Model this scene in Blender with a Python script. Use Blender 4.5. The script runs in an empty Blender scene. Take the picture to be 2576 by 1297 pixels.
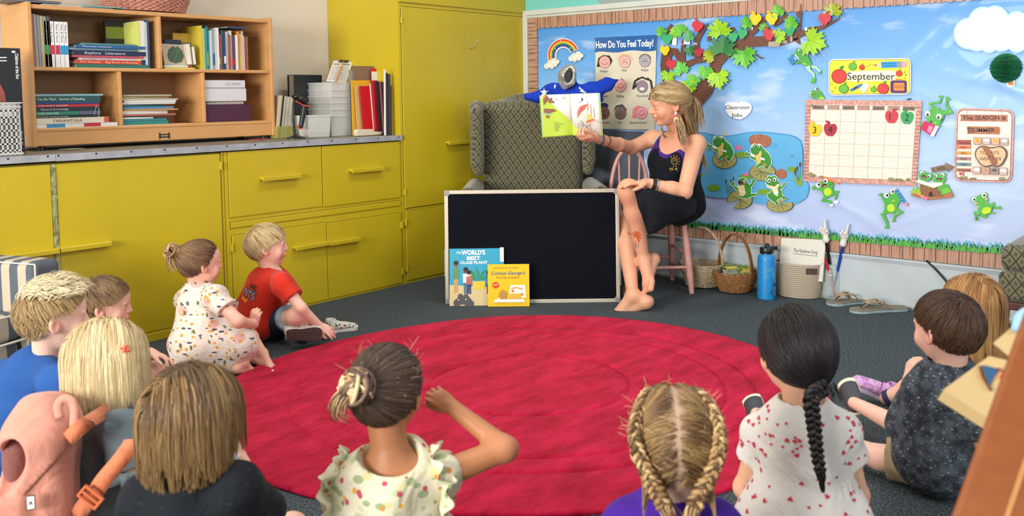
import bpy,math,random
import numpy as np
from mathutils import Vector as V,Matrix
# ---------------------------------------------------------------- camera
H=1.22
YAW,PIT,ROL,F,CX,CY=math.radians(-49.8326),math.radians(-4.2321),math.radians(-.6721),2312.29,1288.,408.68
scn=bpy.context.scene;COL=scn.collection
_f=V((-math.sin(YAW)*math.cos(PIT),math.cos(YAW)*math.cos(PIT),math.sin(PIT)))
_r=V((math.cos(YAW),math.sin(YAW),0));_u=_r.cross(_f)
CR=_r*math.cos(ROL)+_u*math.sin(ROL);CU=-_r*math.sin(ROL)+_u*math.cos(ROL);CD=_f
cam=bpy.data.cameras.new('camera');camo=bpy.data.objects.new('camera',cam);COL.objects.link(camo)
mw=Matrix((CR,CU,-CD)).transposed().to_4x4();mw.translation=(0,0,H);camo.matrix_world=mw
cam.sensor_width=36;cam.lens=F/2576*36;cam.shift_y=(CY-648.5)/2576;cam.clip_start=.05
cam.dof.use_dof=True;cam.dof.focus_distance=5.2;cam.dof.aperture_fstop=4.5
scn.camera=camo
scn.view_settings.view_transform='Standard';scn.view_settings.look='None';scn.view_settings.gamma=1
scn.view_settings.use_curve_mapping=False;scn.view_settings.exposure=0.06
# ---------------------------------------------------------------- light
wd=bpy.data.worlds.new('world');scn.world=wd;wd.use_nodes=True
wd.node_tree.nodes['Background'].inputs[0].default_value=(.93,.96,1,1)
wd.node_tree.nodes['Background'].inputs[1].default_value=.33
def area(name,loc,aim,sx,sy,power,col):
 l=bpy.data.lights.new(name,'AREA');l.shape='RECTANGLE';l.size=sx;l.size_y=sy;l.energy=power;l.color=col
 o=bpy.data.objects.new(name,l);COL.objects.link(o);o.location=loc
 o.rotation_euler=(V(aim)-V(loc)).to_track_quat('-Z','Y').to_euler();return o
area('window_light',(-4.4,1.9,1.9),(3.2,3.0,.7),3.6,1.8,640,(1,.98,.94))
area('window_light',(2.0,-2.6,1.9),(3.6,3.5,.7),3.2,1.5,62,(.97,.98,1))
for lx,ly in((1.0,1.2),(1.0,3.4),(3.6,.8),(3.6,3.1)):
 area('ceiling_light',(lx,ly,2.75),(lx,ly,0),1.2,.35,24,(1,.97,.9))
# ---------------------------------------------------------------- helpers
def ray(x,y):return CD+CR*((x-CX)/F)-CU*((y-CY)/F)
O=V((0,0,H))
def onZ(x,y,z=0.):r=ray(x,y);return O+r*((z-H)/r.z)
def onY(x,y,Y):r=ray(x,y);return O+r*(Y/r.y)
def onX(x,y,X):r=ray(x,y);return O+r*(X/r.x)
def at(x,y,d):return O+ray(x,y)*d
WL={}
def hexc(h):
 h=h.lstrip('#');c=[int(h[i:i+2],16)/255 for i in(0,2,4)]
 return tuple(x/12.92 if x<=.04045 else((x+.055)/1.055)**2.4 for x in c)+(1,)
MATS={}
def nd(t,ty,**k):
 n=t.nodes.new(ty)
 for a,b in k.items():setattr(n,a,b)
 return n
def mat(name,col='#808080',rough=.6,bump=None,var=None,metal=0,spec=.5,trans=0,sheen=0,alpha=1,emit=0,coat=0,sss=0):
 """var=(hex2, scale, contrast, stretch xyz) mixes a second colour by noise; bump=(scale, strength, stretch)"""
 if name in MATS:return MATS[name]
 m=bpy.data.materials.new(name);m.use_nodes=True;t=m.node_tree;b=t.nodes['Principled BSDF']
 b.inputs['Base Color'].default_value=hexc(col);b.inputs['Roughness'].default_value=rough
 b.inputs['Metallic'].default_value=metal;b.inputs['Specular IOR Level'].default_value=spec
 b.inputs['Transmission Weight'].default_value=trans;b.inputs['Sheen Weight'].default_value=sheen
 b.inputs['Alpha'].default_value=alpha;b.inputs['Coat Weight'].default_value=coat
 if sss:b.inputs['Subsurface Weight'].default_value=sss;b.inputs['Subsurface Scale'].default_value=.02;b.inputs['Subsurface Radius'].default_value=(1,.35,.2)
 m.diffuse_color=hexc(col)
 co=None
 def coord(st):
  nonlocal co
  if co is None:co=nd(t,'ShaderNodeTexCoord')
  mp=nd(t,'ShaderNodeMapping');t.links.new(co.outputs['Object'],mp.inputs[0]);mp.inputs['Scale'].default_value=st;return mp
 if var:
  c2,sc,ct=var[:3];st=var[3]if len(var)>3 else(1,1,1)
  n=nd(t,'ShaderNodeTexNoise');n.inputs['Scale'].default_value=sc;n.inputs['Detail'].default_value=4
  t.links.new(coord(st).outputs[0],n.inputs['Vector'])
  r=nd(t,'ShaderNodeValToRGB');r.color_ramp.elements[0].position=.5-ct;r.color_ramp.elements[1].position=.5+ct
  r.color_ramp.elements[0].color=hexc(col);r.color_ramp.elements[1].color=hexc(c2)
  t.links.new(n.outputs['Fac'],r.inputs[0]);t.links.new(r.outputs[0],b.inputs['Base Color'])
 if bump:
  sc,s=bump[:2];st=bump[2]if len(bump)>2 else(1,1,1)
  n=nd(t,'ShaderNodeTexNoise');n.inputs['Scale'].default_value=sc;n.inputs['Detail'].default_value=5
  t.links.new(coord(st).outputs[0],n.inputs['Vector'])
  bp=nd(t,'ShaderNodeBump');bp.inputs['Strength'].default_value=min(1,s*10)if s<.1 else 1;bp.inputs['Distance'].default_value=.01*s if s>=.1 else.001
  t.links.new(n.outputs['Fac'],bp.inputs['Height']);t.links.new(bp.outputs[0],b.inputs['Normal'])
 MATS[name]=m;return m
def col(h,rough=.6,**k):return mat('paint_'+h.strip('#')+('' if rough==.6 else '_%d'%(rough*100))+''.join(k),h,rough,**k)
def nodes(m):return m.node_tree,m.node_tree.nodes['Principled BSDF']
class M:
 def __init__(s):s.v=[];s.f=[];s.mi=[];s.cur=0
 def add(s,vs,fs,mi=None):
  n=len(s.v);s.v+=[tuple(p)for p in vs];s.f+=[tuple(i+n for i in f)for f in fs];s.mi+=[s.cur if mi is None else mi]*len(fs);return s
 def box(s,c,size,R=None):
  c=V(c);h=[x/2 for x in size]
  vs=[]
  for x in(-1,1):
   for y in(-1,1):
    for z in(-1,1):
     p=V((x*h[0],y*h[1],z*h[2]));p=R@p if R else p;vs.append(c+p)
  return s.add(vs,[(0,1,3,2),(4,6,7,5),(0,4,5,1),(2,3,7,6),(0,2,6,4),(1,5,7,3)])
 def bb(s,x0,x1,y0,y1,z0,z1):return s.box(((x0+x1)/2,(y0+y1)/2,(z0+z1)/2),(abs(x1-x0),abs(y1-y0),abs(z1-z0)))
 def obox(s,o,a,b,c):
  o,a,b,c=V(o),V(a),V(b),V(c)
  if a.cross(b).dot(c)<0:o=o+a;a=-a
  vs=[o,o+c,o+b,o+b+c,o+a,o+a+c,o+a+b,o+a+b+c]
  return s.add(vs,[(0,1,3,2),(4,6,7,5),(0,4,5,1),(2,3,7,6),(0,2,6,4),(1,5,7,3)])
 def tube(s,pts,r,n=8,cap=True,flat=1.,up=None,closed=False):
  pts=[V(p)for p in pts];N=len(pts);rs=r if hasattr(r,'__len__')else[r]*N
  T=[]
  for i in range(N):
   if closed:d=pts[(i+1)%N]-pts[i-1]
   else:d=pts[min(i+1,N-1)]-pts[max(i-1,0)]
   T.append(d.normalized()if d.length>1e-9 else V((0,0,1)))
  a=V(up)if up else(V((0,0,1))if abs(T[0].z)<.9 else V((1,0,0)))
  vs=[]
  for i in range(N):
   a=(a-T[i]*a.dot(T[i]));a=a.normalized()if a.length>1e-6 else T[i].orthogonal().normalized();b=T[i].cross(a)
   for k in range(n):
    t=2*math.pi*k/n;vs.append(pts[i]+(b*math.cos(t)+a*math.sin(t)*flat)*rs[i])
  fs=[]
  for i in range(N if closed else N-1):
   j=(i+1)%N
   for k in range(n):k2=(k+1)%n;fs.append((i*n+k,i*n+k2,j*n+k2,j*n+k))
  if cap and not closed:fs+=[tuple(range(n))[::-1],tuple((N-1)*n+k for k in range(n))]
  return s.add(vs,fs)
 def cyl(s,a,b,r,r2=None,n=16):return s.tube([a,b],[r,r if r2 is None else r2],n)
 def lathe(s,c,prof,n=24,ax=(0,0,1),x=None,sq=1.):
  c=V(c);ax=V(ax).normalized();x=V(x).normalized()if x else ax.orthogonal().normalized();y=ax.cross(x)
  vs=[]
  for r,h in prof:
   for k in range(n):t=2*math.pi*k/n;vs.append(c+ax*h+(x*math.cos(t)+y*math.sin(t)*sq)*r)
  fs=[]
  for i in range(len(prof)-1):
   for k in range(n):k2=(k+1)%n;fs.append((i*n+k,i*n+k2,(i+1)*n+k2,(i+1)*n+k))
  fs+=[tuple(range(n))[::-1],tuple((len(prof)-1)*n+k for k in range(n))]
  return s.add(vs,fs)
 def ball(s,c,r,n=16,R=None):
  r=r if hasattr(r,'__len__')else(r,r,r);c=V(c);vs=[];m=n//2
  for i in range(m+1):
   ph=math.pi*i/m
   for k in range(n):
    t=2*math.pi*k/n;p=V((r[0]*math.sin(ph)*math.cos(t),r[1]*math.sin(ph)*math.sin(t),r[2]*math.cos(ph)))
    vs.append(c+(R@p if R else p))
  fs=[(i*n+k,(i+1)*n+k,(i+1)*n+(k+1)%n,i*n+(k+1)%n)for i in range(m)for k in range(n)]
  return s.add(vs,fs)
 def prism(s,pts,d):
  pts=[V(p)for p in pts];d=V(d);n=len(pts)
  nr=V((0,0,0))
  for i in range(n):nr+=pts[i].cross(pts[(i+1)%n])
  if nr.dot(d)<0:pts=pts[::-1]
  return s.add(pts+[p+d for p in pts],[tuple(range(n))[::-1],tuple(range(n,2*n))]+[(i,(i+1)%n,n+(i+1)%n,n+i)for i in range(n)])
 def grid(s,P,n,m,close_u=False):
  return s.add(P,[(i*m+j,((i+1)%n)*m+j,((i+1)%n)*m+j+1,i*m+j+1)for i in range(n if close_u else n-1)for j in range(m-1)])
 def build(s,name,mt,parent=None,origin=None,smooth=None,bevel=0,seg=2,sub=0,attr=None,solid=0):
  if not s.v:return None
  w=V(WL[parent])if parent else V(origin if origin is not None else s.base())
  me=bpy.data.meshes.new(name);me.from_pydata([tuple(V(p)-w)for p in s.v],[],s.f)
  ms=mt if isinstance(mt,(list,tuple))else[mt]
  for q in ms:me.materials.append(q)
  if len(ms)>1:me.polygons.foreach_set('material_index',s.mi)
  if attr is not None:
   at_=me.color_attributes.new('Col','FLOAT_COLOR','POINT');at_.data.foreach_set('color',np.asarray(attr,dtype=np.float32).ravel())
  if smooth is not None and smooth is not False:
   me.polygons.foreach_set('use_smooth',[True]*len(me.polygons))
   if smooth is not True:me.set_sharp_from_angle(angle=math.radians(smooth))
  me.validate();me.update()
  o=bpy.data.objects.new(name,me);COL.objects.link(o)
  if parent:o.parent=parent
  else:o.location=w
  WL[o]=tuple(w)
  if solid:md=o.modifiers.new('solid','SOLIDIFY');md.thickness=solid;md.offset=0
  if bevel:md=o.modifiers.new('bevel','BEVEL');md.width=bevel;md.segments=seg;md.limit_method='ANGLE'
  if sub:md=o.modifiers.new('sub','SUBSURF');md.levels=sub;md.render_levels=sub
  return o
 def base(s):
  a=np.array(s.v);return((a[:,0].min()+a[:,0].max())/2,(a[:,1].min()+a[:,1].max())/2,a[:,2].min())
def thing(name,label,cat,loc,group=None):
 o=bpy.data.objects.new(name,None);COL.objects.link(o);o.empty_display_size=.05;o.location=loc;WL[o]=tuple(loc)
 return tag(o,label,cat,group)
def tag(o,label,cat,group=None):
 o['label']=label;o['category']=cat
 if group:o['group']=group
 return o
def struct(o):o['kind']='structure';return o
class Board:
 def __init__(s,ox=0,oy=0,sc=1.,base=0.):s.o=(ox,oy,sc,base)
 n=V((-1,0,0))
 def p(s,a,b,l=0.):q=onX(s.o[0]+a/s.o[2],s.o[1]+b/s.o[2],X2);return V((X2-l-s.o[3],q.y,q.z))
 def size(s):return 1/s.o[2]*5.307/F*1.15
class Sheet:
 def __init__(s,o,r,u,w=1.,h=1.,base=0.):s.oo,s.r,s.u,s.w,s.h,s.ba=V(o),V(r).normalized(),V(u).normalized(),w,h,base;s.n=s.r.cross(s.u)
 def p(s,a,b,l=0.):return s.oo+s.r*(a*s.w)+s.u*(b*s.h)+s.n*(l+s.ba)
def ell(cx,cy,rx,ry=None,rot=0,n=20,a0=0,a1=360):
 ry=rx if ry is None else ry;c,q=math.cos(math.radians(rot)),math.sin(math.radians(rot));out=[]
 full=a1-a0>=360;n=n if full else n+1
 for k in range(n):
  t=math.radians(a0+(a1-a0)*k/(n if full else n-1));x,y=rx*math.cos(t),ry*math.sin(t);out.append((cx+x*c-y*q,cy+x*q+y*c))
 return out
def stroke(pts,w,taper=None):
 """outline of a thick polyline; w a number or a list"""
 ws=w if hasattr(w,'__len__')else[w]*len(pts);L,R=[],[]
 for i,(x,y)in enumerate(pts):
  x0,y0=pts[max(i-1,0)];x1,y1=pts[min(i+1,len(pts)-1)];dx,dy=x1-x0,y1-y0;l=math.hypot(dx,dy)or 1
  nx,ny=-dy/l*ws[i]/2,dx/l*ws[i]/2;L.append((x+nx,y+ny));R.append((x-nx,y-ny))
 return L+R[::-1]
def art(parent,pl,layers,lift0=.001,step=.0006,th=.0008):
 """layers = [(part name, material, [polygons])]; each polygon extruded away from the plane"""
 l=lift0;out=[]
 for nm,mt,polys in layers:
  m=M();k=0
  for q in polys:
   m.prism([pl.p(a,b,l+k*.00012)for a,b in q],pl.n*th);k+=1
   if k>4:k=0
  out.append(m.build(nm,mt,parent));l+=step+.0004
 return out
_fonts={}
def text(parent,pl,s,a,b,hgt,mt,name='lettering',lift=.002,w=None,ang=0,bold=0,slant=0,th=.0006,center=False,flip=1):
 """s at (a, b) = lower left of the line in the plane's own coordinates, hgt = cap height in the same coordinates"""
 cu=bpy.data.curves.new('t','FONT');cu.body=s;cu.size=1;cu.offset=bold;cu.resolution_u=3;cu.shear=slant
 o=bpy.data.objects.new('t',cu);COL.objects.link(o);dg=bpy.context.evaluated_depsgraph_get();me=o.evaluated_get(dg).to_mesh()
 vs=[tuple(v.co)for v in me.vertices];fs=[tuple(p.vertices)for p in me.polygons];o.evaluated_get(dg).to_mesh_clear()
 bpy.data.objects.remove(o);bpy.data.curves.remove(cu)
 if not vs:return None
 x0=min(v[0]for v in vs);x1=max(v[0]for v in vs);sy=hgt/.70;sx=sy if w is None else w/(x1-x0)
 if w is None and isinstance(pl,Sheet):sx=sy*pl.h/pl.w
 c,q=math.cos(math.radians(ang)),math.sin(math.radians(ang));up=-1 if isinstance(pl,Board)else 1
 if center:a-=(x1-x0)*sx/2
 P=[]
 for x,y,z in vs:
  X,Y=(x-x0)*sx,y*sy;P.append(pl.p(a+X*c-Y*q,b+up*(X*q+Y*c),lift))
 m=M();m.add(P,fs)
 return m.build(name,mt,parent)
Y1=4.345;X2=5.307;XS=4.044;YW=5.05;CT=.968;FL=0.
# ---------------------------------------------------------------- smooth solid modelling: blended shapes -> one continuous mesh
def smin(a,b,k):
 if k<=0:return np.minimum(a,b)
 h=np.maximum(k-np.abs(a-b),0)/k;return np.minimum(a,b)-h*h*k*.25
def frame(u,f):
 u=V(u).normalized();f=V(f);f=(f-u*f.dot(u)).normalized();return Matrix((f.cross(u),f,u)).transposed()
def cone(a,b,ra,rb=None,k=.01):return('cone',V(a),V(b),ra,ra if rb is None else rb,k)
def elp(c,r,R=None,k=.01):return('ell',V(c),r if hasattr(r,'__len__')else(r,r,r),R,k)
def rbox(c,hf,R=None,rd=.01,k=.005):return('box',V(c),hf,R,rd,k)
def flatc(a,b,ra,rb,k=.005):return('flat',V(a),V(b),ra,rb,k)
def sub(p):return('-',)+p
def cutp(pt,n,c=None,r=None):return('cut',V(pt),V(n).normalized(),c,r)
def field(prims,h,lo,hi):
 n=[int(math.ceil((hi[i]-lo[i])/h))+1 for i in range(3)]
 f=np.full(n,1.0,dtype=np.float32);ax=[lo[i]+h*np.arange(n[i])for i in range(3)]
 for pr in prims:
  neg=pr[0]=='-';p=pr[1:]if neg else pr;ty=p[0]
  if ty=='noise':
   amp,fr,seed,st=p[1:5];rs=np.random.RandomState(seed);g=[a[tuple(None if j!=i else slice(None)for j in range(3))].astype(np.float32)for i,a in enumerate(ax)]
   for q in range(6):
    d=rs.randn(3)*np.array(st);d=d/np.linalg.norm(d)*fr*rs.uniform(.6,1.5);f+=np.float32(amp/2.2)*np.sin(g[0]*d[0]+g[1]*d[1]+g[2]*d[2]+rs.uniform(0,6.3)).astype(np.float32)
   continue
  if ty=='cut':
   g=[a[tuple(None if j!=i else slice(None)for j in range(3))].astype(np.float32)for i,a in enumerate(ax)]
   d=sum((g[i]-p[1][i])*p[2][i]for i in range(3))
   if p[3]is not None:
    rr=sum((g[i]-p[3][i])**2 for i in range(3));f=np.where(rr<p[4]**2,np.maximum(f,d),f)
   else:f=np.maximum(f,d)
   continue
  k=p[-1];m=max(k,.004)+2.5*h
  if ty in('cone','flat'):R_=max(p[3],p[4]);l=[min(p[1][i],p[2][i])-R_-m for i in range(3)];u=[max(p[1][i],p[2][i])+R_+m for i in range(3)]
  elif ty=='ell':R_=max(p[2]);l=[p[1][i]-R_-m for i in range(3)];u=[p[1][i]+R_+m for i in range(3)]
  else:R_=math.sqrt(sum(q*q for q in p[2]));l=[p[1][i]-R_-m for i in range(3)];u=[p[1][i]+R_+m for i in range(3)]
  i0=[max(0,int((l[i]-lo[i])/h))for i in range(3)];i1=[min(n[i],int((u[i]-lo[i])/h)+2)for i in range(3)]
  if any(i1[i]<=i0[i]for i in range(3)):continue
  X,Y,Z=[ax[i][i0[i]:i1[i]].astype(np.float32).reshape([-1 if j==i else 1 for j in range(3)])-np.float32(p[1][i])for i in range(3)]
  if ty in('cone','flat'):
   e=p[2]-p[1];L2=max(e.length_squared,1e-9);t=(X*e.x+Y*e.y+Z*e.z)/L2;tc=np.clip(t,0,1)
   d=np.sqrt((X-tc*e.x)**2+(Y-tc*e.y)**2+(Z-tc*e.z)**2)-(p[3]+(p[4]-p[3])*tc)
   if ty=='flat':d=np.maximum(d,(np.abs(t-.5)-.5)*math.sqrt(L2))
  else:
   Rm=p[3]
   if Rm is not None:X,Y,Z=[X*Rm[0][j]+Y*Rm[1][j]+Z*Rm[2][j]for j in range(3)]
   if ty=='ell':
    r=p[2];k0=np.sqrt((X/r[0])**2+(Y/r[1])**2+(Z/r[2])**2);k1=np.sqrt((X/r[0]**2)**2+(Y/r[1]**2)**2+(Z/r[2]**2)**2)+1e-6;d=k0*(k0-1)/k1
   else:
    rd=p[4];q=[np.abs(A)-(p[2][j]-rd)for j,A in enumerate((X,Y,Z))]
    d=np.sqrt(sum(np.maximum(A,0)**2 for A in q))+np.minimum(np.maximum(np.maximum(q[0],q[1]),q[2]),0)-rd
  s=tuple(slice(i0[i],i1[i])for i in range(3));d=d.astype(np.float32)
  f[s]=-smin(-f[s],d,k)if neg else smin(f[s],d,k)
 return f
def nets(f,lo,h):
 s=f<0;c=np.zeros([a-1 for a in f.shape],np.int8);N=[slice(0,-1),slice(1,None)]
 for i in(0,1):
  for j in(0,1):
   for k in(0,1):c+=s[N[i],N[j],N[k]]
 act=(c>0)&(c<8);idx=np.argwhere(act);vid=np.full(act.shape,-1,np.int32);vid[act]=np.arange(len(idx))
 acc=np.zeros((len(idx),3),np.float32);cnt=np.zeros(len(idx),np.float32);val={}
 for i in(0,1):
  for j in(0,1):
   for k in(0,1):val[(i,j,k)]=f[idx[:,0]+i,idx[:,1]+j,idx[:,2]+k]
 for a in val:
  for x in range(3):
   if a[x]==0:
    b=tuple(1 if q==x else a[q]for q in range(3));va,vb=val[a],val[b];cr=(va<0)!=(vb<0);t=np.where(cr,va/(va-vb+1e-12),0)
    p=np.tile(np.array(a,np.float32),(len(idx),1));p[:,x]=t;acc+=p*cr[:,None];cnt+=cr
 v=(idx+acc/np.maximum(cnt,1)[:,None])*h+np.array(lo);F_=[]
 for x in range(3):
  y,z=(x+1)%3,(x+2)%3;a=[slice(None)]*3;b=[slice(None)]*3;a[x]=slice(0,-1);b[x]=slice(1,None)
  cr=s[tuple(a)]!=s[tuple(b)];e=np.argwhere(cr);e=e[(e[:,y]>0)&(e[:,z]>0)&(e[:,y]<f.shape[y]-1)&(e[:,z]<f.shape[z]-1)]
  ins=s[e[:,0],e[:,1],e[:,2]]
  def g(dy,dz):q=e.copy();q[:,y]-=dy;q[:,z]-=dz;return vid[q[:,0],q[:,1],q[:,2]]
  Q=np.stack([g(1,1),g(0,1),g(0,0),g(1,0)],1);Q[~ins]=Q[~ins][:,::-1];F_.append(Q)
 Q=np.concatenate(F_);return v,Q[(Q>=0).all(1)]
def bounds(prims,pad=.03):
 lo,hi=[9e9]*3,[-9e9]*3
 for p in prims:
  if p[0]in('cone','flat'):pts=((p[1],max(p[3],p[4])),(p[2],max(p[3],p[4])))
  elif p[0]=='ell':pts=((p[1],max(p[2])),)
  elif p[0]=='box':pts=((p[1],math.sqrt(sum(q*q for q in p[2]))),)
  else:continue
  for c,r in pts:
   for i in range(3):lo[i]=min(lo[i],c[i]-r);hi[i]=max(hi[i],c[i]+r)
 return[a-pad for a in lo],[a+pad for a in hi]
def raw(name,v,f,mt,parent=None,origin=None,mi=None,attr=None,smooth=True):
 w=np.array(WL[parent]if parent else(origin if origin is not None else(0,0,0)),float)
 me=bpy.data.meshes.new(name);v=np.asarray(v,float)-w;f=np.asarray(f)
 me.vertices.add(len(v));me.vertices.foreach_set('co',v.astype(np.float32).ravel());k=f.shape[1]
 me.loops.add(f.size);me.loops.foreach_set('vertex_index',f.ravel().astype(np.int32));me.polygons.add(len(f));me.polygons.foreach_set('loop_start',np.arange(0,f.size,k,dtype=np.int32))
 for q in(mt if isinstance(mt,(list,tuple))else[mt]):me.materials.append(q)
 me.update(calc_edges=True)
 if mi is not None:me.polygons.foreach_set('material_index',np.asarray(mi,np.int32))
 me.polygons.foreach_set('use_smooth',[bool(smooth)]*len(f))
 if attr is not None:at_=me.color_attributes.new('Col','FLOAT_COLOR','POINT');at_.data.foreach_set('color',np.asarray(attr,dtype=np.float32).ravel())
 me.validate();me.update();o=bpy.data.objects.new(name,me);COL.objects.link(o)
 if parent:o.parent=parent
 else:o.location=w
 WL[o]=tuple(w);return o
def soft(name,prims,h,mt,parent=None,origin=None,paint=None,attrf=None,lohi=None):
 """paint(verts) -> material index per vertex (majority per face)"""
 lo,hi=lohi or bounds(prims);v,f=nets(field(prims,h,lo,hi),lo,h)
 mi=None
 if paint is not None:pv=paint(v);mi=pv[f].max(1)if False else np.round(pv[f].mean(1)+1e-3).astype(int)if pv.max()<=1 else pv[f][:,0]
 return raw(name,v,f,mt,parent,origin,mi,attrf(v)if attrf else None)
# ---------------------------------------------------------------- room shell
YEL=mat('yellow_green_paint','#C4AE1A',.38,var=('#B8A01A',2.2,.35),bump=(60,.02,(1,1,4)),coat=.15)
YELD=mat('yellow_green_paint_worn','#B8A81C',.45)
BARE=mat('bare_wood_and_old_paint','#A9A56E',.7,var=('#6F7049',30,.08))
GAP=mat('dark_gap','#3A3408',.9)
WHITE=mat('white_gloss_trim','#C9CCC2',.4,var=('#BFC3B9',6,.2))
def carpet_mat():
 m=mat('dark_teal_loop_carpet','#38454A',.95);t,b=nodes(m)
 tc=nd(t,'ShaderNodeTexCoord');n=nd(t,'ShaderNodeTexNoise');n.inputs['Scale'].default_value=150;n.inputs['Detail'].default_value=2
 n2=nd(t,'ShaderNodeTexNoise');n2.inputs['Scale'].default_value=2.5
 v=nd(t,'ShaderNodeTexVoronoi');v.inputs['Scale'].default_value=130
 for q in(n,n2,v):t.links.new(tc.outputs['Object'],q.inputs['Vector'])
 r=nd(t,'ShaderNodeValToRGB');e=r.color_ramp.elements;e[0].position=.41;e[1].position=.60;e[0].color=hexc('#161F23');e[1].color=hexc('#535F64')
 t.links.new(n.outputs['Fac'],r.inputs[0]);t.links.new(r.outputs[0],b.inputs['Base Color'])
 bp=nd(t,'ShaderNodeBump');bp.inputs['Strength'].default_value=.8;bp.inputs['Distance'].default_value=.004
 t.links.new(v.outputs['Distance'],bp.inputs['Height']);t.links.new(bp.outputs[0],b.inputs['Normal']);return m
m=M();m.bb(-2.6,X2,-3,YW,-.03,0);struct(m.build('floor',carpet_mat(),origin=(0,0,0)))
m=M();m.bb(-2.6,X2+.1,YW,YW+.1,0,2.8);struct(m.build('wall_back',mat('beige_wall_paint','#DAD0C0',.85,bump=(120,.02)),origin=(0,YW,0)))
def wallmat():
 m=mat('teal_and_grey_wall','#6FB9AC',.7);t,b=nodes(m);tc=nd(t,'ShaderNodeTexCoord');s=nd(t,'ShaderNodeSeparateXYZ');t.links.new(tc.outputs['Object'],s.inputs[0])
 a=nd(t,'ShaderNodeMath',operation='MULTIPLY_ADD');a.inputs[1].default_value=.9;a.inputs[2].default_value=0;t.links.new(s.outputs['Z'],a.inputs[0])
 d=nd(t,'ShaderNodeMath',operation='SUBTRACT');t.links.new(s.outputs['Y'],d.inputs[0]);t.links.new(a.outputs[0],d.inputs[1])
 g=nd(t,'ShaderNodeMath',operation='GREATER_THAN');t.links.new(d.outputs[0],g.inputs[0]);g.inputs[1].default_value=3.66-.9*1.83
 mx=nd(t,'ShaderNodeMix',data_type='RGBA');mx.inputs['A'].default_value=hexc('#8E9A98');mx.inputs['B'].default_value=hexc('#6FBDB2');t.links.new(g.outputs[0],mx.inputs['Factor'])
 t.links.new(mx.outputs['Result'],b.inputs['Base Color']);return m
m=M();m.bb(X2,X2+.1,-3,YW+.1,0,2.8);struct(m.build('wall_right',wallmat(),origin=(X2,0,0)))
zt=lambda px,py:onX(px,py,X2).z
m=M();m.bb(X2-.030,X2,-3,Y1-.03,1.795,1.832);m.bb(X2-.018,X2,-3,Y1-.03,1.776,1.795);struct(m.build('trim_1',WHITE,bevel=.003))
m=M();m.bb(X2-.026,X2,Y1-.045,Y1-.003,.28,1.832);struct(m.build('trim_2',WHITE,bevel=.003))
BB=mat('baseboard_paint','#B9C3C8',.42,var=('#A9B2B4',3.5,.18));t,b=nodes(BB)
m=M();m.bb(X2-.022,X2,-3,Y1,0,.262);m.bb(X2-.034,X2,-3,Y1,.262,.276);m.bb(X2-.027,X2,-3,Y1,.250,.262);struct(m.build('baseboard_right',BB,bevel=.003))
m=M();m.bb(X2-.035,X2-.02,-3,Y1,0,.012);struct(m.build('trim_3',mat('scuffed_shoe_mould','#7E8278',.6)))
# ---------------------------------------------------------------- rug
RC=V((2.947,2.380,0))
_ra=[-180,-144,-90,-24,16,43,72,91,106,123,150,180];_rr=[1.293,1.215,1.19,1.184,1.192,1.178,1.152,1.18,1.236,1.295,1.32,1.293]
def rugr(t):
 d=math.degrees(t);d=(d+180)%360-180
 for i in range(len(_ra)-1):
  if _ra[i]<=d<=_ra[i+1]:
   f=(d-_ra[i])/(_ra[i+1]-_ra[i]);n=len(_ra)-1
   p0,p1,p2,p3=_rr[(i-1)%n],_rr[i],_rr[i+1],_rr[(i+2)%n]
   return(_rr[i]*(1-f)+_rr[i+1]*f)*.5+.5*(p1+.5*f*(p2-p0+f*(2*p0-5*p1+4*p2-p3+f*(3*(p1-p2)+p3-p0))))
m=M();NA=160;rings=[0,.1,.2,.3,.325,.335,.345,.37,.5,.64,.655,.665,.68,.7,.74,.755,.765,.78,.85,.93,.97,.99,1.0,1.003,1.0]
P=[]
for a in range(NA):
 th=2*math.pi*a/NA;R=rugr(th)
 for k,q in enumerate(rings):
  z=.016-(.009 if q in(.335,.665,.765)else 0)
  if k==len(rings)-3:z=.013
  if k==len(rings)-2:z=.006
  if k==len(rings)-1:z=.0
  P.append(RC+V((math.cos(th)*R*q,math.sin(th)*R*q,z)))
m.grid(P,NA,len(rings),True)
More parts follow.
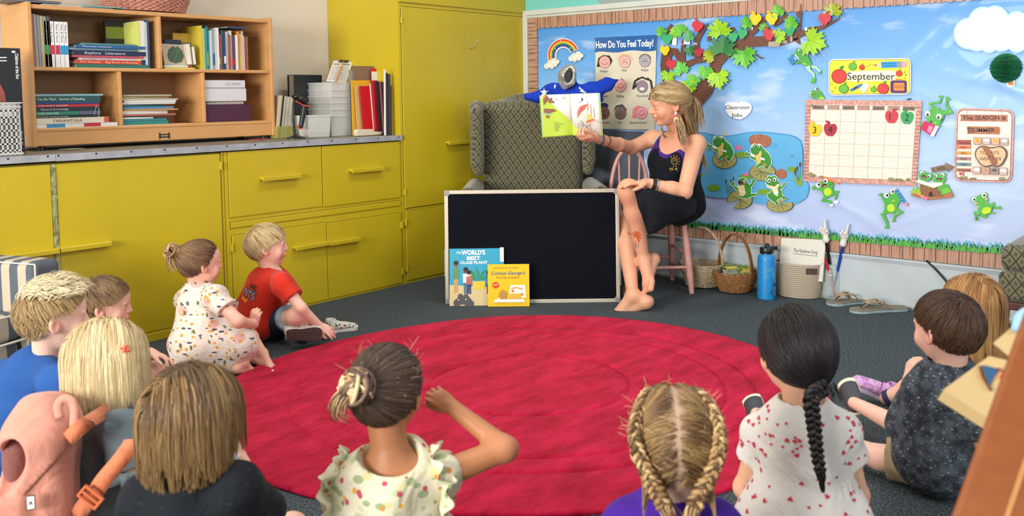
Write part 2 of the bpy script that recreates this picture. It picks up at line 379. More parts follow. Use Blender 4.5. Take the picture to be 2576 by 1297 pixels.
def rugmat():
 m=mat('crimson_shag','#B50A2C',.9,sheen=.32);t,b=nodes(m);b.inputs['Sheen Tint'].default_value=hexc('#FF6A80');b.inputs['Sheen Roughness'].default_value=.45
 b.inputs['Specular IOR Level'].default_value=.15
 tc=nd(t,'ShaderNodeTexCoord');mp=nd(t,'ShaderNodeMapping');mp.inputs['Rotation'].default_value=(0,0,math.radians(-40));mp.inputs['Scale'].default_value=(2.2,6,1);t.links.new(tc.outputs['Object'],mp.inputs[0])
 n=nd(t,'ShaderNodeTexNoise');n.inputs['Scale'].default_value=1.6;n.inputs['Detail'].default_value=9;n.inputs['Roughness'].default_value=.72;t.links.new(mp.outputs[0],n.inputs['Vector'])
 f=nd(t,'ShaderNodeTexNoise');f.inputs['Scale'].default_value=170;f.inputs['Detail'].default_value=2;t.links.new(tc.outputs['Object'],f.inputs['Vector'])
 r=nd(t,'ShaderNodeValToRGB');e=r.color_ramp.elements;e[0].position=.38;e[1].position=.62;e[0].color=hexc('#9C0626');e[1].color=hexc('#CF1D46')
 t.links.new(n.outputs['Fac'],r.inputs[0])
 mm=nd(t,'ShaderNodeMix',data_type='RGBA',blend_type='OVERLAY');mm.inputs['Factor'].default_value=.22;t.links.new(r.outputs[0],mm.inputs['A']);t.links.new(f.outputs['Fac'],mm.inputs['B']);t.links.new(mm.outputs['Result'],b.inputs['Base Color'])
 ad=nd(t,'ShaderNodeMath',operation='MULTIPLY_ADD');ad.inputs[1].default_value=3;t.links.new(n.outputs['Fac'],ad.inputs[0]);t.links.new(f.outputs['Fac'],ad.inputs[2])
 bp=nd(t,'ShaderNodeBump');bp.inputs['Strength'].default_value=.8;bp.inputs['Distance'].default_value=.006;t.links.new(ad.outputs[0],bp.inputs['Height']);t.links.new(bp.outputs[0],b.inputs['Normal']);return m
tag(m.build('round_rug',rugmat(),origin=tuple(RC),smooth=60),'large round crimson shag rug with carved rings lying on the dark carpet','rug')
q=onZ(686,933,.016);m=M();m.box(q+V((0,0,.003)),(.012,.007,.005),Matrix.Rotation(.6,3,'Z'));tag(m.build('paper_scrap',col('#E8E4D8')),'tiny white crumb lying on the red rug near bare toes','scrap')
# ---------------------------------------------------------------- cabinets
def xat(px,py,Y=Y1):return onY(px,py,Y).x
def slab(m,x0,x1,z0,z1,Y=Y1,d=.006,th=.02):m.bb(x0,x1,Y-d,Y-d+th,z0,z1)
def handle(m,x0,x1,z):
 y=Y1-.006
 prof=[(0,.010),(-.030,.010),(-.034,.006),(-.034,-.014),(-.026,-.014),(-.024,-.004),(0,-.004)]
 m.prism([(x0,y+a,z+b)for a,b in prof],(x1-x0,0,0))
def hinge(m,x,z):m.cyl((x,Y1-.010,z-.022),(x,Y1-.010,z+.022),.0045,n=8);m.bb(x-.010,x+.010,Y1-.009,Y1-.004,z-.018,z+.018)
def cab_door(par,x0,x1,z0,z1,hx=None,hz=None,hinges=(),nm='door'):
 m=M();slab(m,x0,x1,z0,z1);d=m.build(nm,YEL,par,bevel=.002)
 if hx:m=M();handle(m,hx[0],hx[1],hz);m.build('handle',YEL,d,bevel=.0015)
 for hh in hinges:m=M();hinge(m,*hh);m.build('hinge',YEL,d,smooth=40)
 return d
g=.003
A=thing('base_cabinet','wide yellow-green cabinet with two tall doors, at the left under the counter','cabinet',(1.85,Y1,0))
m=M();m.bb(.95,2.752,Y1,YW-.003,.0,.93);m.build('carcass',YEL,A)
m=M();m.bb(.97,2.735,Y1-.0015,Y1,.925,.929);m.bb(2.731,2.735,Y1-.0015,Y1,.05,.93);m.build('gap_line',GAP,A)
cab_door(A,1.0,1.850,.05,.924,(1.63,1.862),.528)
cab_door(A,1.876,2.730,.05,.924,(1.868,2.108),.530,[(2.733,.86),(2.733,.12)])
m=M();m.bb(1.852,1.874,Y1-.008,Y1,.05,.924);m.build('centre_stile',BARE,A)
m=M()
for zz,w in((.865,.006),(.84,.008),(.80,.006),(.755,.007),(.73,.005),(.70,.006),(.66,.004)):m.ball((1.866+.002*math.sin(zz*90),Y1-.0085,zz),(w*1.3,.0015,.02),10)
m.build('paint_chip',mat('chipped_grey_paint','#8D8E62',.8),A)
m=M();m.bb(.95,2.74,Y1-.014,Y1,0,.042);m.build('plinth',YEL,A,bevel=.002)
B=thing('base_cabinet','yellow-green cabinet with two drawers over a pull-out board and two low doors','cabinet',(3.4,Y1,0))
m=M();m.bb(2.756,XS-.003,Y1,YW-.003,.0,.93);m.build('carcass',YEL,B)
m=M();slab(m,2.78,3.403,.575,.930);d=m.build('drawer',YEL,B,bevel=.002);m=M();handle(m,2.975,3.232,.772);m.build('handle',YEL,d,bevel=.0015)
m=M();slab(m,3.409,4.028,.570,.930);d=m.build('drawer',YEL,B,bevel=.002);m=M();handle(m,3.606,3.866,.771);m.build('handle',YEL,d,bevel=.0015)
m=M();slab(m,2.785,4.026,.517,.546,d=.004);m.build('pull_out_board',YEL,B,bevel=.002)
cab_door(B,2.79,3.424,.015,.476,(3.18,3.424),.357,[(2.786,.41),(2.786,.1)])
cab_door(B,3.429,4.026,.015,.469,(3.426,3.662),.352,[(4.03,.39),(4.03,.09)])
m=M()
for a in((2.777,2.7785,.57,.93),(2.78,4.026,.932,.9335),(2.781,4.028,.5505,.552),(2.781,4.028,.5115,.5125),(2.7805,2.783,.512,.552),(2.7865,3.42,.478,.4795),(2.785,2.7865,.02,.478),(3.4255,3.427,.02,.47),(3.405,3.407,.57,.93),(3.43,4.028,.4715,.473)):m.bb(a[0],a[1],Y1-.0012,Y1,a[2],a[3])
m.build('gap_line',GAP,B)
K=thing('countertop','long grey counter top edged with a dull metal strip above the yellow cabinets','countertop',(2.5,4.7,.93))
m=M();m.bb(.95,XS,Y1-.010,YW-.002,.94,CT);m.build('counter_board',mat('counter_laminate','#8C8473',.5,var=('#6E685C',9,.2)),K)
ALU=mat('scuffed_aluminium','#B4B7BC',.42,metal=.3,var=('#9A9DA3',14,.2),bump=(40,.05))
sp=xat(137,392)
m=M();m.bb(.95,sp-.001,Y1-.016,Y1-.010,.939,CT+.001);m.bb(.95,sp-.001,Y1-.016,Y1+.012,CT,CT+.0015);m.build('metal_edge',ALU,K,bevel=.001)
m=M();m.bb(sp+.001,XS,Y1-.016,Y1-.010,.937,CT+.001);m.bb(sp+.001,XS,Y1-.016,Y1+.012,CT,CT+.0015);m.build('metal_edge',ALU,K,bevel=.001)
SCR=mat('screw_steel','#3C3A38',.5,metal=.6)
for i,(px,py)in enumerate(((20,399),(120,393),(147,391),(242,386),(330,381),(414,376),(495,372),(571,367),(642,364),(711,360),(774,356),(835,354),(895,350),(951,347),(1003,345))):
 q=onY(px,py,Y1-.016);m=M();m.ball(q,(.005,.0025,.005),10);m.build('screw',SCR,K,smooth=True)
T=thing('tall_cabinet','tall yellow-green built-in cabinet with double doors in the room corner','cabinet',((XS+X2)/2,Y1,0))
m=M();m.bb(XS,X2-.004,Y1,YW-.002,0,2.55);m.build('carcass',YEL,T)
sm=4.677;dz0,dz1=.494,1.787
cab_door(T,4.066,sm-.001,dz0,dz1,(4.452,4.665),.9,[(4.064,1.70),(4.064,.60)])
cab_door(T,sm+.001,5.285,dz0,dz1)
cab_door(T,4.072,sm,.02,.472,None,None,[(4.068,.40),(4.068,.10)])
cab_door(T,sm+.003,5.285,.02,.472)
m=M();m.bb(XS,X2-.004,Y1-.012,Y1,1.815,2.5);m.build('upper_panel',YEL,T,bevel=.002)
m=M()
for a in((4.066,5.285,1.7875,1.7905),(4.0625,4.065,.5,1.78),(4.068,4.0695,.02,.47),(4.07,5.28,.474,.4755),(4.066,5.28,.4905,.493)):m.bb(a[0],a[1],Y1-.0012,Y1,a[2],a[3])
m.build('gap_line',GAP,T)
m=M();q=onY(1184,120,Y1-.012);q2=onY(1198,105,Y1-.03)
m.ball(q,.006,10);m.tube([q,q+V((.012,-.018,.010)),(q+q2)/2+V((0,-.008,0)),q2,q2+V((-.006,-.012,.012))],.0028,8);m.build('hook',mat('painted_metal_hook','#B9A97A',.4,metal=.5),T,smooth=True)
m=M();q=onY(1168,121,Y1-.010);m.tube([q,q+V((.002,-.014,.003)),q+V((.006,-.006,.006))],.002,6);m.build('hook_eye',YELD,T,smooth=True)
# ---------------------------------------------------------------- bulletin board
def skypaper():
 m=mat('printed_sky_paper','#8FC0F0',.42,coat=.1);t,b=nodes(m);tc=nd(t,'ShaderNodeTexCoord');s=nd(t,'ShaderNodeSeparateXYZ');t.links.new(tc.outputs['Object'],s.inputs[0])
 mr=nd(t,'ShaderNodeMapRange');mr.inputs[1].default_value=0;mr.inputs[2].default_value=1.45;t.links.new(s.outputs['Z'],mr.inputs[0])
 r=nd(t,'ShaderNodeValToRGB');e=r.color_ramp.elements;e[0].position=0;e[0].color=hexc('#A9B7DC');e[1].position=1;e[1].color=hexc('#3F8AD0')
 for p,c in((.3,'#B0C6E8'),(.5,'#9DC2EC'),(.75,'#6FAAE4')):q=r.color_ramp.elements.new(p);q.color=hexc(c)
 t.links.new(mr.outputs[0],r.inputs[0])
 mp=nd(t,'ShaderNodeMapping');mp.inputs['Rotation'].default_value=(math.radians(-20),0,0);mp.inputs['Scale'].default_value=(1,1.6,5);t.links.new(tc.outputs['Object'],mp.inputs[0])
 n=nd(t,'ShaderNodeTexNoise');n.inputs['Scale'].default_value=1.5;n.inputs['Detail'].default_value=4;t.links.new(mp.outputs[0],n.inputs['Vector'])
 c=nd(t,'ShaderNodeValToRGB');c.color_ramp.elements[0].position=.56;c.color_ramp.elements[1].position=.78;t.links.new(n.outputs['Fac'],c.inputs[0])
 ml=nd(t,'ShaderNodeMath',operation='MULTIPLY');ml.inputs[1].default_value=.8;t.links.new(c.outputs[0],ml.inputs[0])
 mx=nd(t,'ShaderNodeMix',data_type='RGBA');mx.inputs['B'].default_value=hexc('#DDE8F6');t.links.new(ml.outputs[0],mx.inputs['Factor']);t.links.new(r.outputs[0],mx.inputs['A']);t.links.new(mx.outputs['Result'],b.inputs['Base Color']);return m
Bp=Board()
def by(px,py):q=onX(px,py,X2);return q.y,q.z
bull=thing('bulletin_board','bulletin board on the right-hand wall covered in sky-blue paper','bulletin board',(X2-.002,2.0,.29))
random.seed(4);folds=[(random.uniform(-.5,4.2),random.uniform(.3,1.7),random.uniform(-1.1,.6),random.uniform(.2,.6),random.uniform(.0015,.0045),random.uniform(.012,.035))for _ in range(75)]
P=[];ny,nz=260,90
for i in range(ny):
 for j in range(nz):
  y=-1.0+5.28*i/(ny-1);z=.285+1.5*j/(nz-1);l=.002
  for fy,fz,fa,fl,fh,fw in folds:
   dy,dz=y-fy,z-fz;a=dy*math.cos(fa)+dz*math.sin(fa);c=-dy*math.sin(fa)+dz*math.cos(fa)
   if abs(a)<fl*1.5 and abs(c)<.12:l+=fh*math.exp(-(a/fl)**2*2)*math.exp(-(c/fw)**2)
  P.append((X2-min(l,.009),y,z))
m=M();m.grid(P,ny,nz);m.build('sky_paper',skypaper(),bull,smooth=True)
def woodpaper(name,vert):
 m=mat(name,'#A87B62',.42);t,b=nodes(m);tc=nd(t,'ShaderNodeTexCoord');mp=nd(t,'ShaderNodeMapping');t.links.new(tc.outputs['Object'],mp.inputs[0])
 mp.inputs['Scale'].default_value=(1,90,3)if vert else(1,4,90)
 n=nd(t,'ShaderNodeTexNoise');n.inputs['Scale'].default_value=1.3;n.inputs['Detail'].default_value=3;t.links.new(mp.outputs[0],n.inputs['Vector'])
 r=nd(t,'ShaderNodeValToRGB');e=r.color_ramp.elements;e[0].position=.33;e[0].color=hexc('#6E4738');e[1].position=.52;e[1].color=hexc('#B58A70')
 t.links.new(n.outputs['Fac'],r.inputs[0])
 s=nd(t,'ShaderNodeSeparateXYZ');t.links.new(tc.outputs['Object'],s.inputs[0])
 k=nd(t,'ShaderNodeMath',operation='MULTIPLY');k.inputs[1].default_value=17 if vert else 19;t.links.new(s.outputs['Y' if vert else 'Z'],k.inputs[0])
 fr=nd(t,'ShaderNodeMath',operation='FRACT');t.links.new(k.outputs[0],fr.inputs[0]);lt=nd(t,'ShaderNodeMath',operation='LESS_THAN');lt.inputs[1].default_value=.07;t.links.new(fr.outputs[0],lt.inputs[0])
 mx=nd(t,'ShaderNodeMix',data_type='RGBA');mx.inputs['B'].default_value=hexc('#4A2C22');t.links.new(lt.outputs[0],mx.inputs['Factor']);t.links.new(r.outputs[0],mx.inputs['A']);t.links.new(mx.outputs['Result'],b.inputs['Base Color'])
 b.inputs['Coat Weight'].default_value=.35;b.inputs['Coat Roughness'].default_value=.12;return m
WV,WH=woodpaper('wood_plank_border_upright',True),woodpaper('wood_plank_border_level',False)
def scal(x0,y0,x1,y1,n,amp,side=1):
 out=[];L=math.hypot(x1-x0,y1-y0);nx,ny_=-(y1-y0)/L*side,(x1-x0)/L*side
 for i in range(n*8+1):
  f=i/(n*8);a=amp*abs(math.sin(math.pi*f*n));out.append((x0+(x1-x0)*f+nx*a,y0+(y1-y0)*f+ny_*a))
 return out
class YZ:
 n=V((-1,0,0))
 def p(s,a,b,l=0.):return V((X2-l,a,b))
Q=YZ()
z1,z2=by(1356,70)[1],by(2576,-4)[1]
def curl(poly,base,name,mt,par,amp=.012,w=.05):
 m=M();m.prism([Q.p(a,b,base)for a,b in poly],(-.0008,0,0));return m.build(name,mt,par)
wb=thing('scalloped_border','printed wood-plank paper border with scalloped edge along the top and left of the bulletin board','border',(X2-.01,2.5,1.68))
curl([(-1,1.776)]+scal(-1,z2+.002,4.225,z1,110,.007,-1)+[(4.226,1.776)],.0122,'border_strip',WV,wb)
yl0,yl1=by(1353,80)[0],4.298
curl([(4.298,.385)]+scal(yl0,.385,yl0,1.776,34,.006,1)[:]+[(4.298,1.776)],.0105,'border_strip',WH,wb)
m=M();m.prism([Q.p(a,b,.0125)for a,b in[(by(1640,30)[0],1.772),(by(1640,44)[0],1.755),(by(1570,44)[0],1.748),(by(1570,30)[0],1.77)]],(-.0003,0,0))
bb=thing('wood_border','printed wood-plank paper border along the foot of the bulletin board, behind the grass strip','border',(X2-.01,2.5,.28))
curl([(-1,.279),(4.298,.279),(4.298,.357),(-1,.372)],.0105,'border_strip',WV,bb)
gr=thing('grass_border','cut-paper grass strip with blue leaves along the foot of the bulletin board','border',(X2-.014,2.5,.35))
random.seed(7);GA=[col('#2E7D33',.5),col('#4FA83A',.5),col('#17604A',.5),col('#6FB9CE',.5),col('#2F8B8E',.5)]
mm=[M()for _ in GA]
y=-.95;k=0
while y<4.2:
 h=.040+.014*abs(math.sin(y*21))+random.uniform(0,.006);z0=.352+(.016 if y<1.2 else.012*(2.4-y)/1.2 if y<2.4 else 0)-.004;s_=random.choice((-1,1))
 for c,dx,hh,ww in((3,0,h,.016),(4,.010*s_,h*.8,.009),(2,-.008,h*.75,.010),(1,.004,h*.55,.010),(0,-.013*s_,h*.62,.008),(1,.014,h*.45,.007)):
  if y>2.2 and c==1:c=0
  cx=y+dx;ln=random.uniform(-.012,.012);pts=[(cx-ww*.7,z0-.004),(cx-ww*.75+ln*.3,z0+hh*.45),(cx+ln-.3*ww,z0+hh*.85),(cx+ln,z0+hh),(cx+ln+.5*ww,z0+hh*.8),(cx+ww*.7+ln*.3,z0+hh*.4),(cx+ww*.6,z0-.006)]
  mm[c].prism([Q.p(a,b,.0128+{3:0,4:.0012,2:.0022,0:.0034,1:.0046}[c]+.0001*(k%3))for a,b in pts],(-.0007,0,0))
 y+=.025;k+=1
for q,c,nm in zip(mm,GA,('dark_grass_blades','grass_blades','deep_green_leaves','pale_blue_leaves','teal_leaves')):o=q.build(nm,c,gr);o['kind']='stuff'
# ---- tree cutout
BRN=mat('brown_tree_paper','#5A2F1E',.55,var=('#6E3D28',40,.2,(1,1,3)),coat=.2)
TB=Board(1640,0,4.632)
tree=thing('paper_tree','brown paper tree trunk with branches pinned across the bulletin board','paper tree',tuple(TB.p(420,1270,.012)))
br=[([(330,1330),(500,1200),(640,1030),(720,880),(760,740),(860,620),(1000,540),(1160,485),(1330,480),(1460,500),(1580,470),(1700,420),(1850,345),(2000,320),(2110,260),(2200,210)],[190,175,175,160,130,130,125,125,115,90,75,75,55,45,30,14]),
  ([(165,950),(160,760),(185,640),(230,570)],[60,100,120,90]),([(170,600),(290,600),(340,690),(390,790)],[100,80,70,100]),([(375,760),(375,560),(385,480),(425,410)],[60,45,40,30]),
  ([(380,770),(500,715),(620,680),(700,660)],[90,60,85,60]),([(545,680),(535,500),(560,420),(620,330),(668,272)],[70,55,62,45,10]),([(1090,500),(1150,400),(1240,310),(1330,215),(1400,160)],[100,80,75,50,40]),
  ([(1430,290),(1500,250),(1590,175)],[60,55,45]),([(1670,440),(1735,340),(1745,240),(1750,50)],[60,30,22,10]),([(1700,180),(1740,160),(1760,150)],[70,60,20]),([(1670,450),(1710,470),(1735,515)],[60,50,14]),([(675,480),(690,400),(725,350)],[40,50,30]),([(195,400),(215,330),(245,285)],[30,35,30]),([(920,350),(980,330)],[60,30]),([(1190,610),(1290,680),(1320,670)],[20,16,10])]
for i,(p,w)in enumerate(br):
 m=M();o=stroke(p,w);m.prism([TB.p(a,b,.014+.0009*(i%5))for a,b in o],TB.n*.001);m.build('trunk' if i==0 else 'branch',BRN,tree)
for a,b,w,h in((285,470,50,120),(430,490,70,60),(530,510,34,18),(1815,340,28,45),(700,935,40,60),(1190,330,12,45),(375,518,40,10)):m=M();m.prism([TB.p(x,y,.0205)for x,y in((a-w/2,b-h/2),(a+w/2,b-h/2+8),(a+w/2-6,b+h/2),(a-w/2-8,b+h/2-6))],TB.n*.0006);m.build('tape',col('#E6EAEA',.3),tree)
for a,b,w,h in((1440,515,130,60),(1640,440,26,90),(1560,490,70,40)):m=M();m.prism([TB.p(x,y,.0205)for x,y in((a-w/2,b-h/2),(a+w/2,b-h/2),(a+w/2,b+h/2),(a-w/2,b+h/2))],TB.n*.0003);m.build('clear_tape',mat('clear_tape','#D8CBBF',.15,alpha=.45),tree)
_t=[(0,-.05),(.18,-.10),(.46,-.36),(.50,-.16),(.74,-.22),(.70,-.02),(1.05,.08),(.82,.22),(.95,.40),(.66,.38),(.60,.44),(.88,.82),(.64,.78),(.62,1.0),(.42,.80),(.34,.72),(.32,.80),(.40,1.08),(.20,1.05),(0,1.36)]
MAPLE=_t+[(-a,b)for a,b in _t[-2:0:-1]]
def lin(a,b,s,rot,sx=1.):c,q=math.cos(math.radians(rot)),math.sin(math.radians(rot));return lambda x,y:(a+(x*sx*c-y*q)*s,b-(x*sx*q+y*c)*s)
LC={'lime':('#A5D01C','#7FBF2A'),'green':('#4FAF36','#7CC63C'),'dark':('#1E6B34','#2F8340'),'mint':('#6FCF5A','#52B84C'),'olive':('#A8A514','#8FAF20'),'teal':('#3E9A5C','#55AE62')}
leaves=[(145,395,62,20,'green',1,'behind the green paper apple at the top left of the tree'),(268,420,78,-8,'lime',.5,'narrow and turned on edge beside the top left branch'),(375,380,78,40,'green',1,'upper left of the tree beside the white tape'),(465,460,78,10,'teal',.75,'bluish and half behind the upper left branch'),
 (830,400,118,12,'lime',1.1,'bright and the highest in the middle of the tree'),(850,610,125,-8,'dark',1.25,'dark veined one in the middle of the tree'),(735,660,92,68,'olive',.9,'yellowish one below the dark leaf'),(1140,310,85,12,'green',.7,'beside the first yellow apple'),(1325,350,56,-10,'green',1,'small one between the two yellow apples'),
 (1500,175,84,22,'green',.9,'overlapping the wood border above the yellow apple'),(1475,440,84,-60,'lime',1,'beside the large red apple at the branch end'),(1655,310,92,6,'green',.8,'above the dark green apple on the right branch'),(2130,170,95,6,'olive',1.1,'topmost and farthest right on the wood border'),(1840,470,150,-108,'lime',1,'large one under the long right branch'),
 (1085,600,130,190,'green',1.05,'large one hanging under the middle branch, with a rolled stem'),(455,560,66,200,'dark',.9,'small one between two left branches'),(655,800,86,172,'green',1,'beside the fork of the trunk'),(800,860,122,195,'lime',.95,'hanging off the right side of the trunk'),(210,850,80,175,'lime',1,'lowest left one beside the poster'),
 (370,840,92,20,'mint',1,'pale green one above the woman\'s hair'),(520,900,84,160,'green',.95,'mid green one above the woman\'s hair'),(450,960,96,190,'lime',.95,'yellow-green one just over the woman\'s head')]
for i,(a,b,s,rot,c,sx,where)in enumerate(leaves):
 s*=1.17;L=lin(a,b,s,rot,sx);lf=.021+.0016*(i%6)
 tl=((i*37)%7-3)*.00006
 def P3(x,y,l=0):u,v=L(x,y);return TB.p(u,v,lf+l+max(0,(v-b)*tl)+.00005*s*abs(x)*1.6)
 m=M();pts=[P3(x,y)for x,y in MAPLE];n=len(pts);cc=P3(0,.25);m.add([cc]+pts,[(0,1+k,1+(k+1)%n)for k in range(n)])
 o=m.build('maple_leaf',mat('leaf_paper_'+c,LC[c][0],.45,var=(LC[c][1],14,.2),coat=.15),solid=.0008)
 tag(o,'%s paper maple leaf, %s'%(dict(lime='lime green',green='green',dark='dark green',mint='light green',olive='yellow-green',teal='blue-green')[c],where),'paper leaf')
 m=M()
 for ex,ey in((0,1.1),(.62,.66),(-.62,.66),(.75,.12),(-.75,.12)):m.tube([P3(0,0,.001),P3(ex*.5,ey*.5,.0012),P3(ex,ey,.0012)],[.0011,.0009,.0003],4)
 m.tube([P3(0,0,.0012),P3(.03,-.35,.003)],.0012,5);m.build('vein',mat('leaf_vein_'+c,{'dark':'#4F9A4A'}.get(c,'#5E9E2A'),.5),o)
APPLE=[(0,.62),(.12,.74),(.34,.86),(.62,.84),(.86,.62),(.97,.28),(.92,-.1),(.76,-.5),(.5,-.85),(.26,-.98),(0,-.9),(-.26,-.98),(-.5,-.85),(-.76,-.5),(-.92,-.1),(-.97,.28),(-.86,.62),(-.62,.84),(-.34,.86),(-.12,.74)]
LEAFLET=[(0,.7),(.06,1.0),(.3,1.25),(.75,1.3),(.62,1.02),(.35,.85)]
def apple(pl,a,b,s,rot,c,label,num=None,lf=.026,group=None,flip=1,tagl=True,heart=1.):
 cc={'red':'#C22B3C','yellow':'#F4C400','green':'#1F9A52','dkred':'#A8142C','teal':'#2FA265'}[c];L=lin(a,b,s,rot)
 A_=[(x*(1 if y>-.2 else heart),y)for x,y in APPLE]
 m=M();m.prism([pl.p(*L(x,y),lf)for x,y in A_],pl.n*.0012);o=m.build('paper_apple',mat('apple_paper_'+c,cc,.5,coat=.1))
 tag(o,label,'paper apple',group)
 m=M();m.prism([pl.p(*L(x*flip,y),lf+.0014)for x,y in LEAFLET],pl.n*.0008);m.build('leaflet',mat('apple_leaf_'+c,{'red':'#B3202F','yellow':'#E9B400','green':'#158040','dkred':'#92102A','teal':'#1C8750'}[c],.5),o)
 if num:
  t_=text(o,pl,num,*L(-.32,-.5),s*1.0,col('#1A1414'),'numeral',lf+.002,ang=rot,bold=.0)
 return o
for a,b,s,c,rot,fl,lb in((205,455,66,'teal',5,-1,'green paper apple at the top left of the tree'),(180,590,58,'yellow',8,-1,'yellow paper apple at the left edge of the tree'),(255,750,62,'red',2,-1,'red paper apple low on the left branch beside the poster'),
 (558,310,68,'red',-10,-1,'red paper apple on the upright left branch near the wood border'),(572,612,54,'dkred',10,-1,'dark red paper apple at the fork of the left branches'),(1080,395,62,'teal',-8,-1,'dark green paper apple behind the middle of the tree'),(975,435,58,'teal',6,1,'green paper apple tucked beside the dark maple leaf'),(1232,228,72,'yellow',-4,-1,'left one of the two yellow paper apples at the top of the tree'),
 (1422,222,74,'yellow',4,-1,'right one of the two yellow paper apples at the top of the tree'),(1392,405,74,'red',0,-1,'large red paper apple on the thick right branch'),(1632,362,62,'green',10,-1,'green paper apple on the right branch below the border'),(2035,225,76,'red',-6,1,'red paper apple at the far right tip of the branch')):
 apple(TB,a,b,s,rot,c,lb,flip=fl,heart=.72,lf=.031)
# ---- white cloud, balloon, rainbow, jobs sign, month sign
def blob(cs,n=140):
 cx=sum(c[0]for c in cs)/len(cs);cy=sum(c[1]for c in cs)/len(cs);out=[]
 for k in range(n):
  t=2*math.pi*k/n;dx,dy=math.cos(t),math.sin(t);best=0
  for x,y,r in cs:
   ex,ey=x-cx,y-cy;bq=ex*dx+ey*dy;d2=ex*ex+ey*ey-bq*bq
   if d2<r*r:best=max(best,bq+math.sqrt(r*r-d2))
  out.append((cx+dx*best,cy+dy*best))
 return out
cl=[(2440,85,36),(2475,55,34),(2505,50,32),(2560,62,30),(2600,85,32),(2460,100,26),(2490,110,20),(2520,90,36),(2560,105,24)]
o=thing('paper_cloud','large cream paper cloud with pale blue edge at the top right of the board','paper cloud',tuple(Bp.p(2500,120,.012)))
art(o,Bp,[('blue_edge',col('#A9D6EA'),[blob([(x,y,r+4)for x,y,r in cl])]),('white_face',col('#E8E6DC'),[blob(cl)])],.013)
ba=thing('honeycomb_balloon','dark green tissue honeycomb hot-air balloon on the board below the cloud','paper balloon',tuple(Bp.p(2537,215,.012)))
c0=Bp.p(2532,171,.0122);m=M();nr,na=26,24
for i in range(na):
 a0=math.pi*i/(na-1)
 for j in range(nr):
  pass
R_=.072
for i in range(25):
 an=math.pi*i/24;dr=V((-math.sin(an),-math.cos(an),0));pts=[]
 for k in range(17):
  ph=math.pi*k/16;w=1+.10*math.sin(k*2.5+(i%2)*math.pi);pts.append(c0+dr*(R_*math.sin(ph)*w*(.5 if abs(dr.x)>.01 else 1)if False else R_*math.sin(ph)*w)+V((0,0,R_*math.cos(ph)*1.05)))
 m.add([c0+V((0,0,R_))]+pts,[(0,k+1,k+2)for k in range(16)]);
m.build('tissue_globe',mat('green_tissue','#0E5C38',.6,bump=(60,.4)),ba,solid=.001)
m=M()
for i in range(24):
 for j in range(1,15,2):
  a0=math.pi*(i+(j//2%2)*.5)/24;a1=math.pi*(i+1+(j//2%2)*.5)/24;ph0,ph1=math.pi*j/16,math.pi*(j+2)/16
  q=[c0+V((-math.sin(a)*math.sin(p)*R_,-math.cos(a)*math.sin(p)*R_,math.cos(p)*R_*1.05))for a,p in((a0,ph0),(a1,(ph0+ph1)/2),(a0,ph1))]
  m.tube(q,.0012,4,cap=False)
m.build('tissue_cells',mat('green_tissue_edge','#1C8050',.5),ba)
art(ba,Bp,[('tail',col('#E9E9E6'),[[(2527,196),(2549,196),(2548,206),(2542,206),(2530,206)]]),('basket_back',col('#EEEDE8'),[[(2532,205),(2556,202),(2554,216),(2546,220),(2536,218)]]),('basket',col('#E0813C'),[[(2537,206),(2552,205),(2551,214),(2539,214)]])],.012)
FB=Board(1350,80,4.988)
rb=thing('paper_rainbow','paper rainbow ending in two small cream clouds on the upper left of the board','paper rainbow',tuple(FB.p(350,450,.012)))
def arc(cx,cy,r0,r1,a0,a1,sx=1.,rot=0,n=26):return ell(cx,cy,r0*sx,r0,rot,n,a0,a1)+ell(cx,cy,r1*sx,r1,rot,n,a0,a1)[::-1]
ly=[('white_edge',col('#EDEBE4'),[arc(352,300,218,100,170,345,.93,-8)])]
for nm,c,r in(('red_band','#C8351E',208),('orange_band','#E8762A',190),('yellow_band','#E9C433',176),('green_band','#3F8F45',161),('blue_band','#2F3F8F',143)):ly.append((nm,col(c),[arc(352,300,r,r-(20 if nm!='blue_band' else 26),172,343,.93,-8)]))
for cs,nm in(([(150,430,36),(190,400,42),(240,370,40),(280,375,26),(210,430,34),(250,410,30)],'cloud'),([(455,335,34),(495,310,42),(545,290,42),(585,300,24),(500,345,32),(550,330,32)],'cloud')):
 cx=sum(x for x,y,r in cs)/6;cy=sum(y for x,y,r in cs)/6
 ly+=[(nm,col('#E9E4D4'),[blob(cs)]),('cloud_line',col('#A89C80'),[stroke(blob([(cx+(x-cx)*.8,cy+(y-cy)*.8,r*.72)for x,y,r in cs],50)[:46],4),stroke(ell(cx,cy+4,12,10,0,8,30,150),4),ell(cx-22,cy-4,4),ell(cx+22,cy-8,4)])]
m=M()
nl=len(ly)
art(rb,FB,ly,.012)
for a,b,r_ in((170,330,6),(255,215,6),(325,115,6),(420,125,5),(447,205,6),(490,185,5),(215,290,5)):art(rb,FB,[('white_star',col('#F4F2EA'),[ell(a,b,r_)])],.012+.001*nl)
jb=thing('classroom_jobs_sign','white apple-shaped sign with handwriting, above the paper pond','sign',tuple(Bp.p(1858,298,.012)))
JS=[(1826,262),(1832,257),(1850,256),(1858,258),(1870,255),(1884,257),(1893,264),(1894,274),(1888,285),(1878,294),(1866,300),(1852,298),(1838,292),(1829,280)]
art(jb,Bp,[('sign_face',col('#ECEEF0',.35),[JS])],.014)
art(jb,Bp,[('stem',col('#D4E2E6'),[[(1852,251),(1856,251),(1862,258),(1858,258)]])],.014)
BK=col('#17171B',.5)
text(jb,Bp,'Classroom',1828,274,9.5,BK,'lettering',.0165,w=60);text(jb,Bp,'Jobs',1843,293.5,9.5,BK,'lettering',.0165,w=27)
SB=Board(2070,130,5.894)
sg=thing('month_sign','yellow September sign with apples, pencil and lunch box, above the calendar','sign',tuple(SB.p(700,640,.012)))
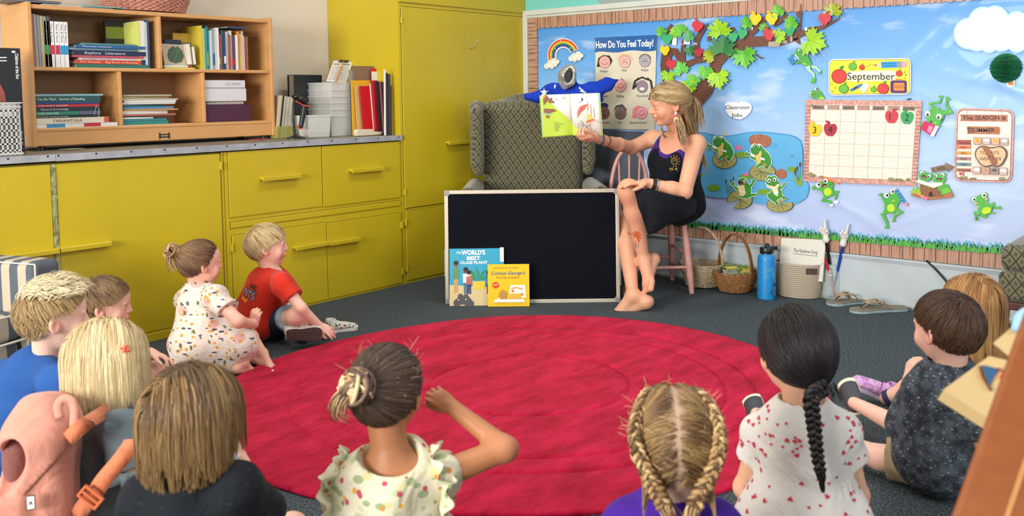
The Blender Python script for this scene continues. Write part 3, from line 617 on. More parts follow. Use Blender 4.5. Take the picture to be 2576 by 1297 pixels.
def rrect(x0,y0,x1,y1,r,n=6,sk=0):
 out=[]
 for cx,cy,a in((x1-r,y1-r,0),(x0+r,y1-r,90),(x0+r,y0+r,180),(x1-r,y0+r,270)):
  for k in range(n+1):t=math.radians(a+90*k/n);out.append((cx+r*math.cos(t),cy+r*math.sin(t)+sk*(cx-x0)/(x1-x0)))
 return out
RD,GN,YW_='#E03B36','#63B53A','#F7E11C'
def ap(cx,cy,r,c,leaf='#4C9A3A'):
 return[('drawn_apple',col('#6A1414' if c==RD else '#23581C'),[ell(cx,cy,r*1.07,r*1.0)]),('drawn_apple',col(c),[ell(cx,cy,r*.97,r*.9)]),('drawn_leaf',col(leaf),[[(cx+2,cy-r*.85),(cx+r*.1,cy-r*1.35),(cx+r*.65,cy-r*1.5),(cx+r*.5,cy-r*1.05)]])]
L_=[('white_edge',col('#F2F1EC',.35),[rrect(100,112,1320,650,80,sk=-18)]),('outline',col('#1C1A12'),[rrect(116,126,1305,636,72,sk=-18)]),('yellow_face',col(YW_,.4),[rrect(122,132,1299,630,68,sk=-18)]),
  ('white_band',col('#F4EFD2'),[rrect(370,290,1100,440,60,sk=-12)])]
for a in((258,365,108,RD),(460,220,58,GN),(597,232,40,RD),(1147,322,46,RD),(330,548,68,GN),(770,560,40,GN),(915,545,80,RD)):
 q=ap(*a)
 L_+=[(x[0],x[1],x[2])for x in q]
art(sg,SB,L_,.014,.0001)
art(sg,SB,[('pencil_tip',col('#F0C49A'),[[(780,205),(880,150),(890,242)]]),('pencil_body',col('#1B9BD8'),[[(880,150),(1115,142),(1120,236),(890,242)]]),('pencil_band',col('#A9ACA8'),[[(1115,142),(1200,140),(1203,232),(1120,236)]]),('pencil_eraser',col('#F29AB4'),[rrect(1200,142,1262,230,20)]),
  ('pencil_line',BK,[stroke([(780,205),(806,190),(812,212)],10),stroke([(885,180),(1118,172)],5),stroke([(888,212),(1118,206)],5),stroke([(660,222),(700,215),(720,186),(790,200)],4),stroke([(1140,142),(1144,236)],6),stroke([(1170,142),(1174,236)],6),stroke([(300,260),(322,210)],8),stroke([(880,560),(915,590),(950,560)],7),ell(893,520,6),ell(940,520,6)]),
  ('lunch_box',col('#4E2374'),[rrect(1022,425,1260,608,30)]),('lunch_panel',col('#EE8A3A'),[rrect(1066,460,1228,578,24)]),('lunch_handle',col('#C9682A'),[stroke([(1100,436),(1104,406),(1190,412),(1194,440)],14)]),
  ('crayon',col('#1F7EC4'),[[(420,560),(440,590),(612,500),(610,475),(570,478)]]),('crayon_mark',col('#123A66'),[ell(505,535,40,14,-28)]),('paper_note',col('#F4F4F2'),[[(556,560),(640,450),(718,500),(636,612)]]),('note_line',col('#8A8A8A'),[stroke([(x+a,y+b)for x,y in((600,515),(668,560))],3)for a,b in((0,0),(-14,18),(14,-18),(28,-36),(-28,36))])],.0185,.0001)
text(sg,SB,'September',380,415,108,BK,lift=.0205,w=705)
text(sg,SB,'LUNCH',1078,535,36,col('#6E2A14'),lift=.0225,w=140)
for s_,a,b in(('A',1212,318),('B',1236,362),('C',1220,412),('1',150,495),('2',190,550),('3',160,604)):text(sg,SB,s_,a,b,32,BK,lift=.019)
# ---- calendar
def quad(c,n=1):
 return lambda u,v:tuple((c[0][k]*(1-u)+c[1][k]*u)*(1-v)+(c[3][k]*(1-u)+c[2][k]*u)*v for k in(0,1))
cal=thing('wall_calendar','large blank-grid calendar poster with pink wood frame, days of the week along the top','calendar',tuple(Bp.p(2166,462,.012)))
CQ=quad(((2030,250),(2322,253),(2307,467),(2024,455)))
CI=lambda u,v:CQ(.045+.91*u,.062+.875*v)
def cell(f,u0,v0,u1,v1):return[f(u0,v0),f(u1,v0),f(u1,v1),f(u0,v1)]
PK=mat('pink_wood_print','#D6A698',.45,var=('#B87E70',60,.15),coat=.1)
art(cal,Bp,[('wood_frame',PK,[cell(CQ,0,0,1,1)]),('grid_sheet',mat('cream_wood_print','#F0E8DC',.5,var=('#E2D2C0',14,.2,(1,1,8)),coat=.1),[cell(CI,0,0,1,1)])],.014)
lines=[stroke([CI(i/7,.07),CI(i/7,1)],.55)for i in range(0,8)]+[stroke([CI(0,.07+.93*j/6),CI(1,.07+.93*j/6)],.55)for j in range(0,7)]
art(cal,Bp,[('grid_lines',col('#B9A892'),lines)],.0165)
m=[stroke([CQ(.0,f),CQ(.04,f)],1)for f in[i/24 for i in range(2,24)]]+[stroke([CQ(.96,f),CQ(1,f)],1)for f in[i/24 for i in range(2,24)]]
art(cal,Bp,[('plank_lines',col('#7E4A40'),m[:22]),('plank_lines',col('#7E4A40'),m[22:])],.0165)
for i,dname in enumerate(('SUNDAY','MONDAY','TUESDAY','WEDNESDAY','THURSDAY','FRIDAY','SATURDAY')):
 u0,u1=i/7+.01,(i+1)/7-.01
 o=art(cal,Bp,[('day_plate',mat('day_plate_%d'%(i%2),'#6E5A50' if i%2==0 else '#A8705E',.6,var=('#9A8478',40,.2)),[[CI(u0,.005),CI(u1,.005),CI(u1-.008,.03),CI(u1,.062),CI(u0,.062),CI(u0+.008,.03)]])],.017)[0]
 q=CI(u0+.012,.053);text(cal,Bp,dname,q[0],q[1],5,col('#D9B9A2' if i%2 else '#3A2A24'),lift=.0188,w=(u1-u0-.024)*255)
leafs=[ell(*CI(.04,.985),9,4),ell(*CI(.02,.97),5,5),ell(*CI(.12,1.0),6,3),ell(*CI(.87,1.0),14,4),ell(*CI(.80,.99),7,4),ell(*CI(.97,.99),6,4),ell(*CI(.985,.02),5,3),ell(*CI(.01,.01),4,3)]
art(cal,Bp,[('printed_leaves',mat('moss_print','#6E7040',.7,var=('#A59A70',120,.1)),leafs)],.019)
for a,b,c,n_,lb in((2246,293,'red','1','red paper apple numbered 1 at the calendar top, under FRIDAY'),(2285,295,'green','2','green paper apple numbered 2 on the calendar'),(2054,326,'yellow','3','yellow paper apple numbered 3 on the calendar'),(2092,325,'dkred','4','dark red paper apple numbered 4 in the second row of the calendar')):
 apple(Bp,a,b,17,-3,c,lb,n_,.0205,flip=-1 if n_!='1' else 1)
# ---- season poster
NB=Board(2380,260,6.179)
se=thing('season_poster','season and weather poster with pink wood frame at the right of the board','poster',tuple(NB.p(600,1210,.012)))
sk=lambda pts:[(x-(y-100)*.035+(0),y+(x-600)*.03)for x,y in pts]
art(se,NB,[('wood_frame',PK,[sk(rrect(170,80,1075,1215,120))]),('frame_line',col('#8A4A44'),[sk(rrect(198,108,1045,1188,100))]),('cream_face',MATS['cream_wood_print'],[sk(rrect(206,116,1036,1180,96))])],.014)
def plank(pl,x0,y0,x1,y1,j=8,sk_=0):return[(x0,y0),(x1,y0+sk_),(x1-j,(y0+y1)/2+sk_),(x1,y1+sk_),(x0,y1),(x0+j,(y0+y1)/2)]
PS=[('hanging_wire',col('#9A6A60'),[stroke([(345,90),(340,170)],5),stroke([(868,95),(880,175)],5)]),('title_plank',mat('rose_plank','#B9806C',.6,var=('#A0604E',40,.15)),[plank(NB,232,170,975,272,14,8)]),('season_plank',mat('summer_plank','#A86A48',.55,var=('#C07A54',30,.15)),[[(342,354),(830,360),(852,378),(850,478),(345,470)]])]
for i,(nm,c)in enumerate((('Very Hot','#A8584E'),('Hot','#E0764E'),('Warm','#DE9A54'),('Cool','#A87E7A'),('Cold','#6E8A94'),('Freezing','#B07468'))):
 y=562+i*88;PS.append(('weather_plank',col(c),[plank(NB,172,y,410,y+(78 if i==0 else 50),12,4)]))
PS.append(('post',col('#9C6A58'),[stroke([(284,1040),(290,1120)],20)]))
for i in range(8):
 x,y=(440+139*(i%4),522+3*(i%4))if i<4 else(430+139*(i%4),976+5*(i%4));PS.append(('weather_card_frame',col('#A87A70'),[rrect(x,y,x+130,y+115,18)]));PS.append(('weather_card',col(['#E2B28E','#C9C4BC','#DDB894','#C4B6A8','#C6C0B6','#C9A890','#9A9084','#C9C2B8'][i]),[rrect(x+8,y+8,x+122,y+80,12),rrect(x+10,y+86,x+120,y+106,6)]))
 PS.append(('weather_symbol',col(['#F0A01E','#EEF0F2','#F0A83A','#EEF0F0','#E8E8E8','#B58A74','#4E5458','#E6E6E6'][i]),[ell(x+65,y+44,30 if i==0 else 40,28 if i==0 else 22),ell(x+85,y+52,22,16)]))
PS+=[('wood_slice_bark',col('#5C4640'),[blob([(600,780,130),(650,840,140),(800,840,140),(850,780,125),(720,830,130),(700,790,120),(760,790,120)],60)]),('wood_slice',col('#DDB98E'),[blob([(600,784,112),(650,838,124),(795,838,124),(840,784,110),(720,830,112),(700,796,106),(760,796,106)],60)])]
art(se,NB,PS,.0172,.00005)
text(se,NB,'The SEASON is',268,248,62,col('#4A1E18'),lift=.0195,w=668,bold=.01,ang=-.3);text(se,NB,'SUMMER',398,442,62,BK,lift=.0205,w=375,bold=.015,ang=-.3)
text(se,NB,"TODAY'S",552,786,50,BK,lift=.0345,w=295);text(se,NB,'WEATHER',548,880,52,BK,lift=.0345,w=340)
for i,s_ in enumerate(('Very Hot','Hot','Warm','Cool','Cold','Freezing')):text(se,NB,s_,215 if len(s_)>4 else 245,562+i*88+(58 if i==0 else 40),28,col('#3A1A18'),lift=.0265,w=180 if len(s_)>4 else 90)
art(se,NB,[('palm_leaf',col('#4C7A34'),[[(345,370),(375,358),(400,375),(392,392),(372,380),(350,400)]]),('palm_trunk',col('#4A2E22'),[stroke([(372,380),(378,460)],9)]),('beach_umbrella',col('#E2552E'),[[(775,440),(800,392),(828,440)]]),('printed_grass',mat('moss_print','#6E7040'),[ell(290,1145,70,22),ell(440,1160,55,18),ell(890,1165,50,26)]),('printed_flower',col('#C8304A'),[ell(248,1086,22,22)])],.0265)
o=art(se,NB,[('spinner_arrow',mat('spinner_wood','#A8683A',.5,var=('#7E4626',25,.2,(1,1,3))),[[(580,655),(620,650),(700,700),(830,910),(800,955),(755,965),(735,930)]])],.037,th=.002)
art(se,NB,[('spinner_pin',BK,[ell(708,820,12,10)])],.041)
# ---- wooden arrow sign (reads as a pointer) beside the season poster
ar=thing('paper_arrow','grey-brown paper arrow pointing from the reading frogs to the season poster','paper arrow',tuple(Bp.p(2370,432,.012)))
art(ar,Bp,[('arrow_plank',mat('grey_plank','#6E5A46',.6,var=('#8C7660',50,.15)),[[(2342,421),(2380,413),(2379,408),(2403,419),(2386,432),(2384,427),(2345,434),(2347,428)]])],.016)
text(ar,Bp,'IT FEELS',2349,429,5,col('#3A2E22'),lift=.0182,w=30,ang=9)
# ---- feelings poster
fe=thing('feelings_poster','laminated cream poster of drawn faces headed How Do You Feel Today','poster',tuple(FB.p(1100,1210,.012)))
FQ=[(748,75),(1520,38),(1490,1225),(760,1215)]
PL=mat('laminated_cream','#D6CFB8',.22,coat=.5,spec=.6);
hd=[(748,75),(1520,38),(1512,235)]+[(1512-(1512-745)*k/16,232+28*k/16+10*math.sin(k*.75))for k in range(1,16)]+[(745,262)]
art(fe,FB,[('poster_sheet',PL,[FQ]),('title_band',mat('laminated_blue','#1F5C9E',.22,coat=.5),[hd])],.013)
WT=col('#F0F0EC',.3)
text(fe,FB,'How Do You Feel Today?',760,205,84,WT,'title',.0165,w=725,ang=2.0,bold=.025)
faces=[(870,375,'#E3A5A0','Happy'),(1125,370,'#E6AFA6','Sad'),(1375,360,'#A5A0A8','Angry'),(830,700,'#E6AFA6','Scared'),(1070,670,'#E6A5A2','Silly'),(1340,680,'#8F7F8C','Excited'),(860,1010,'#8A5F58','Surprised'),(1070,1015,'#7E6862','Shy'),(1335,1010,'#E89AA4','Embarrassed')]
for i,(x,y,c,nm)in enumerate(faces):
 hair={0:[[(770,440),(790,330),(850,292),(930,298),(968,360),(940,420),(930,330),(860,300),(815,350),(810,440)]],1:[stroke(ell(1125,345,88,62,0,14,170,370),22)],2:[stroke(ell(1375,345,72,66,0,9,185,355),10)],3:[stroke(ell(830,640,50,40,0,8,190,350),10)],4:[stroke([(1075,575),(1085,598),(1110,600)],10)],
  5:[stroke([(1300,580),(1250,620),(1225,720)],26),stroke([(1400,580),(1450,620),(1465,730)],26),stroke([(1280,600),(1340,570),(1410,600)],22),stroke([(1280,640),(1250,700)],18)],6:[ell(860,925,55,36)],7:[[(975,1000),(1010,925),(1090,905),(1145,970),(1140,1000),(1090,940),(1030,945)]],8:[[(1212,1080),(1225,960),(1290,920),(1330,940),(1280,990),(1270,1080)],stroke([(1300,930),(1320,960),(1345,985)],12)]}[i]
 hc=['#2A2622','#E2B28E','#5A5450','#5A5450','#6A6A8A','#1E1B1C','#2A2A6A','#4A4038','#DE7E86'][i];r=66 if i!=4 else 66
 mouth={0:stroke(ell(x,y-8,44,42,0,8,20,160),5),1:stroke(ell(x,y+40,34,34,0,8,200,340),5),2:stroke([(x-30,y+12),(x+34,y+6)],6),3:stroke([(x-20,y+20),(x+20,y+20)],5),4:stroke(ell(x,y-10,46,44,0,8,20,160),5),5:ell(x,y+34,30,20),6:ell(x+6,y+40,10,16),7:stroke([(x-16,y+18),(x+16,y+18)],5),8:stroke(ell(x,y-5,40,44,0,8,20,160),5)}[i]
 art(fe,FB,[('hair_drawing',col(hc),hair if i not in(1,4)or i==4 else hair),('face_outline',col('#5A4642'),[ell(x,y+6,r*1.10,r*1.20)]),('face',mat('face_print_%d'%i,c,.3,coat=.4),[ell(x,y+6,r*1.04,r*1.14)]),('face_features',col('#3A2A2A'),[mouth,ell(x-14,y-18,4,6),ell(x+10,y-20,4,6)])if i!=5 else('face_features',col('#E4DAD8'),[mouth])],.0150,.00025)
 tx,ty={0:(862,505),1:(1116,495),2:(1372,490),3:(845,820),4:(1068,820),5:(1342,815),6:(855,1148),7:(1060,1148),8:(1290,1150)}[i]
 text(fe,FB,nm,tx,ty,28,col('#27446E'),'caption',.0168,w=20*len(nm)+2,center=False if False else False)if False else text(fe,FB,nm,tx-9.5*len(nm),ty,27,col('#27446E'),'caption',.0168,w=19*len(nm),ang=1)
# ---- pond with frogs
PB=Board(1750,320,5.897)
pond=thing('paper_pond','blue paper pond with printed rocks and reeds on the middle of the board','paper pond',tuple(PB.p(800,1100,.012)))
PO=[(-330,60),(-260,80),(-100,70),(140,70),(260,105),(480,125),(640,100),(780,72),(900,62),(1050,66),(1200,80),(1400,105),(1500,135),(1570,190),(1600,300),(1605,480),(1600,640),(1640,760),(1700,860),(1690,960),(1660,1040),(1560,1110),(1460,1150),(1200,1150),(1000,1140),(860,1110),(700,1090),(480,1050),(300,1040),(60,1000),(-120,990),(-300,980),(-380,700),(-380,300)]
SEDGE=[(x,y+(14 if y<200 else 0))for x,y in PO]
PADC='#6F9A2E'
art(pond,PB,[('pond_edge',col('#3E93C4',.35),[PO]),('pond_water',mat('pond_blue','#5EB0DE',.4,var=('#4FA0D2',3,.3),coat=.2),[[(x+(0 if x<1400 else-14),y+(16 if y<200 else 0))for x,y in PO]]),
 *[('printed_pad',col(PADC),[e_])for e_ in(ell(700,405,110,48,3),ell(60,700,70,36),ell(280,895,92,48,4),ell(1030,955,100,46),ell(1455,622,78,42),ell(750,735,95,45))],('pad_edge',col('#4E7A28'),[stroke(ell(280,895,92,48,4,20,0,180),6),stroke(ell(700,405,110,48,3,20,0,180),6)]),
 ('rock',col('#8A4E3A'),[blob([(890,190,84),(970,180,82),(1050,205,88),(1000,215,80)],40)]),('rock',col('#8A4E3A'),[blob([(1270,680,66),(1300,690,70)],40)]),('rock_face',mat('pond_rock','#AC6A4E',.5,var=('#9A5A40',60,.1)),[blob([(890,188,78),(970,178,76),(1050,200,82),(1000,210,74)],40),blob([(1270,678,61),(1300,688,65)],40)]),
 ('water_lily',col('#E06FA0'),[[(600,265),(622,280),(640,250),(655,278),(680,255),(685,290),(708,325),(680,318),(655,345),(640,322),(605,335),(618,305)],[(720,670),(740,680),(755,652),(770,680),(800,665),(800,700),(780,720),(735,718)]]),
 ('reed_leaf',col('#7DA336'),[stroke([(1545,860),(1520,780),(1480,710),(1440,690)],[40,26,14,3]),stroke([(1550,860),(1570,740),(1610,640)],[50,26,3]),stroke([(1545,860),(1500,790),(1425,775)],[30,18,3]),stroke([(1560,860),(1600,800),(1625,790)],[40,20,3])]),
 ('reed_stem',col('#4F6B3A'),[stroke([(1545,800),(1535,700),(1525,620)],6),stroke([(1540,800),(1500,680)],6),stroke([(1560,790),(1566,600)],6)]+[stroke([(480+18*i,980),(470+22*i,840+10*(i%2))],5)for i in range(6)]),
 ('cattail',col('#5A2E22'),[ell(1565,550,13,40),ell(1525,605,12,36),ell(1495,655,13,50),ell(468,800,9,36),ell(580,760,8,34),ell(545,790,8,26)]),('dragonfly',col('#6A8A9A'),[stroke([(1420,415),(1480,435)],8),stroke([(1415,440),(1470,405)],4)]),
 ('ripple',col('#3E93C4'),[stroke(ell(1150,265,64,24,0,14,-90,120),5)])],.0115,-.00012)
def padp(cx,cy,rx,ry,a0=None,a1=None):
 if a0 is None:return ell(cx,cy,rx,ry)
 return[(cx,cy)]+ell(cx,cy,rx,ry,0,24,a0,a1)
def lily(cx,cy,rx,ry,a0,a1,label,hub):
 o=thing('paper_lily_pad',label,'paper lily pad',tuple(PB.p(cx,cy+ry,.017)))
 f=lambda k:padp(cx,cy,rx*k,ry*k,a0,a1)if a0 is None else[(hub[0],hub[1])]+ell(cx,cy,rx*k,ry*k,0,26,a0,a1)
 art(o,PB,[('pad_edge',col('#4E3A22'),[f(1)]),('pad_face',mat('pad_olive','#8F8E4C',.6,var=('#A09E5E',30,.2),coat=.1),[f(.955)]),('pad_vein',col('#5A4426'),[stroke([hub,(hub[0]+(cx+rx*.7*math.cos(t)-hub[0])*.95,hub[1]+(cy+ry*.75*math.sin(t)-hub[1])*.95)],6)for t in(.3,1.1,1.8,2.5,3.3,3.9)])],.0175)
lily(450,480,182,130,None,None,'round olive paper lily pad under the left waving frog',(440,450))
lily(1012,660,196,130,35,375,'olive paper lily pad under the right waving frog, notched',(1000,655))
o=thing('paper_lily_pad','olive paper lily pad with a wide cut, under the shouting frog','paper lily pad',tuple(PB.p(676,1200,.017)))
f=lambda k:[(685,1075),(685+(598-685)*k,1075+(1168-1075)*k)]+ell(676,1068,188*k,140*k,0,14,118,-60)[:]+ell(676,1068,188*k,140*k,0,14,-60,-195)
art(o,PB,[('pad_edge',col('#4E3A22'),[f(1)]),('pad_face',MATS['pad_olive'],[f(.95)]),('pad_vein',col('#5A4426'),[stroke([(685,1075),p],6)for p in((550,1010),(650,1015),(720,1040),(790,1130),(690,1180))])],.0175)
lily(1268,1145,200,110,-20,308,'olive paper lily pad under the crossed-leg frog at the foot of the pond',(1250,1120))
FG,FGD,FBEL='#3E9A34','#2C7A2C','#D9BE62'
def frog(pl,label,white,green,belly,eyes,extra=(),lf=.021,g=FG,sp=None,base=(0,0)):
 """white = outline polygons, green = body polygons, eyes = [(cx, cy, r, pupil dx, dy)]"""
 o=thing('paper_frog',label,'paper frog',tuple(pl.p(base[0],base[1],lf)))
 L=[]
 if white:L.append(('white_edge',col('#E6EDE2',.4),white))
 L.append(('frog_body',mat('frog_green_'+g.strip('#'),g,.45,var=(FGD if g==FG else '#3FA032',25,.3),coat=.15),green))
 if belly:L.append(('belly',col(belly[0]),belly[1]))
 L+=list(extra)
 if eyes:L+=[('eye',col('#F2F2EE',.3),[ell(x,y,r,r*1.1)for x,y,r,a,b in eyes]),('pupil',col('#0E0E10',.3),[ell(x+a,y+b,r*.5,r*.62)for x,y,r,a,b in eyes])]
 art(o,pl,L,lf,.0002);return o
def grow(polys,d):
 out=[]
 for p in polys:
  cx=sum(a for a,b in p)/len(p);cy=sum(b for a,b in p)/len(p);n=len(p);q=[]
  ar=sum(p[i][0]*p[(i+1)%n][1]-p[(i+1)%n][0]*p[i][1]for i in range(n));sg_=1 if ar>0 else-1
  for i in range(n):
   dx,dy=p[(i+1)%n][0]-p[i-1][0],p[(i+1)%n][1]-p[i-1][1];l=math.hypot(dx,dy)or 1;q.append((p[i][0]+sg_*dy/l*d,p[i][1]-sg_*dx/l*d))
  out.append(q)
 return out
def hand(x,y,dx,dy,s=1.):
 a0=math.atan2(dy,dx);return[stroke([(x,y),(x+math.cos(a0+t)*44*s,y+math.sin(a0+t)*44*s)],15*s)for t in(-.75,-.25,.25,.75)]
def sitter(dx,dy,label,tagxy):
 G=[[(290+dx,250+dy),(275+dx,215+dy),(300+dx,140+dy),(330+dx,125+dy),(360+dx,140+dy),(400+dx,130+dy),(440+dx,150+dy),(470+dx,200+dy),(540+dx,260+dy),(580+dx,340+dy),(585+dx,420+dy),(550+dx,460+dy),(530+dx,500+dy),(460+dx,450+dy),(380+dx,470+dy),(390+dx,430+dy),(350+dx,380+dy),(340+dx,290+dy),(300+dx,280+dy)],
   stroke([(210+dx,275+dy),(260+dx,280+dy),(300+dx,330+dy),(350+dx,350+dy)],[20,30,36,36])]+hand(240+dx,275+dy,-1,-.1)+[stroke([(520+dx,470+dy),(500+dx,490+dy)],24)]+hand(390+dx,445+dy,-.6,.9,.9)+hand(510+dx,455+dy,-.4,.9,.8)
 frog(PB,label,grow(G,9),G,(FBEL,[[(345+dx,290+dy),(380+dx,275+dy),(430+dx,220+dy),(442+dx,260+dy),(430+dx,320+dy),(430+dx,380+dy),(420+dx,415+dy),(385+dx,420+dy),(360+dx,370+dy)]]),
  [(318+dx,160+dy,20,3,4),(404+dx,156+dy,20,-2,4)],[('mouth',col('#5A1E1C'),[[(325+dx,272+dy),(370+dx,270+dy),(410+dx,248+dy),(375+dx,285+dy)]]),('white_glove',col('#E9ECE8'),[ell(305+dx,292+dy,34,20,30)]),('toe_patch',col('#C98A22'),[[(450+dx,440+dy),(485+dx,412+dy),(525+dx,435+dy),(490+dx,452+dy)]]),('name_tag',col('#E6E8E4'),[[(414+dx+tagxy,322+dy),(490+dx,342+dy),(484+dx,370+dy),(416+dx+tagxy,352+dy)]])],.0215,base=(440+dx,510+dy))
sitter(0,0,'green paper frog waving on the upper left lily pad, under a yellow tab',0)
o=art(pond,PB,[('yellow_tab',col('#D9CC4A'),[[(412,85),(458,90),(455,122),(418,118)]])],.0135)
sitter(562,118,'green paper frog waving, seated on the right lily pad below the big rock',10)
G=[[(650,790),(690,750),(740,745),(790,770),(800,830),(840,860),(850,930),(840,990),(800,1040),(740,1048),(660,1030),(690,960),(680,900),(650,860)],stroke([(680,920),(620,900),(580,850)],[40,34,26]),stroke([(820,880),(860,840),(880,810)],[40,34,26]),stroke([(760,1030),(850,1000),(940,990)],[60,40,30])]+hand(585,850,-.5,-.9,1.1)+hand(880,815,.3,-.9,1.1)
frog(PB,'green paper frog shouting with mouth wide open and arms raised, lower left of the pond',grow(G,9),G,('#E3CE96',[[(645,845),(690,860),(745,850),(755,920),(775,970),(740,1010),(690,1020),(668,950)]]),[(760,795,22,3,0)],[('mouth',col('#4A1218'),[[(652,775),(690,790),(735,820),(735,850),(690,845),(655,830)]]),('tongue',col('#C8485A'),[ell(715,838,18,10)]),('name_tag',col('#E6E8E4'),[[(676,930),(740,945),(738,965),(675,952)]])],.0215,base=(760,1050))
G=[[(1070,830),(1068,760),(1110,715),(1150,730),(1190,708),(1230,740),(1245,790),(1280,830),(1290,870),(1250,900),(1300,930),(1305,1000),(1290,1040),(1220,1080),(1150,1010),(1100,1000),(1090,980),(1140,960),(1150,910),(1090,880)],stroke([(1240,905),(1300,890),(1335,845)],[36,32,24]),stroke([(1280,950),(1290,1010),(1340,1045)],[50,40,24]),stroke([(1100,1000),(1170,1060),(1240,1120)],[50,60,30])]+hand(1340,850,.2,-.9,.8)+hand(1225,1110,.2,.9,.9)+hand(1320,1040,.9,.4,.8)
frog(PB,'green paper frog with crossed legs and pale cheeks, lower right of the pond',grow(G,9),G,('#E6D8A8',[[(1072,835),(1120,860),(1190,868),(1250,830),(1275,850),(1240,890),(1250,960),(1240,1020),(1200,1000),(1170,950),(1150,900),(1085,880)]]),[(1115,785,26,3,4),(1197,770,26,-2,4)],[('mouth',col('#7A1E1E'),[[(1150,850),(1190,860),(1225,842),(1195,874)]]),('name_tag',col('#EDEDE8'),[[(1180,955),(1250,945),(1252,970),(1184,985)]])],.0215,base=(1220,1130))
# ---- other frogs
LB=Board(2020,430,4.633);GB='#46B036'
def spots(pts,r=8):return[('light_spot',col('#B5DA3A'),[ell(x,y,r,r)for x,y in pts])]
G=[ell(265,160,72,52,-20),ell(305,235,66,66),stroke([(250,215),(200,210),(150,195)],[40,24,16]),stroke([(340,200),(360,150),(330,120)],[36,26,18]),stroke([(345,260),(430,235),(400,290),(390,330)],[50,34,24,20]),stroke([(290,290),(240,340),(330,350),(350,385)],[56,40,28,18])]+hand(155,195,-1,-.3,.8)
frog(LB,'green paper frog jumping with open mouth and pencil, under the left corner of the calendar',None,G,('#B9DD22',[ell(305,238,46,46)]),[(200,158,25,6,-4),(285,112,25,-5,4)],[('mouth',col('#3A1216'),[ell(265,165,30,20,-25)]),('tongue',col('#D85A6A'),[ell(270,174,20,10,-25)]),('white_foot',col('#E8EEF0'),[[(325,385),(365,375),(375,400),(340,410)],[(375,350),(420,340),(440,360),(400,378),(380,370)]]),('pencil',col('#E0842A'),[[(250,55),(285,62),(440,140),(430,152),(270,78)]])],.0215,GB,base=(330,400))
G=[ell(1060,300,78,68,-20),[(980,330),(1140,320),(1120,400),(1110,440),(1050,490),(980,470),(960,420)],ell(1040,420,76,72),stroke([(985,370),(950,320),(925,285)],[40,28,16]),stroke([(1120,360),(1150,310),(1150,260)],[40,26,16]),stroke([(1080,440),(1170,480),(1090,510),(1068,560)],[60,40,30,20]),stroke([(990,460),(940,500),(985,580),(1000,640)],[60,46,34,24])]+hand(925,285,-.4,-.9,.8)+hand(1070,560,0,1,.7)+hand(995,630,-.2,1,.9)
frog(LB,'green paper frog dancing with a blue striped pencil, below the calendar',None,G,('#B9DD22',[ell(1040,425,44,46)]),[(993,280,27,6,-2),(1060,238,24,5,-3)],spots([(1058,346),(1078,340),(946,480)])+[('pencil',col('#2F8FC8'),[[(1085,215),(1115,205),(1215,360),(1185,375)]]),('pencil_stripes',col('#1C5A8E'),[stroke([(1090+25*i,240+36*i),(1125+25*i,222+36*i)],8)for i in range(4)]),('pencil_eraser',col('#D98AA8'),[ell(1215,382,24,22)]),('pencil_tip',col('#E8D8B8'),[[(1085,215),(1115,205),(1078,180)]])],.0215,GB,base=(1000,665))
G=[ell(2090,340,80,70,-25),ell(2130,440,85,70,-20),ell(2005,325,36,34),ell(2125,275,36,34),stroke([(2060,500),(2010,470),(2030,540),(2050,560)],[50,30,26,20]),stroke([(2180,430),(2240,370),(2240,430),(2290,420)],[60,40,30,24]),stroke([(2150,490),(2220,480),(2250,490)],[30,20,12]),stroke([(2080,500),(2130,530),(2160,520)],[50,30,12])]+hand(2290,430,.8,-.4,.8)+hand(2040,545,-.4,.8,.7)
frog(LB,'green paper frog with pink cheeks sitting at the lower right of the board',None,G,('#B9DD22',[ell(2150,455,56,40,-15)]),[(2007,325,26,5,2),(2123,276,27,3,2)],spots([(2160,360),(2062,405),(2050,490)])+[('cheek',col('#E0A88A'),[ell(2030,370,16,14),ell(2148,320,16,14)])],.0215,GB,base=(2100,570))
F8=Board(1970,110,8.646)
G=[[(275,200),(310,140),(400,130),(500,190),(560,250),(610,350),(660,480),(510,490),(410,410),(330,440),(270,430),(290,380),(370,350),(280,240)],ell(350,125,44,36,20),ell(465,205,56,54),stroke([(190,245),(240,235)],30)]
frog(F8,'green paper frog diving with a blue book, left of the month sign',None,G,('#A9D83A',[[(420,410),(520,430),(540,460),(480,445)]]),[(360,132,26,-18,-4),(468,210,38,-18,-4)],[('pale_legs',mat('glossy_pale_green','#A9DDB4',.25,coat=.5),[stroke([(560,485),(600,580),(690,660),(700,740)],[110,60,46,40]),stroke([(640,490),(740,520),(830,590),(820,640)],[60,50,44,40])]),('webbed_foot',col('#4FB43A'),[[(680,720),(735,760),(720,830),(660,865),(612,845),(650,780)],[(800,610),(860,600),(830,655),(790,670)]]),('book',col('#2F7FB0'),[[(122,325),(270,235),(370,355),(215,465)]]),('book_pages',col('#E9EEEE'),[stroke([(285,228),(375,345)],22)]),('book_label',col('#8CC4DE'),[[(258,300),(296,282),(328,345),(296,358)]])],.016,'#3F9F33',base=(640,860))
G=[ell(730,1080,100,90,-25),[(640,1190),(700,1080),(830,1020),(890,1120),(935,1195)],ell(612,1085,44,48),ell(738,980,46,48)]
frog(F8,'green paper frog peeking over the top left corner of the calendar',None,G,('#B9DD22',[[(780,1195),(820,1160),(880,1150),(920,1195)]]),[(618,1088,34,12,4),(735,983,32,14,2)],[('smile',col('#1E5A22'),[stroke([(652,1108),(690,1115),(725,1095),(732,1066)],6)]),('cheek',col('#8E9A5A'),[ell(655,1140,24,22),ell(790,1035,24,22)])],.0135,'#3F9F33',base=(740,1195))
S4=Board(2070,130,5.894)
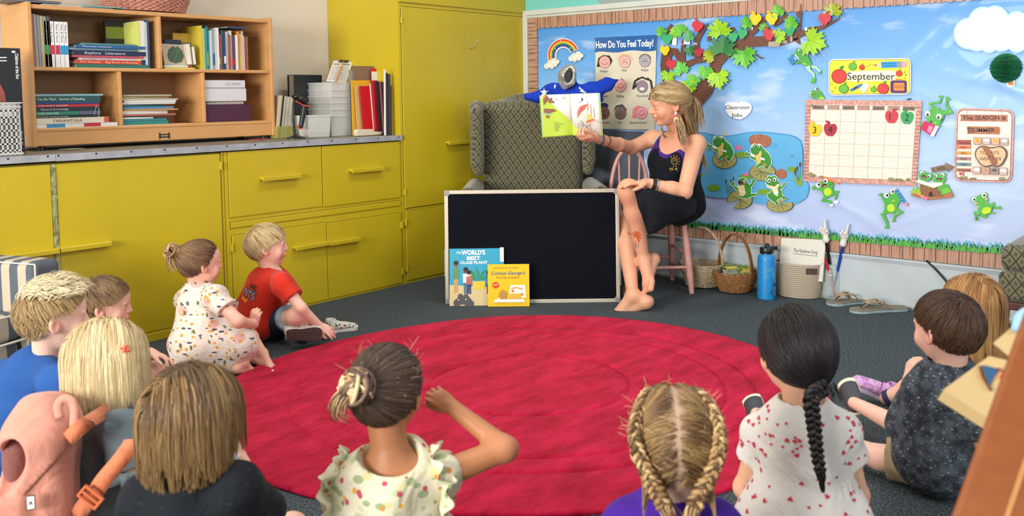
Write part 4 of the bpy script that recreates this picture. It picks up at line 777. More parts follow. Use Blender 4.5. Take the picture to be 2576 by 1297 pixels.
G=[ell(1680,960,130,130,25),[(1560,1000),(1640,860),(1730,820),(1810,900),(1810,960),(1720,1080),(1600,1100)],stroke([(1700,860),(1600,770),(1750,750),(1770,690)],[90,50,40,30]),stroke([(1780,900),(1910,890),(1850,800),(1850,720)],[80,90,50,30]),ell(1572,925,48,48),ell(1745,975,56,56),stroke([(1540,1040),(1480,1070)],[40,26]),stroke([(1720,1090),(1770,1095)],[40,20])]+hand(1770,690,-.2,-1,1.1)+hand(1850,720,.6,-1,1.3)+hand(1490,1070,-.6,.6,.8)
frog(S4,'green paper frog upside down reading a pink book at the right edge of the calendar',None,G,None,[(1574,920,40,2,14),(1742,960,40,-6,14)],spots([(1725,832),(1910,880),(1690,1050),(1580,770)],11)+[('mouth',col('#16331A'),[ell(1622,1036,16,18)]),('book_pages',col('#EDE6DE'),[[(1690,1085),(1740,1110),(1665,1255),(1610,1235)]]),('book',col('#C8215C'),[[(1530,1020),(1692,1088),(1612,1235),(1462,1135)]]),('book_label',col('#E48AA8'),[[(1596,1085),(1658,1110),(1612,1205),(1565,1175)]])],.0235,GB,base=(1640,1250))
st=thing('paper_frogs_on_stump','paper cutout of two green frogs reading an open book on a brown stump','paper cutout',tuple(LB.p(1550,330,.02)))
art(st,LB,[('ground',col('#A8704E'),[[(1265,270),(1340,245),(1400,290),(1640,240),(1740,235),(1768,280),(1745,305),(1480,332),(1300,290)]]),('grass_tuft',col('#86C03A'),[[(1270,250),(1262,225),(1290,230),(1290,190),(1320,215),(1335,172),(1355,205),(1390,175),(1385,215),(1420,210),(1390,260),(1340,265)]]),
 ('stump',mat('stump_print','#7A4A2E',.6,var=('#9A6844',40,.2,(1,6,1))),[[(1380,150),(1560,190),(1640,170),(1600,240),(1660,296),(1530,296),(1500,290),(1430,290),(1380,230)]]),('stump_hollow',col('#2E1C14'),[[(1480,288),(1490,235),(1520,235),(1535,292)]]),
 ('frog',mat('frog_green_'+GB.strip('#'),GB,.45),[ell(1440,60,72,55,10),ell(1400,14,34,26),ell(1490,50,30,26),ell(1605,85,75,60),ell(1560,45,30,24),ell(1645,40,36,28),[(1600,130),(1700,150),(1745,235),(1640,275),(1590,200)]]),('shirt',col('#6CBF2E'),[[(1640,200),(1700,190),(1742,240),(1650,262)]]),('open_book',col('#E4E6DA'),[[(1322,118),(1370,95),(1480,128),(1560,128),(1650,130),(1640,155),(1540,190),(1420,150)]]),('book_edge',col('#7AA83A'),[stroke([(1322,120),(1420,155),(1540,193),(1645,158)],6)]),
 ('eye',col('#F2F2EE',.3),[ell(1405,14,20,18),ell(1490,52,17,17),ell(1565,48,17,16),ell(1645,42,21,21)]),('pupil',col('#0E0E10',.3),[ell(1410,20,10,10),ell(1484,58,9,9),ell(1560,52,9,9),ell(1640,48,11,11)]),('mouth',col('#3A1216'),[ell(1430,62,28,18,30),ell(1605,90,34,14)]),('tongue',col('#D85A6A'),[ell(1434,70,18,10,30),ell(1605,96,22,7)]),
 ('pencil',col('#E09A3A'),[[(1300,238),(1320,225),(1440,285),(1420,305)]]),('flower',col('#E06FA0'),[[(1390,295),(1430,290),(1480,300),(1470,325),(1455,340),(1440,318),(1410,322)]])],.0245,.0001)
gp=thing('grey_sheet','dark grey felt sheet under the feelings poster, behind the pink chair','sheet',tuple(Bp.p(1550,520,.012)))
art(gp,Bp,[('grey_face',mat('slate_grey','#565C68',.9,var=('#4C525E',8,.2)),[[(1470,326),(1622,331),(1618,540),(1470,525)]])],.0115)  # plain dark grey patch laid over the board paper
bu=thing('fly_cutout','tiny dark paper bug above the top right corner of the calendar','paper cutout',tuple(SB.p(1290,720,.02)))
art(bu,SB,[('bug_body',col('#3A2A3A'),[ell(1295,702,34,12,-10)]),('bug_legs',col('#2A2022'),[stroke([(1270,705),(1235,690)],3),stroke([(1275,712),(1250,722)],3),stroke([(1310,700),(1330,686)],3)])],.0185)
# ---------------------------------------------------------------- furniture
hr=V((_r.x,_r.y,0)).normalized();hf=V((_f.x,_f.y,0)).normalized()
def fabric_scale(nm='olive_trellis_upholstery',ax=hr,ky=.8):
 m=mat(nm,'#6F6A50',.9,sheen=.3);t,b=nodes(m);tc=nd(t,'ShaderNodeTexCoord');s=nd(t,'ShaderNodeSeparateXYZ')
 mp=nd(t,'ShaderNodeMapping');mp.inputs['Rotation'].default_value=(0,0,-math.atan2(ax.y,ax.x));t.links.new(tc.outputs['Object'],mp.inputs[0]);t.links.new(mp.outputs[0],s.inputs[0])
 def mth(op,a,b_=None,c=None):
  n=nd(t,'ShaderNodeMath',operation=op)
  for i,q in enumerate((a,b_,c)):
   if q is None:continue
   if isinstance(q,(int,float)):n.inputs[i].default_value=q
   else:t.links.new(q,n.inputs[i])
  return n.outputs[0]
 u=mth('ADD',mth('MULTIPLY',s.outputs['X'],1),mth('MULTIPLY',s.outputs['Y'],ky));w=mth('MULTIPLY',s.outputs['Z'],.75)
 fr=2*math.pi/.104
 a=mth('ABSOLUTE',mth('SINE',mth('MULTIPLY',mth('ADD',u,w),fr)));c=mth('ABSOLUTE',mth('SINE',mth('MULTIPLY',mth('SUBTRACT',u,w),fr)))
 mn=mth('MINIMUM',a,c);r=nd(t,'ShaderNodeValToRGB');e=r.color_ramp.elements;e[0].position=.12;e[0].color=hexc('#2A261A');e[1].position=.30;e[1].color=hexc('#67624A')
 q=r.color_ramp.elements.new(.78);q.color=hexc('#6A664A');q=r.color_ramp.elements.new(.93);q.color=hexc('#4A4632')
 t.links.new(mn,r.inputs[0]);t.links.new(r.outputs[0],b.inputs['Base Color'])
 bp=nd(t,'ShaderNodeBump');bp.inputs['Strength'].default_value=.4;bp.inputs['Distance'].default_value=.003;t.links.new(mn,bp.inputs['Height']);t.links.new(bp.outputs[0],b.inputs['Normal']);return m
FS=fabric_scale();WOODD=mat('dark_chair_wood','#4A2418',.35)
def L3(o,a,b,c):return V(o)+hr*a+hf*b+V((0,0,c))
def wingchair():
 g=onZ(1348,745,0);o=at(1348,600,5.62);o=V((o.x,o.y,0))
 th=thing('wing_armchair','tall wingback armchair in olive trellis fabric behind the blackboard','armchair',tuple(o+hf*.3))
 R=frame((0,0,1),hf);P_=lambda a,b,c:L3(o,a,b,c)
 T_=Matrix.Rotation(math.radians(8),3,hr)
 back=[rbox(P_(0,.66,.78),(.335,.065,.40),T_@R,.06,.02),elp(P_(0,.70,1.08),(.33,.07,.14),T_@R,.06),cone(P_(-.10,.71,1.165),P_(.10,.71,1.165),.05,.05,.05)]
 soft('backrest',back,.012,FS,th)
 for s in(-1,1):
  w=[rbox(P_(s*.375,.56,.93),(.035,.15,.23),T_@R@Matrix.Rotation(-s*.12,3,'Z'),.034,.03),cone(P_(s*.37,.47,.78),P_(s*.372,.50,1.08),.036,.042,.03),cone(P_(s*.37,.56,1.13),P_(s*.36,.68,1.14),.045,.04,.03)]
  soft('wing',w,.010,FS,th)
  ar=[cone(P_(s*.405,.04,.585),P_(s*.39,.60,.60),.072,.06,.02),rbox(P_(s*.39,.32,.36),(.045,.29,.18),R,.03,.03)]
  soft('armrest',ar,.010,FS,th)
  m=M();q=P_(s*.405,-.033,.585);m.lathe(q+hf*.008,[(.074,0),(.070,-.006),(.045,-.008),(.04,-.004),(.02,-.006),(.004,-.006)],28,hf);m.build('arm_front',FS,th,smooth=50)
  m=M();m.tube([P_(s*.30,.06,.16),P_(s*.33,.03,.09),P_(s*.31,.04,.0)],[.028,.024,.018],10);m.build('leg',WOODD,th,smooth=50)
  m=M();m.tube([P_(s*.30,.62,.16),P_(s*.31,.68,.0)],[.026,.018],8);m.build('leg',WOODD,th,smooth=50)
 soft('seat_cushion',[rbox(P_(0,.30,.42),(.325,.29,.07),R,.05,.02),elp(P_(0,.28,.44),(.28,.24,.07),R,.04)],.012,FS,th)
 soft('seat_base',[rbox(P_(0,.34,.25),(.37,.33,.12),R,.03,.01)],.014,FS,th)
wingchair()
# ---- blackboard
ALB=mat('cream_aluminium_frame','#C9C2AE',.35,metal=.25)
b0=onZ(1121,764,0);b1=onZ(1560,759,0);bx=(b1-b0).normalized();L_b=(b1-b0).length;bn=bx.cross(V((0,0,1)))
if bn.dot(hf)<0:bn=-bn
tilt=math.radians(4);up=(V((0,0,1))*math.cos(tilt)+bn*math.sin(tilt));hb=.665;nb=bx.cross(up)
if nb.dot(hf)>0:nb=-nb
bo=thing('blackboard','low wide blackboard with cream metal frame leaning against the wing armchair','blackboard',tuple((b0+b1)/2))
m=M();m.obox(b0+bx*.02+up*.02+nb*.004,bx*(L_b-.04),up*(hb-.04),-nb*.012);m.build('board_surface',mat('black_felt_board','#070A11',.95,var=('#0C111A',200,.2),spec=.15),bo)
for nm,a,b_ in(('top_rail',up*(hb-.022),bx*L_b),('bottom_rail',V((0,0,0)),bx*L_b)):
 m=M();m.obox(b0+a+nb*.010,b_,up*.022,-nb*.024);m.build(nm,ALB,bo,bevel=.003)
for a in(0,L_b-.022):
 m=M();m.obox(b0+bx*a+nb*.010,bx*.022,up*hb,-nb*.024);m.build('side_rail',ALB,bo,bevel=.003)
GRY=mat('grey_plastic_corner','#8F8E88',.5)
for a,b_ in((0,0),(L_b-.03,0),(0,hb-.03),(L_b-.03,hb-.03)):
 m=M();m.obox(b0+bx*(a-.001)+up*(b_-.001)+nb*.0125,bx*.032,up*.032,-nb*.028);m.build('corner_cap',GRY,bo,bevel=.004)
m=M();m.obox(b0+bx*(-.004)+up*.16+nb*.006,bx*.008,up*.16,-nb*.012);m.obox(b0+bx*(L_b-.004)+up*.10+nb*.006,bx*.010,up*.22,-nb*.012);m.build('side_clip',GRY,bo)
# ---- two picture books leaning on the blackboard
def leanbook(name,label,px0,px1,pyb,w,h,tilt_,th_,cover,spine,base_off):
 o=thing(name,label,'book',tuple(base_off));q=base_off
 u_=V((0,0,1))*math.cos(tilt_)-nb*math.sin(tilt_);n_=bx.cross(u_)
 if n_.dot(nb)<0:n_=-n_
 m=M();m.obox(q,bx*w,u_*h,n_*.002);m.obox(q-n_*(th_-.002),bx*w,u_*h,n_*.002);m.obox(q-n_*(th_-.002)+bx*0,bx*.003,u_*h,n_*(th_-.002));m.build('cover',cover,o)
 m=M();m.obox(q-n_*(th_-.002)+bx*.003+u_*.004,bx*(w-.007),u_*(h-.008),n_*(th_-.003));m.build('pages',col('#DCD8CC'),o)
 return o,Sheet(q+n_*.0021,bx,u_,w,h)
w1=.318;h1=.335;q1=onZ(1131,769,0)
tl1=math.asin(.055/h1)
wb_,S1=leanbook('picture_book','blue and tan hardcover picture book leaning on the lower left of the blackboard',0,0,0,w1,h1,.19,.012,mat('teal_blue_cover','#2E9DBB',.3,coat=.3),None,q1)
S1.w,S1.h=w1,h1
art(wb_,S1,[('tan_floor',col('#D6C08E',.3),[[(0,0),(1,0),(1,.30),(0,.36)]]),('plant_leaves',col('#2F8A4A',.3),[stroke([(.50,.42),(.44+.02*i,.66)],[.02,.05,][:2])for i in range(0)]+[[(.50,.42),(.42,.50),(.38,.62),(.46,.56)],[(.52,.42),(.50,.56),(.48,.68),(.55,.56)],[(.54,.42),(.60,.52),(.66,.62),(.58,.56)],[(.50,.44),(.40,.46),(.34,.50),(.42,.50)],[(.54,.44),(.66,.46),(.74,.52),(.64,.50)]]),('plant_pot',col('#E2C03A',.3),[[(.42,.42),(.66,.42),(.64,.28),(.44,.28)]]),
 ('side_strip',col('#E9E2D4',.3),[[(.93,.75),(1,.75),(1,1),(.93,1)]])],.0003)
ppl=[(.12,.78,'#8A5A3A','#5F8A5A','#C99A5A'),(.30,.66,'#6A4030','#E4E4E0','#4A6A8A'),(.36,.60,'#F0C8A0','#C85A48','#2F3A5A'),(.72,.60,'#7A4A34','#3E86B0','#2F3A5A'),(.84,.66,'#5A3828','#D9A03A','#3A3A4A')]
for i,(x,t_,sk_,sh,pn)in enumerate(ppl):
 bt=.20 if i else.22;hh=t_-bt
 art(wb_,S1,[('figure_legs',col(pn,.3),[[(x-.035,bt),(x-.005,bt),(x,bt+hh*.42),(x+.005,bt),(x+.035,bt),(x+.04,bt+hh*.45),(x-.04,bt+hh*.45)]]),('figure_top',col(sh,.3),[[(x-.05,bt+hh*.42),(x+.05,bt+hh*.42),(x+.055,bt+hh*.76),(x-.055,bt+hh*.76)]]),('figure_head',col(sk_,.3),[ell(x,bt+hh*.88,.042,.05)]),('figure_hair',col('#241A18',.3),[ell(x,bt+hh*.93,.044,.036)])],.0012,.0001)
art(wb_,S1,[('bush',col('#4E4A4C',.4),[blob([(.14,.05,.07),(.22,.10,.08),(.32,.08,.08),(.38,.03,.07),(.2,.16,.05),(.30,.15,.05)],40)]),('bush_eyes',col('#E8E4DA'),[ell(.16,.10,.014,.01),ell(.30,.11,.014,.01)])],.002)
WC=col('#F2F1EA',.3);text(wb_,S1,'The',.13,.90,.035,WC,'title',.0016,w=.09,slant=.3,bold=.02);text(wb_,S1,"WORLD'S",.22,.88,.075,WC,'title',.0016,w=.44,bold=.04);text(wb_,S1,'BEST',.32,.79,.06,WC,'title',.0016,w=.25,bold=.04);text(wb_,S1,'CLASS PLANT',.20,.72,.048,WC,'title',.0016,w=.50,bold=.03)
text(wb_,S1,'by AUDREY VERNICK',.42,.045,.018,BK,'author_line',.0016,w=.2)if False else None
q2=onZ(1228,769,0)+nb*.026
cg_,S2=leanbook('picture_book','yellow paperback picture book leaning in front of the blue one on the blackboard',0,0,0,.240,.245,.16,.008,mat('yellow_cover','#EFC21A',.3,coat=.3),None,q2)
BL=col('#2A4E9A',.35)
text(cg_,S2,"MARGRET & H.A. REY'S",.14,.885,.035,col('#8A3A1A'),'title',.0008,w=.60);text(cg_,S2,"Curious George's",.08,.745,.075,BL,'title',.0008,w=.82,slant=.25,bold=.015);text(cg_,S2,'First Day of School',.20,.655,.045,col('#A83A1E'),'title',.0008,w=.56,slant=.2,bold=.01)
art(cg_,S2,[('red_badge',col('#D8481E',.3),[ell(.19,.50,.085,.075)]),('badge_line',col('#F2D98A'),[stroke([(.13,.50),(.25,.52)],.02)]),('picture_panel',col('#F2ECD4',.3),[[(.50,.18),(.92,.20),(.90,.50),(.54,.50)]]),('desk',col('#E3B03A'),[[(.50,.18),(.80,.19),(.80,.30),(.52,.30)]]),('orange_scribble',col('#D9762E'),[stroke([(.56,.42),(.70,.44),(.84,.40)],.02),ell(.60,.36,.03),ell(.82,.28,.03)]),('yellow_shape',col('#B98A3E'),[[(.26,.12),(.44,.14),(.46,.34),(.34,.40),(.26,.30)]]),('white_papers',col('#EDEBE2'),[[(.12,.10),(.90,.10),(.86,.17),(.18,.17)],[(.20,.16),(.30,.16),(.28,.22)]])],.0006)
# ---- pink spindle chair
PINK=mat('chalky_pink_paint','#C98E84',.5,var=('#D9A096',18,.2))
ch=thing('spindle_chair','low pink painted wooden spindle-back chair the woman sits on','chair',tuple(onZ(1650,725,0)))
fr_,br_=onZ(1742,738),onZ(1697,705)
q=[V((4.915,2.73,0)),V((5.20,3.03,0)),V((4.62,3.02,0)),V((4.90,3.32,0))]
sc_=sum(q,V((0,0,0)))/4;zs=.43
tops=[sc_+(p-sc_)*.70+hr*.03+V((0,0,zs))for p in q]
for p,t_ in zip(q,tops):
 m=M();n=9;pts=[p+(t_-p)*i/n for i in range(n+1)];m.tube(pts,[.015,.017,.021,.022,.021,.022,.021,.019,.017,.016],12);m.build('leg',PINK,ch,smooth=50)
for i,j,z in((0,1,.12),(0,1,.24),(2,3,.12),(2,3,.24),(0,2,.16),(1,3,.16)):
 a=q[i]+(tops[i]-q[i])*z/zs;b_=q[j]+(tops[j]-q[j])*z/zs;m=M();m.tube([a,(a+b_)/2,b_],[.009,.012,.009],10);m.build('stretcher',PINK,ch,smooth=50)
e1=(q[0]-q[2]).normalized();e2=(q[1]-q[0]).normalized()
m=M();m.lathe(sc_+V((0,0,zs-.005)),[(.19,0),(.205,.01),(.205,.028),(.19,.034),(.1,.030)],32,(0,0,1),e1,1.0);m.build('seat',PINK,ch,smooth=40)
bd=-e1
hoopc=onX(1590,455,1.0)
def hoop():
 cpt=at(1583,455,6.02);c0_=V((cpt.x,cpt.y,zs));ax=(hr*.96+hf*.28).normalized();pts=[]
 for i in range(25):
  t=math.pi*i/24;pts.append(c0_+ax*(-.135*math.cos(t))+V((0,0,.01+.42*math.sin(t)**.75)))
 m=M();m.tube(pts,.013,10);m.build('back_hoop',PINK,ch,smooth=60)
 for k,f_ in enumerate((-.075,0,.075)):
  t=math.acos(-f_/.135);m=M();m.tube([c0_+ax*f_*.8+V((0,0,.0)),c0_+ax*f_+V((0,0,.01+.42*math.sin(t)**.75))],[.009,.007],8);m.build('spindle',PINK,ch,smooth=60)
hoop()
# ---- baskets
WA=V((0,-1,0))
def wicker(par,c,prof,stakes,rows,mt,rt=.004,sx=1.,ax=None,amp=.004,name='woven_wall',seed=1):
 """prof(t) -> radius, height for t in 0..1"""
 ax=V(ax)if ax else V((1,0,0));ay=V((0,0,1)).cross(ax);c=V(c);random.seed(seed)
 m=M()
 for i in range(rows):
  t=(i+.5)/rows;r,z=prof(t);pts=[]
  n=stakes*4
  for k in range(n):
   a=2*math.pi*k/n;rr=r+amp*math.sin(a*stakes/1+math.pi*(i%2))*1.0+random.uniform(-.0006,.0006);pts.append(c+ax*math.cos(a)*rr*sx+ay*math.sin(a)*rr+V((0,0,z+random.uniform(-.0008,.0008))))
  m.tube(pts,rt,6,closed=True)
 o=m.build(name,mt,par,smooth=60)
 m=M()
 for k in range(stakes):
  a=2*math.pi*(k+.25)/stakes;m.tube([c+ax*math.cos(a)*prof(t)[0]*sx+ay*math.sin(a)*prof(t)[0]+V((0,0,prof(t)[1]))for t in(0,.25,.5,.75,1)],rt*.8,5)
 m.build('stakes',mt,o)
 m=M();r,z=prof(0);m.lathe(c+V((0,0,z)),[(r*.98,0),(r*.98,.006)],24);m.build('basket_base',mt,par)
 return o
def rope(par,pts,r,mt,name='handle',strands=3,tw=14):
 pts=[V(p)for p in pts];N=len(pts);m=M()
 for s in range(strands):
  out=[]
  for i in range(N):
   d=(pts[min(i+1,N-1)]-pts[max(i-1,0)]).normalized();a=d.orthogonal()if i==0 else(a-d*a.dot(d));a.normalize();b_=d.cross(a);t=tw*i/N+2*math.pi*s/strands
   out.append(pts[i]+(a*math.cos(t)+b_*math.sin(t))*r*.55)
  m.tube(out,r*.6,6)
 return m.build(name,mt,par,smooth=60)
WK1=mat('pale_wicker','#B9A789',.65,var=('#8F7A5A',60,.2));WK2=mat('honey_wicker','#9A6A36',.6,var=('#6E451E',60,.2));WK3=mat('pink_brown_wicker','#A8705A',.6,var=('#C98A74',50,.2))
c1=onZ(1790,712);c1.x=min(c1.x,5.135);k1=thing('wicker_basket','pale wicker basket with tall arched handle nearest the pink chair','basket',tuple(c1))
wicker(k1,c1,lambda t:(.085+.045*t,.01+.145*t),26,17,WK1,.0042,1.1,WA,.004)
rope(k1,[c1+WA*(.135*math.cos(math.pi*i/30))*1.05+V((0,0,.15+.225*math.sin(math.pi*i/30)))for i in range(31)],.008,WK1,tw=20)
c2=onZ(1858,730);c2.x=min(c2.x,5.12);k2=thing('wicker_basket','round honey wicker basket with hoop handle, filled with green leafy things','basket',tuple(c2))
wicker(k2,c2,lambda t:(.085+.045*math.sin(t*math.pi*.5),.01+.12*t),28,14,WK2,.0045,1.0,WA,.004,seed=2)
ha_=V((-.22,-1,0)).normalized()
m=M()
for s_ in(-.009,0,.009):
 m.tube([c2+ha_*(.128*math.cos(math.pi*i/28))+ha_.cross(V((0,0,1)))*s_+V((0,0,.10+.255*math.sin(math.pi*i/28)**.9))for i in range(29)],.0055,6)
m.build('handle',WK2,k2,smooth=60)
m=M();random.seed(3)
for i in range(10):
 a=6.28*i/10;m.tube([c2+V((math.cos(a+t*.4)*.128,math.sin(a+t*.4)*.128,.128+.006*math.sin(t*6)))for t in(0,.3,.6,.9,1.2,1.6)],.0048,6)
m.build('rim',WK2,k2,smooth=60)
GR=mat('green_crochet','#8FA05A',.9,bump=(200,.3));m=M()
gt=thing('crocheted_leaves','bundle of pale green crocheted leaves lying in the honey wicker basket','toy',tuple(c2+V((0,0,.09))))
for i in range(26):
 a=random.uniform(0,6.28);r=random.uniform(.02,.10);p=c2+V((math.cos(a)*r,math.sin(a)*r,.135+random.uniform(-.005,.02)))
 pts=[p+V((random.uniform(-.02,.02)*k,random.uniform(-.02,.02)*k,.004*math.sin(k)))for k in range(4)];m.tube(pts,[.004,.008,.007,.003],6,flat=.4)
o=m.build('leaf_bundle',GR,gt,smooth=60);o['kind']='stuff'
cb=c2+V((0,0,.122));m=M();m.obox(cb-hr*.06-hf*.10,hr*.14+V((0,0,.004)),hf*.10+V((0,0,.03)),V((0,0,.006)));tag(m.build('green_booklet',mat('green_print','#5E7A3E',.4,var=('#C9B84A',18,.05))),'small green printed booklet on top of the honey wicker basket','booklet')
m=M();m.obox(cb-hr*.09-hf*.115+V((0,0,.001)),hr*.085,hf*.06+V((0,0,.02)),V((0,0,.004)));tag(m.build('grey_card',mat('grey_card','#8C8C84',.5)),'grey card with white dot at the front of the honey wicker basket','card')
# ---- water bottle
cw=onZ(1928,750);wbt=thing('water_bottle','tall bright blue water bottle with black flip lid and drawn sun','bottle',tuple(cw))
BLU=mat('blue_powder_coat','#1583C4',.35,bump=(300,.1),coat=.1);m=M();m.lathe(cw,[(.05,0),(.0535,.004),(.0535,.235),(.051,.25),(.043,.262),(.036,.268)],40);m.build('bottle_body',BLU,wbt,smooth=40)
m=M();m.lathe(cw+V((0,0,.266)),[(.037,0),(.037,.006),(.034,.007)],32);m.build('neck_ring',mat('steel','#B9BCC0',.25,metal=1),wbt,smooth=40)
BKP=mat('black_plastic','#15171B',.35);m=M();m.lathe(cw+V((0,0,.272)),[(.040,0),(.041,.003),(.041,.028),(.038,.034),(.02,.036)],32);m.box(cw+hr*.036+V((0,0,.300)),(.05,.026,.020),Matrix((hr,hf,V((0,0,1)))).transposed());m.tube([cw-hr*.012+V((0,0,.305)),cw+V((0,0,.326)),cw+hr*.012+V((0,0,.318))],.008,10);m.build('lid',BKP,wbt,smooth=40)
class Cyl:
 def __init__(s,c,r):s.c,s.r,s.n=V(c),r,-hf
 def p(s,a,b,l=0.):t=a/s.r;return s.c+(hr*math.sin(t)-hf*math.cos(t))*(s.r+l)+V((0,0,b))
CB=Cyl(cw,.0535)
def draw(par,pl,name,strokes,mt,w=.0011,l=.0008):
 m=M()
 for st in strokes:m.tube([pl.p(a,b,l)for a,b in st],w,5)
 return m.build(name,mt,par)
YL=col('#9FE0C8',.4);draw(wbt,CB,'sun_drawing',[[(.004+.022*math.cos(t),.155+.022*math.sin(t))for t in[-.6+i*.25 for i in range(15)]],[(-.004+.007*math.cos(t),.145+.007*math.sin(t))for t in[2+i*.5 for i in range(8)]]]+[[(.004+.028*math.cos(t),.155+.028*math.sin(t)),(.004+.042*math.cos(t),.155+.042*math.sin(t))]for t in(-.8,-.3,.3,.9,1.4,1.9,2.5,3.8)],YL,.0009)
draw(wbt,CB,'owl_drawing',[[(.034+.008*math.cos(t),.088+.008*math.sin(t))for t in[i*.7 for i in range(10)]],[(.050+.006*math.cos(t),.088+.008*math.sin(t))for t in[i*.7 for i in range(10)]],[(.026,.096),(.022,.075),(.018,.05),(.024,.03),(.04,.016),(.055,.016)],[(.024,.098),(.03,.104),(.045,.100)],[(.018,.05),(.010,.052),(.004,.034),(.016,.04)],[(.034,.016),(.032,.006)],[(.046,.016),(.046,.006)]]+[[(.034,.06-.01*i),(.048,.06-.01*i)]for i in range(3)],BK,.0013)
# ---- rope basket, song sheet
cr_=onZ(2006,742);rk=thing('rope_basket','cream coiled rope basket with a brown leather tab, beside the blue bottle','basket',tuple(cr_))
RP=mat('cream_cotton_rope','#B3A590',.85,bump=(300,.3));m=M();n=17
for i in range(n):
 z=.008+i*.0118;r=.118+.012*math.sin(i/n*2.4);m.tube([cr_+WA*math.cos(a)*r*1.1+V((1,0,0))*math.sin(a)*r*.80+V((0,0,z))for a in[2*math.pi*k/60 for k in range(60)]],.0068,8,closed=True)
m.build('coiled_wall',RP,rk,smooth=60);m=M();m.lathe(cr_+V((0,0,.004)),[(.10,0),(.10,.006)],24);m.build('basket_base',RP,rk)
m=M();p=cr_+WA*.085+V((-.088,0,.150));m.obox(p,WA*.050+V((.035,0,0)),V((0,0,.036)),-hf*.006+hr*.004);m.build('leather_tab',mat('brown_leather','#4A3830',.5),rk,bevel=.002);m=M();m.ball(p+hr*.016+hf*.004-hf*.008+V((0,0,.018)),.004,8);m.build('rivet',MATS['steel'],rk)
ss=V((5.22,cr_.y,.02))
ss=V((5.21,cr_.y,.02));so=thing('song_sheet','cream song chart titled The Rainbow Song standing in the rope basket','sheet',tuple(ss))
dS=(onZ(2003,745)-O).dot(CD)+.03
c_=[onX(px,py,X2-dd)for px,py,dd in((1958,700,.085),(2068,708,.085),(2078,606,.045),(1966,598,.045))]
sr,su_=(c_[1]-c_[0]),(c_[3]-c_[0]);sn=sr.cross(su_).normalized()
if sn.dot(hf)>0:sn=-sn
m=M()
for k in range(4):m.obox(c_[0]-sn*.002*k+sr.normalized()*.001*k,sr,su_,-sn*.0012)
m.build('card_sheets',mat('cream_card','#D2CEC2',.35,coat=.2),so)
SSh=Sheet(c_[0]+sn*.0003,sr,su_,sr.length,su_.length)
text(so,SSh,'The Rainbow Song',.30,.67,.09,BK,'title',.0004,w=.55,ang=-2);art(so,SSh,[('title_rule',BK,[stroke([(.29,.63),(.86,.60)],.008)]),('blue_picture',mat('blue_picture','#3E8CC8',.4,var=('#A9CDE6',30,.1)),[[(.30,.0),(.82,.0),(.80,.14),(.31,.17)]]),('pencil_lines',col('#8A8A88'),[stroke([(.78,.10),(.84,.20),(.85,.38)],.006),stroke([(.92,.34),(.99,.46)],.006)])],.0004)
# ---- glass jar with two pointers
cj=onZ(2092,750);jr=thing('glass_jar','clear glass jar on the floor holding two hand pointers','jar',tuple(cj));GL=mat('clear_glass','#CFE0DC',.04,spec=.8,alpha=.22)
m=M();pr=[(.048,.0),(.052,.006),(.052,.14),(.046,.165),(.034,.185),(.033,.205),(.036,.208)]
m.lathe(cj,pr+[(r-.003,z)for r,z in pr[::-1][:-1]]+[(.047,.006)],32);m.build('jar_glass',GL,jr,smooth=40)
def pointer(label,base,tip,cl_,hsc=1.):
 o=thing('hand_pointer',label,'pointer',tuple(base));base,tip=V(base),V(tip);d=(tip-base).normalized();m=M();m.tube([base,tip],[.0075,.0095],12);m.build('stick',cl_,o,smooth=40)
 R=frame(d,-hf);W=lambda a,b_,c:tip+R@V((a,b_,c))*hsc
 g=[cone(W(0,0,-.002),W(0,0,.018),.020,.017,.004),elp(W(0,0,.045),(.024,.016,.026),R,.008),cone(W(-.006,0,.05),W(-.008,0,.115),.0085,.0065,.004),cone(W(.010,.004,.055),W(.022,.012,.075),.009,.008,.004),cone(W(.018,.004,.042),W(.030,.008,.062),.0085,.0075,.004),cone(W(.004,.008,.05),W(.006,.018,.066),.009,.008,.004),cone(W(-.016,.006,.035),W(-.004,.020,.05),.008,.007,.004)]
 soft('pointing_glove',g,.0028,mat('white_rubber','#DAD5CC',.45),o);return o
dj=(cj-O).dot(CD)
pointer('black stick pointer with white pointing glove in the glass jar',cj+V((-.004,-.02,.012)),onX(2078,602,X2-.045),mat('black_gloss','#151214',.25))
pointer('blue stick pointer with white pointing glove in the glass jar',cj+V((.0,-.005,.012)),onX(2121,612,X2-.035),mat('blue_gloss','#1C3F9A',.25))
o=thing('striped_stick','shiny red stick in the glass jar beside the black pointer','stick',tuple(cj+V((0,0,.01))));m=M();m.tube([cj+V((-.012,-.028,.012)),onX(2076,650,X2-.06)],.007,10);m.build('stick',mat('red_gloss','#C81E28',.2),o,smooth=40)
m=M();random.seed(5)
for nm,c in(('glass_gem','#3E9A8A'),('pink_eraser','#D88A8A'),('blue_bead','#3A5AA8'),('purple_bead','#6A4A9A')):
 q=cj+V((random.uniform(-.025,.025),random.uniform(-.025,.025),.014));m=M();m.ball(q,(.012,.010,.009),10);tag(m.build(nm,col(c,.25),smooth=True),{'glass_gem':'teal glass gem at the bottom of the glass jar','pink_eraser':'small pink rubber piece at the bottom of the glass jar','blue_bead':'blue bead at the bottom of the glass jar','purple_bead':'purple bead at the bottom of the glass jar'}[nm],'bead')
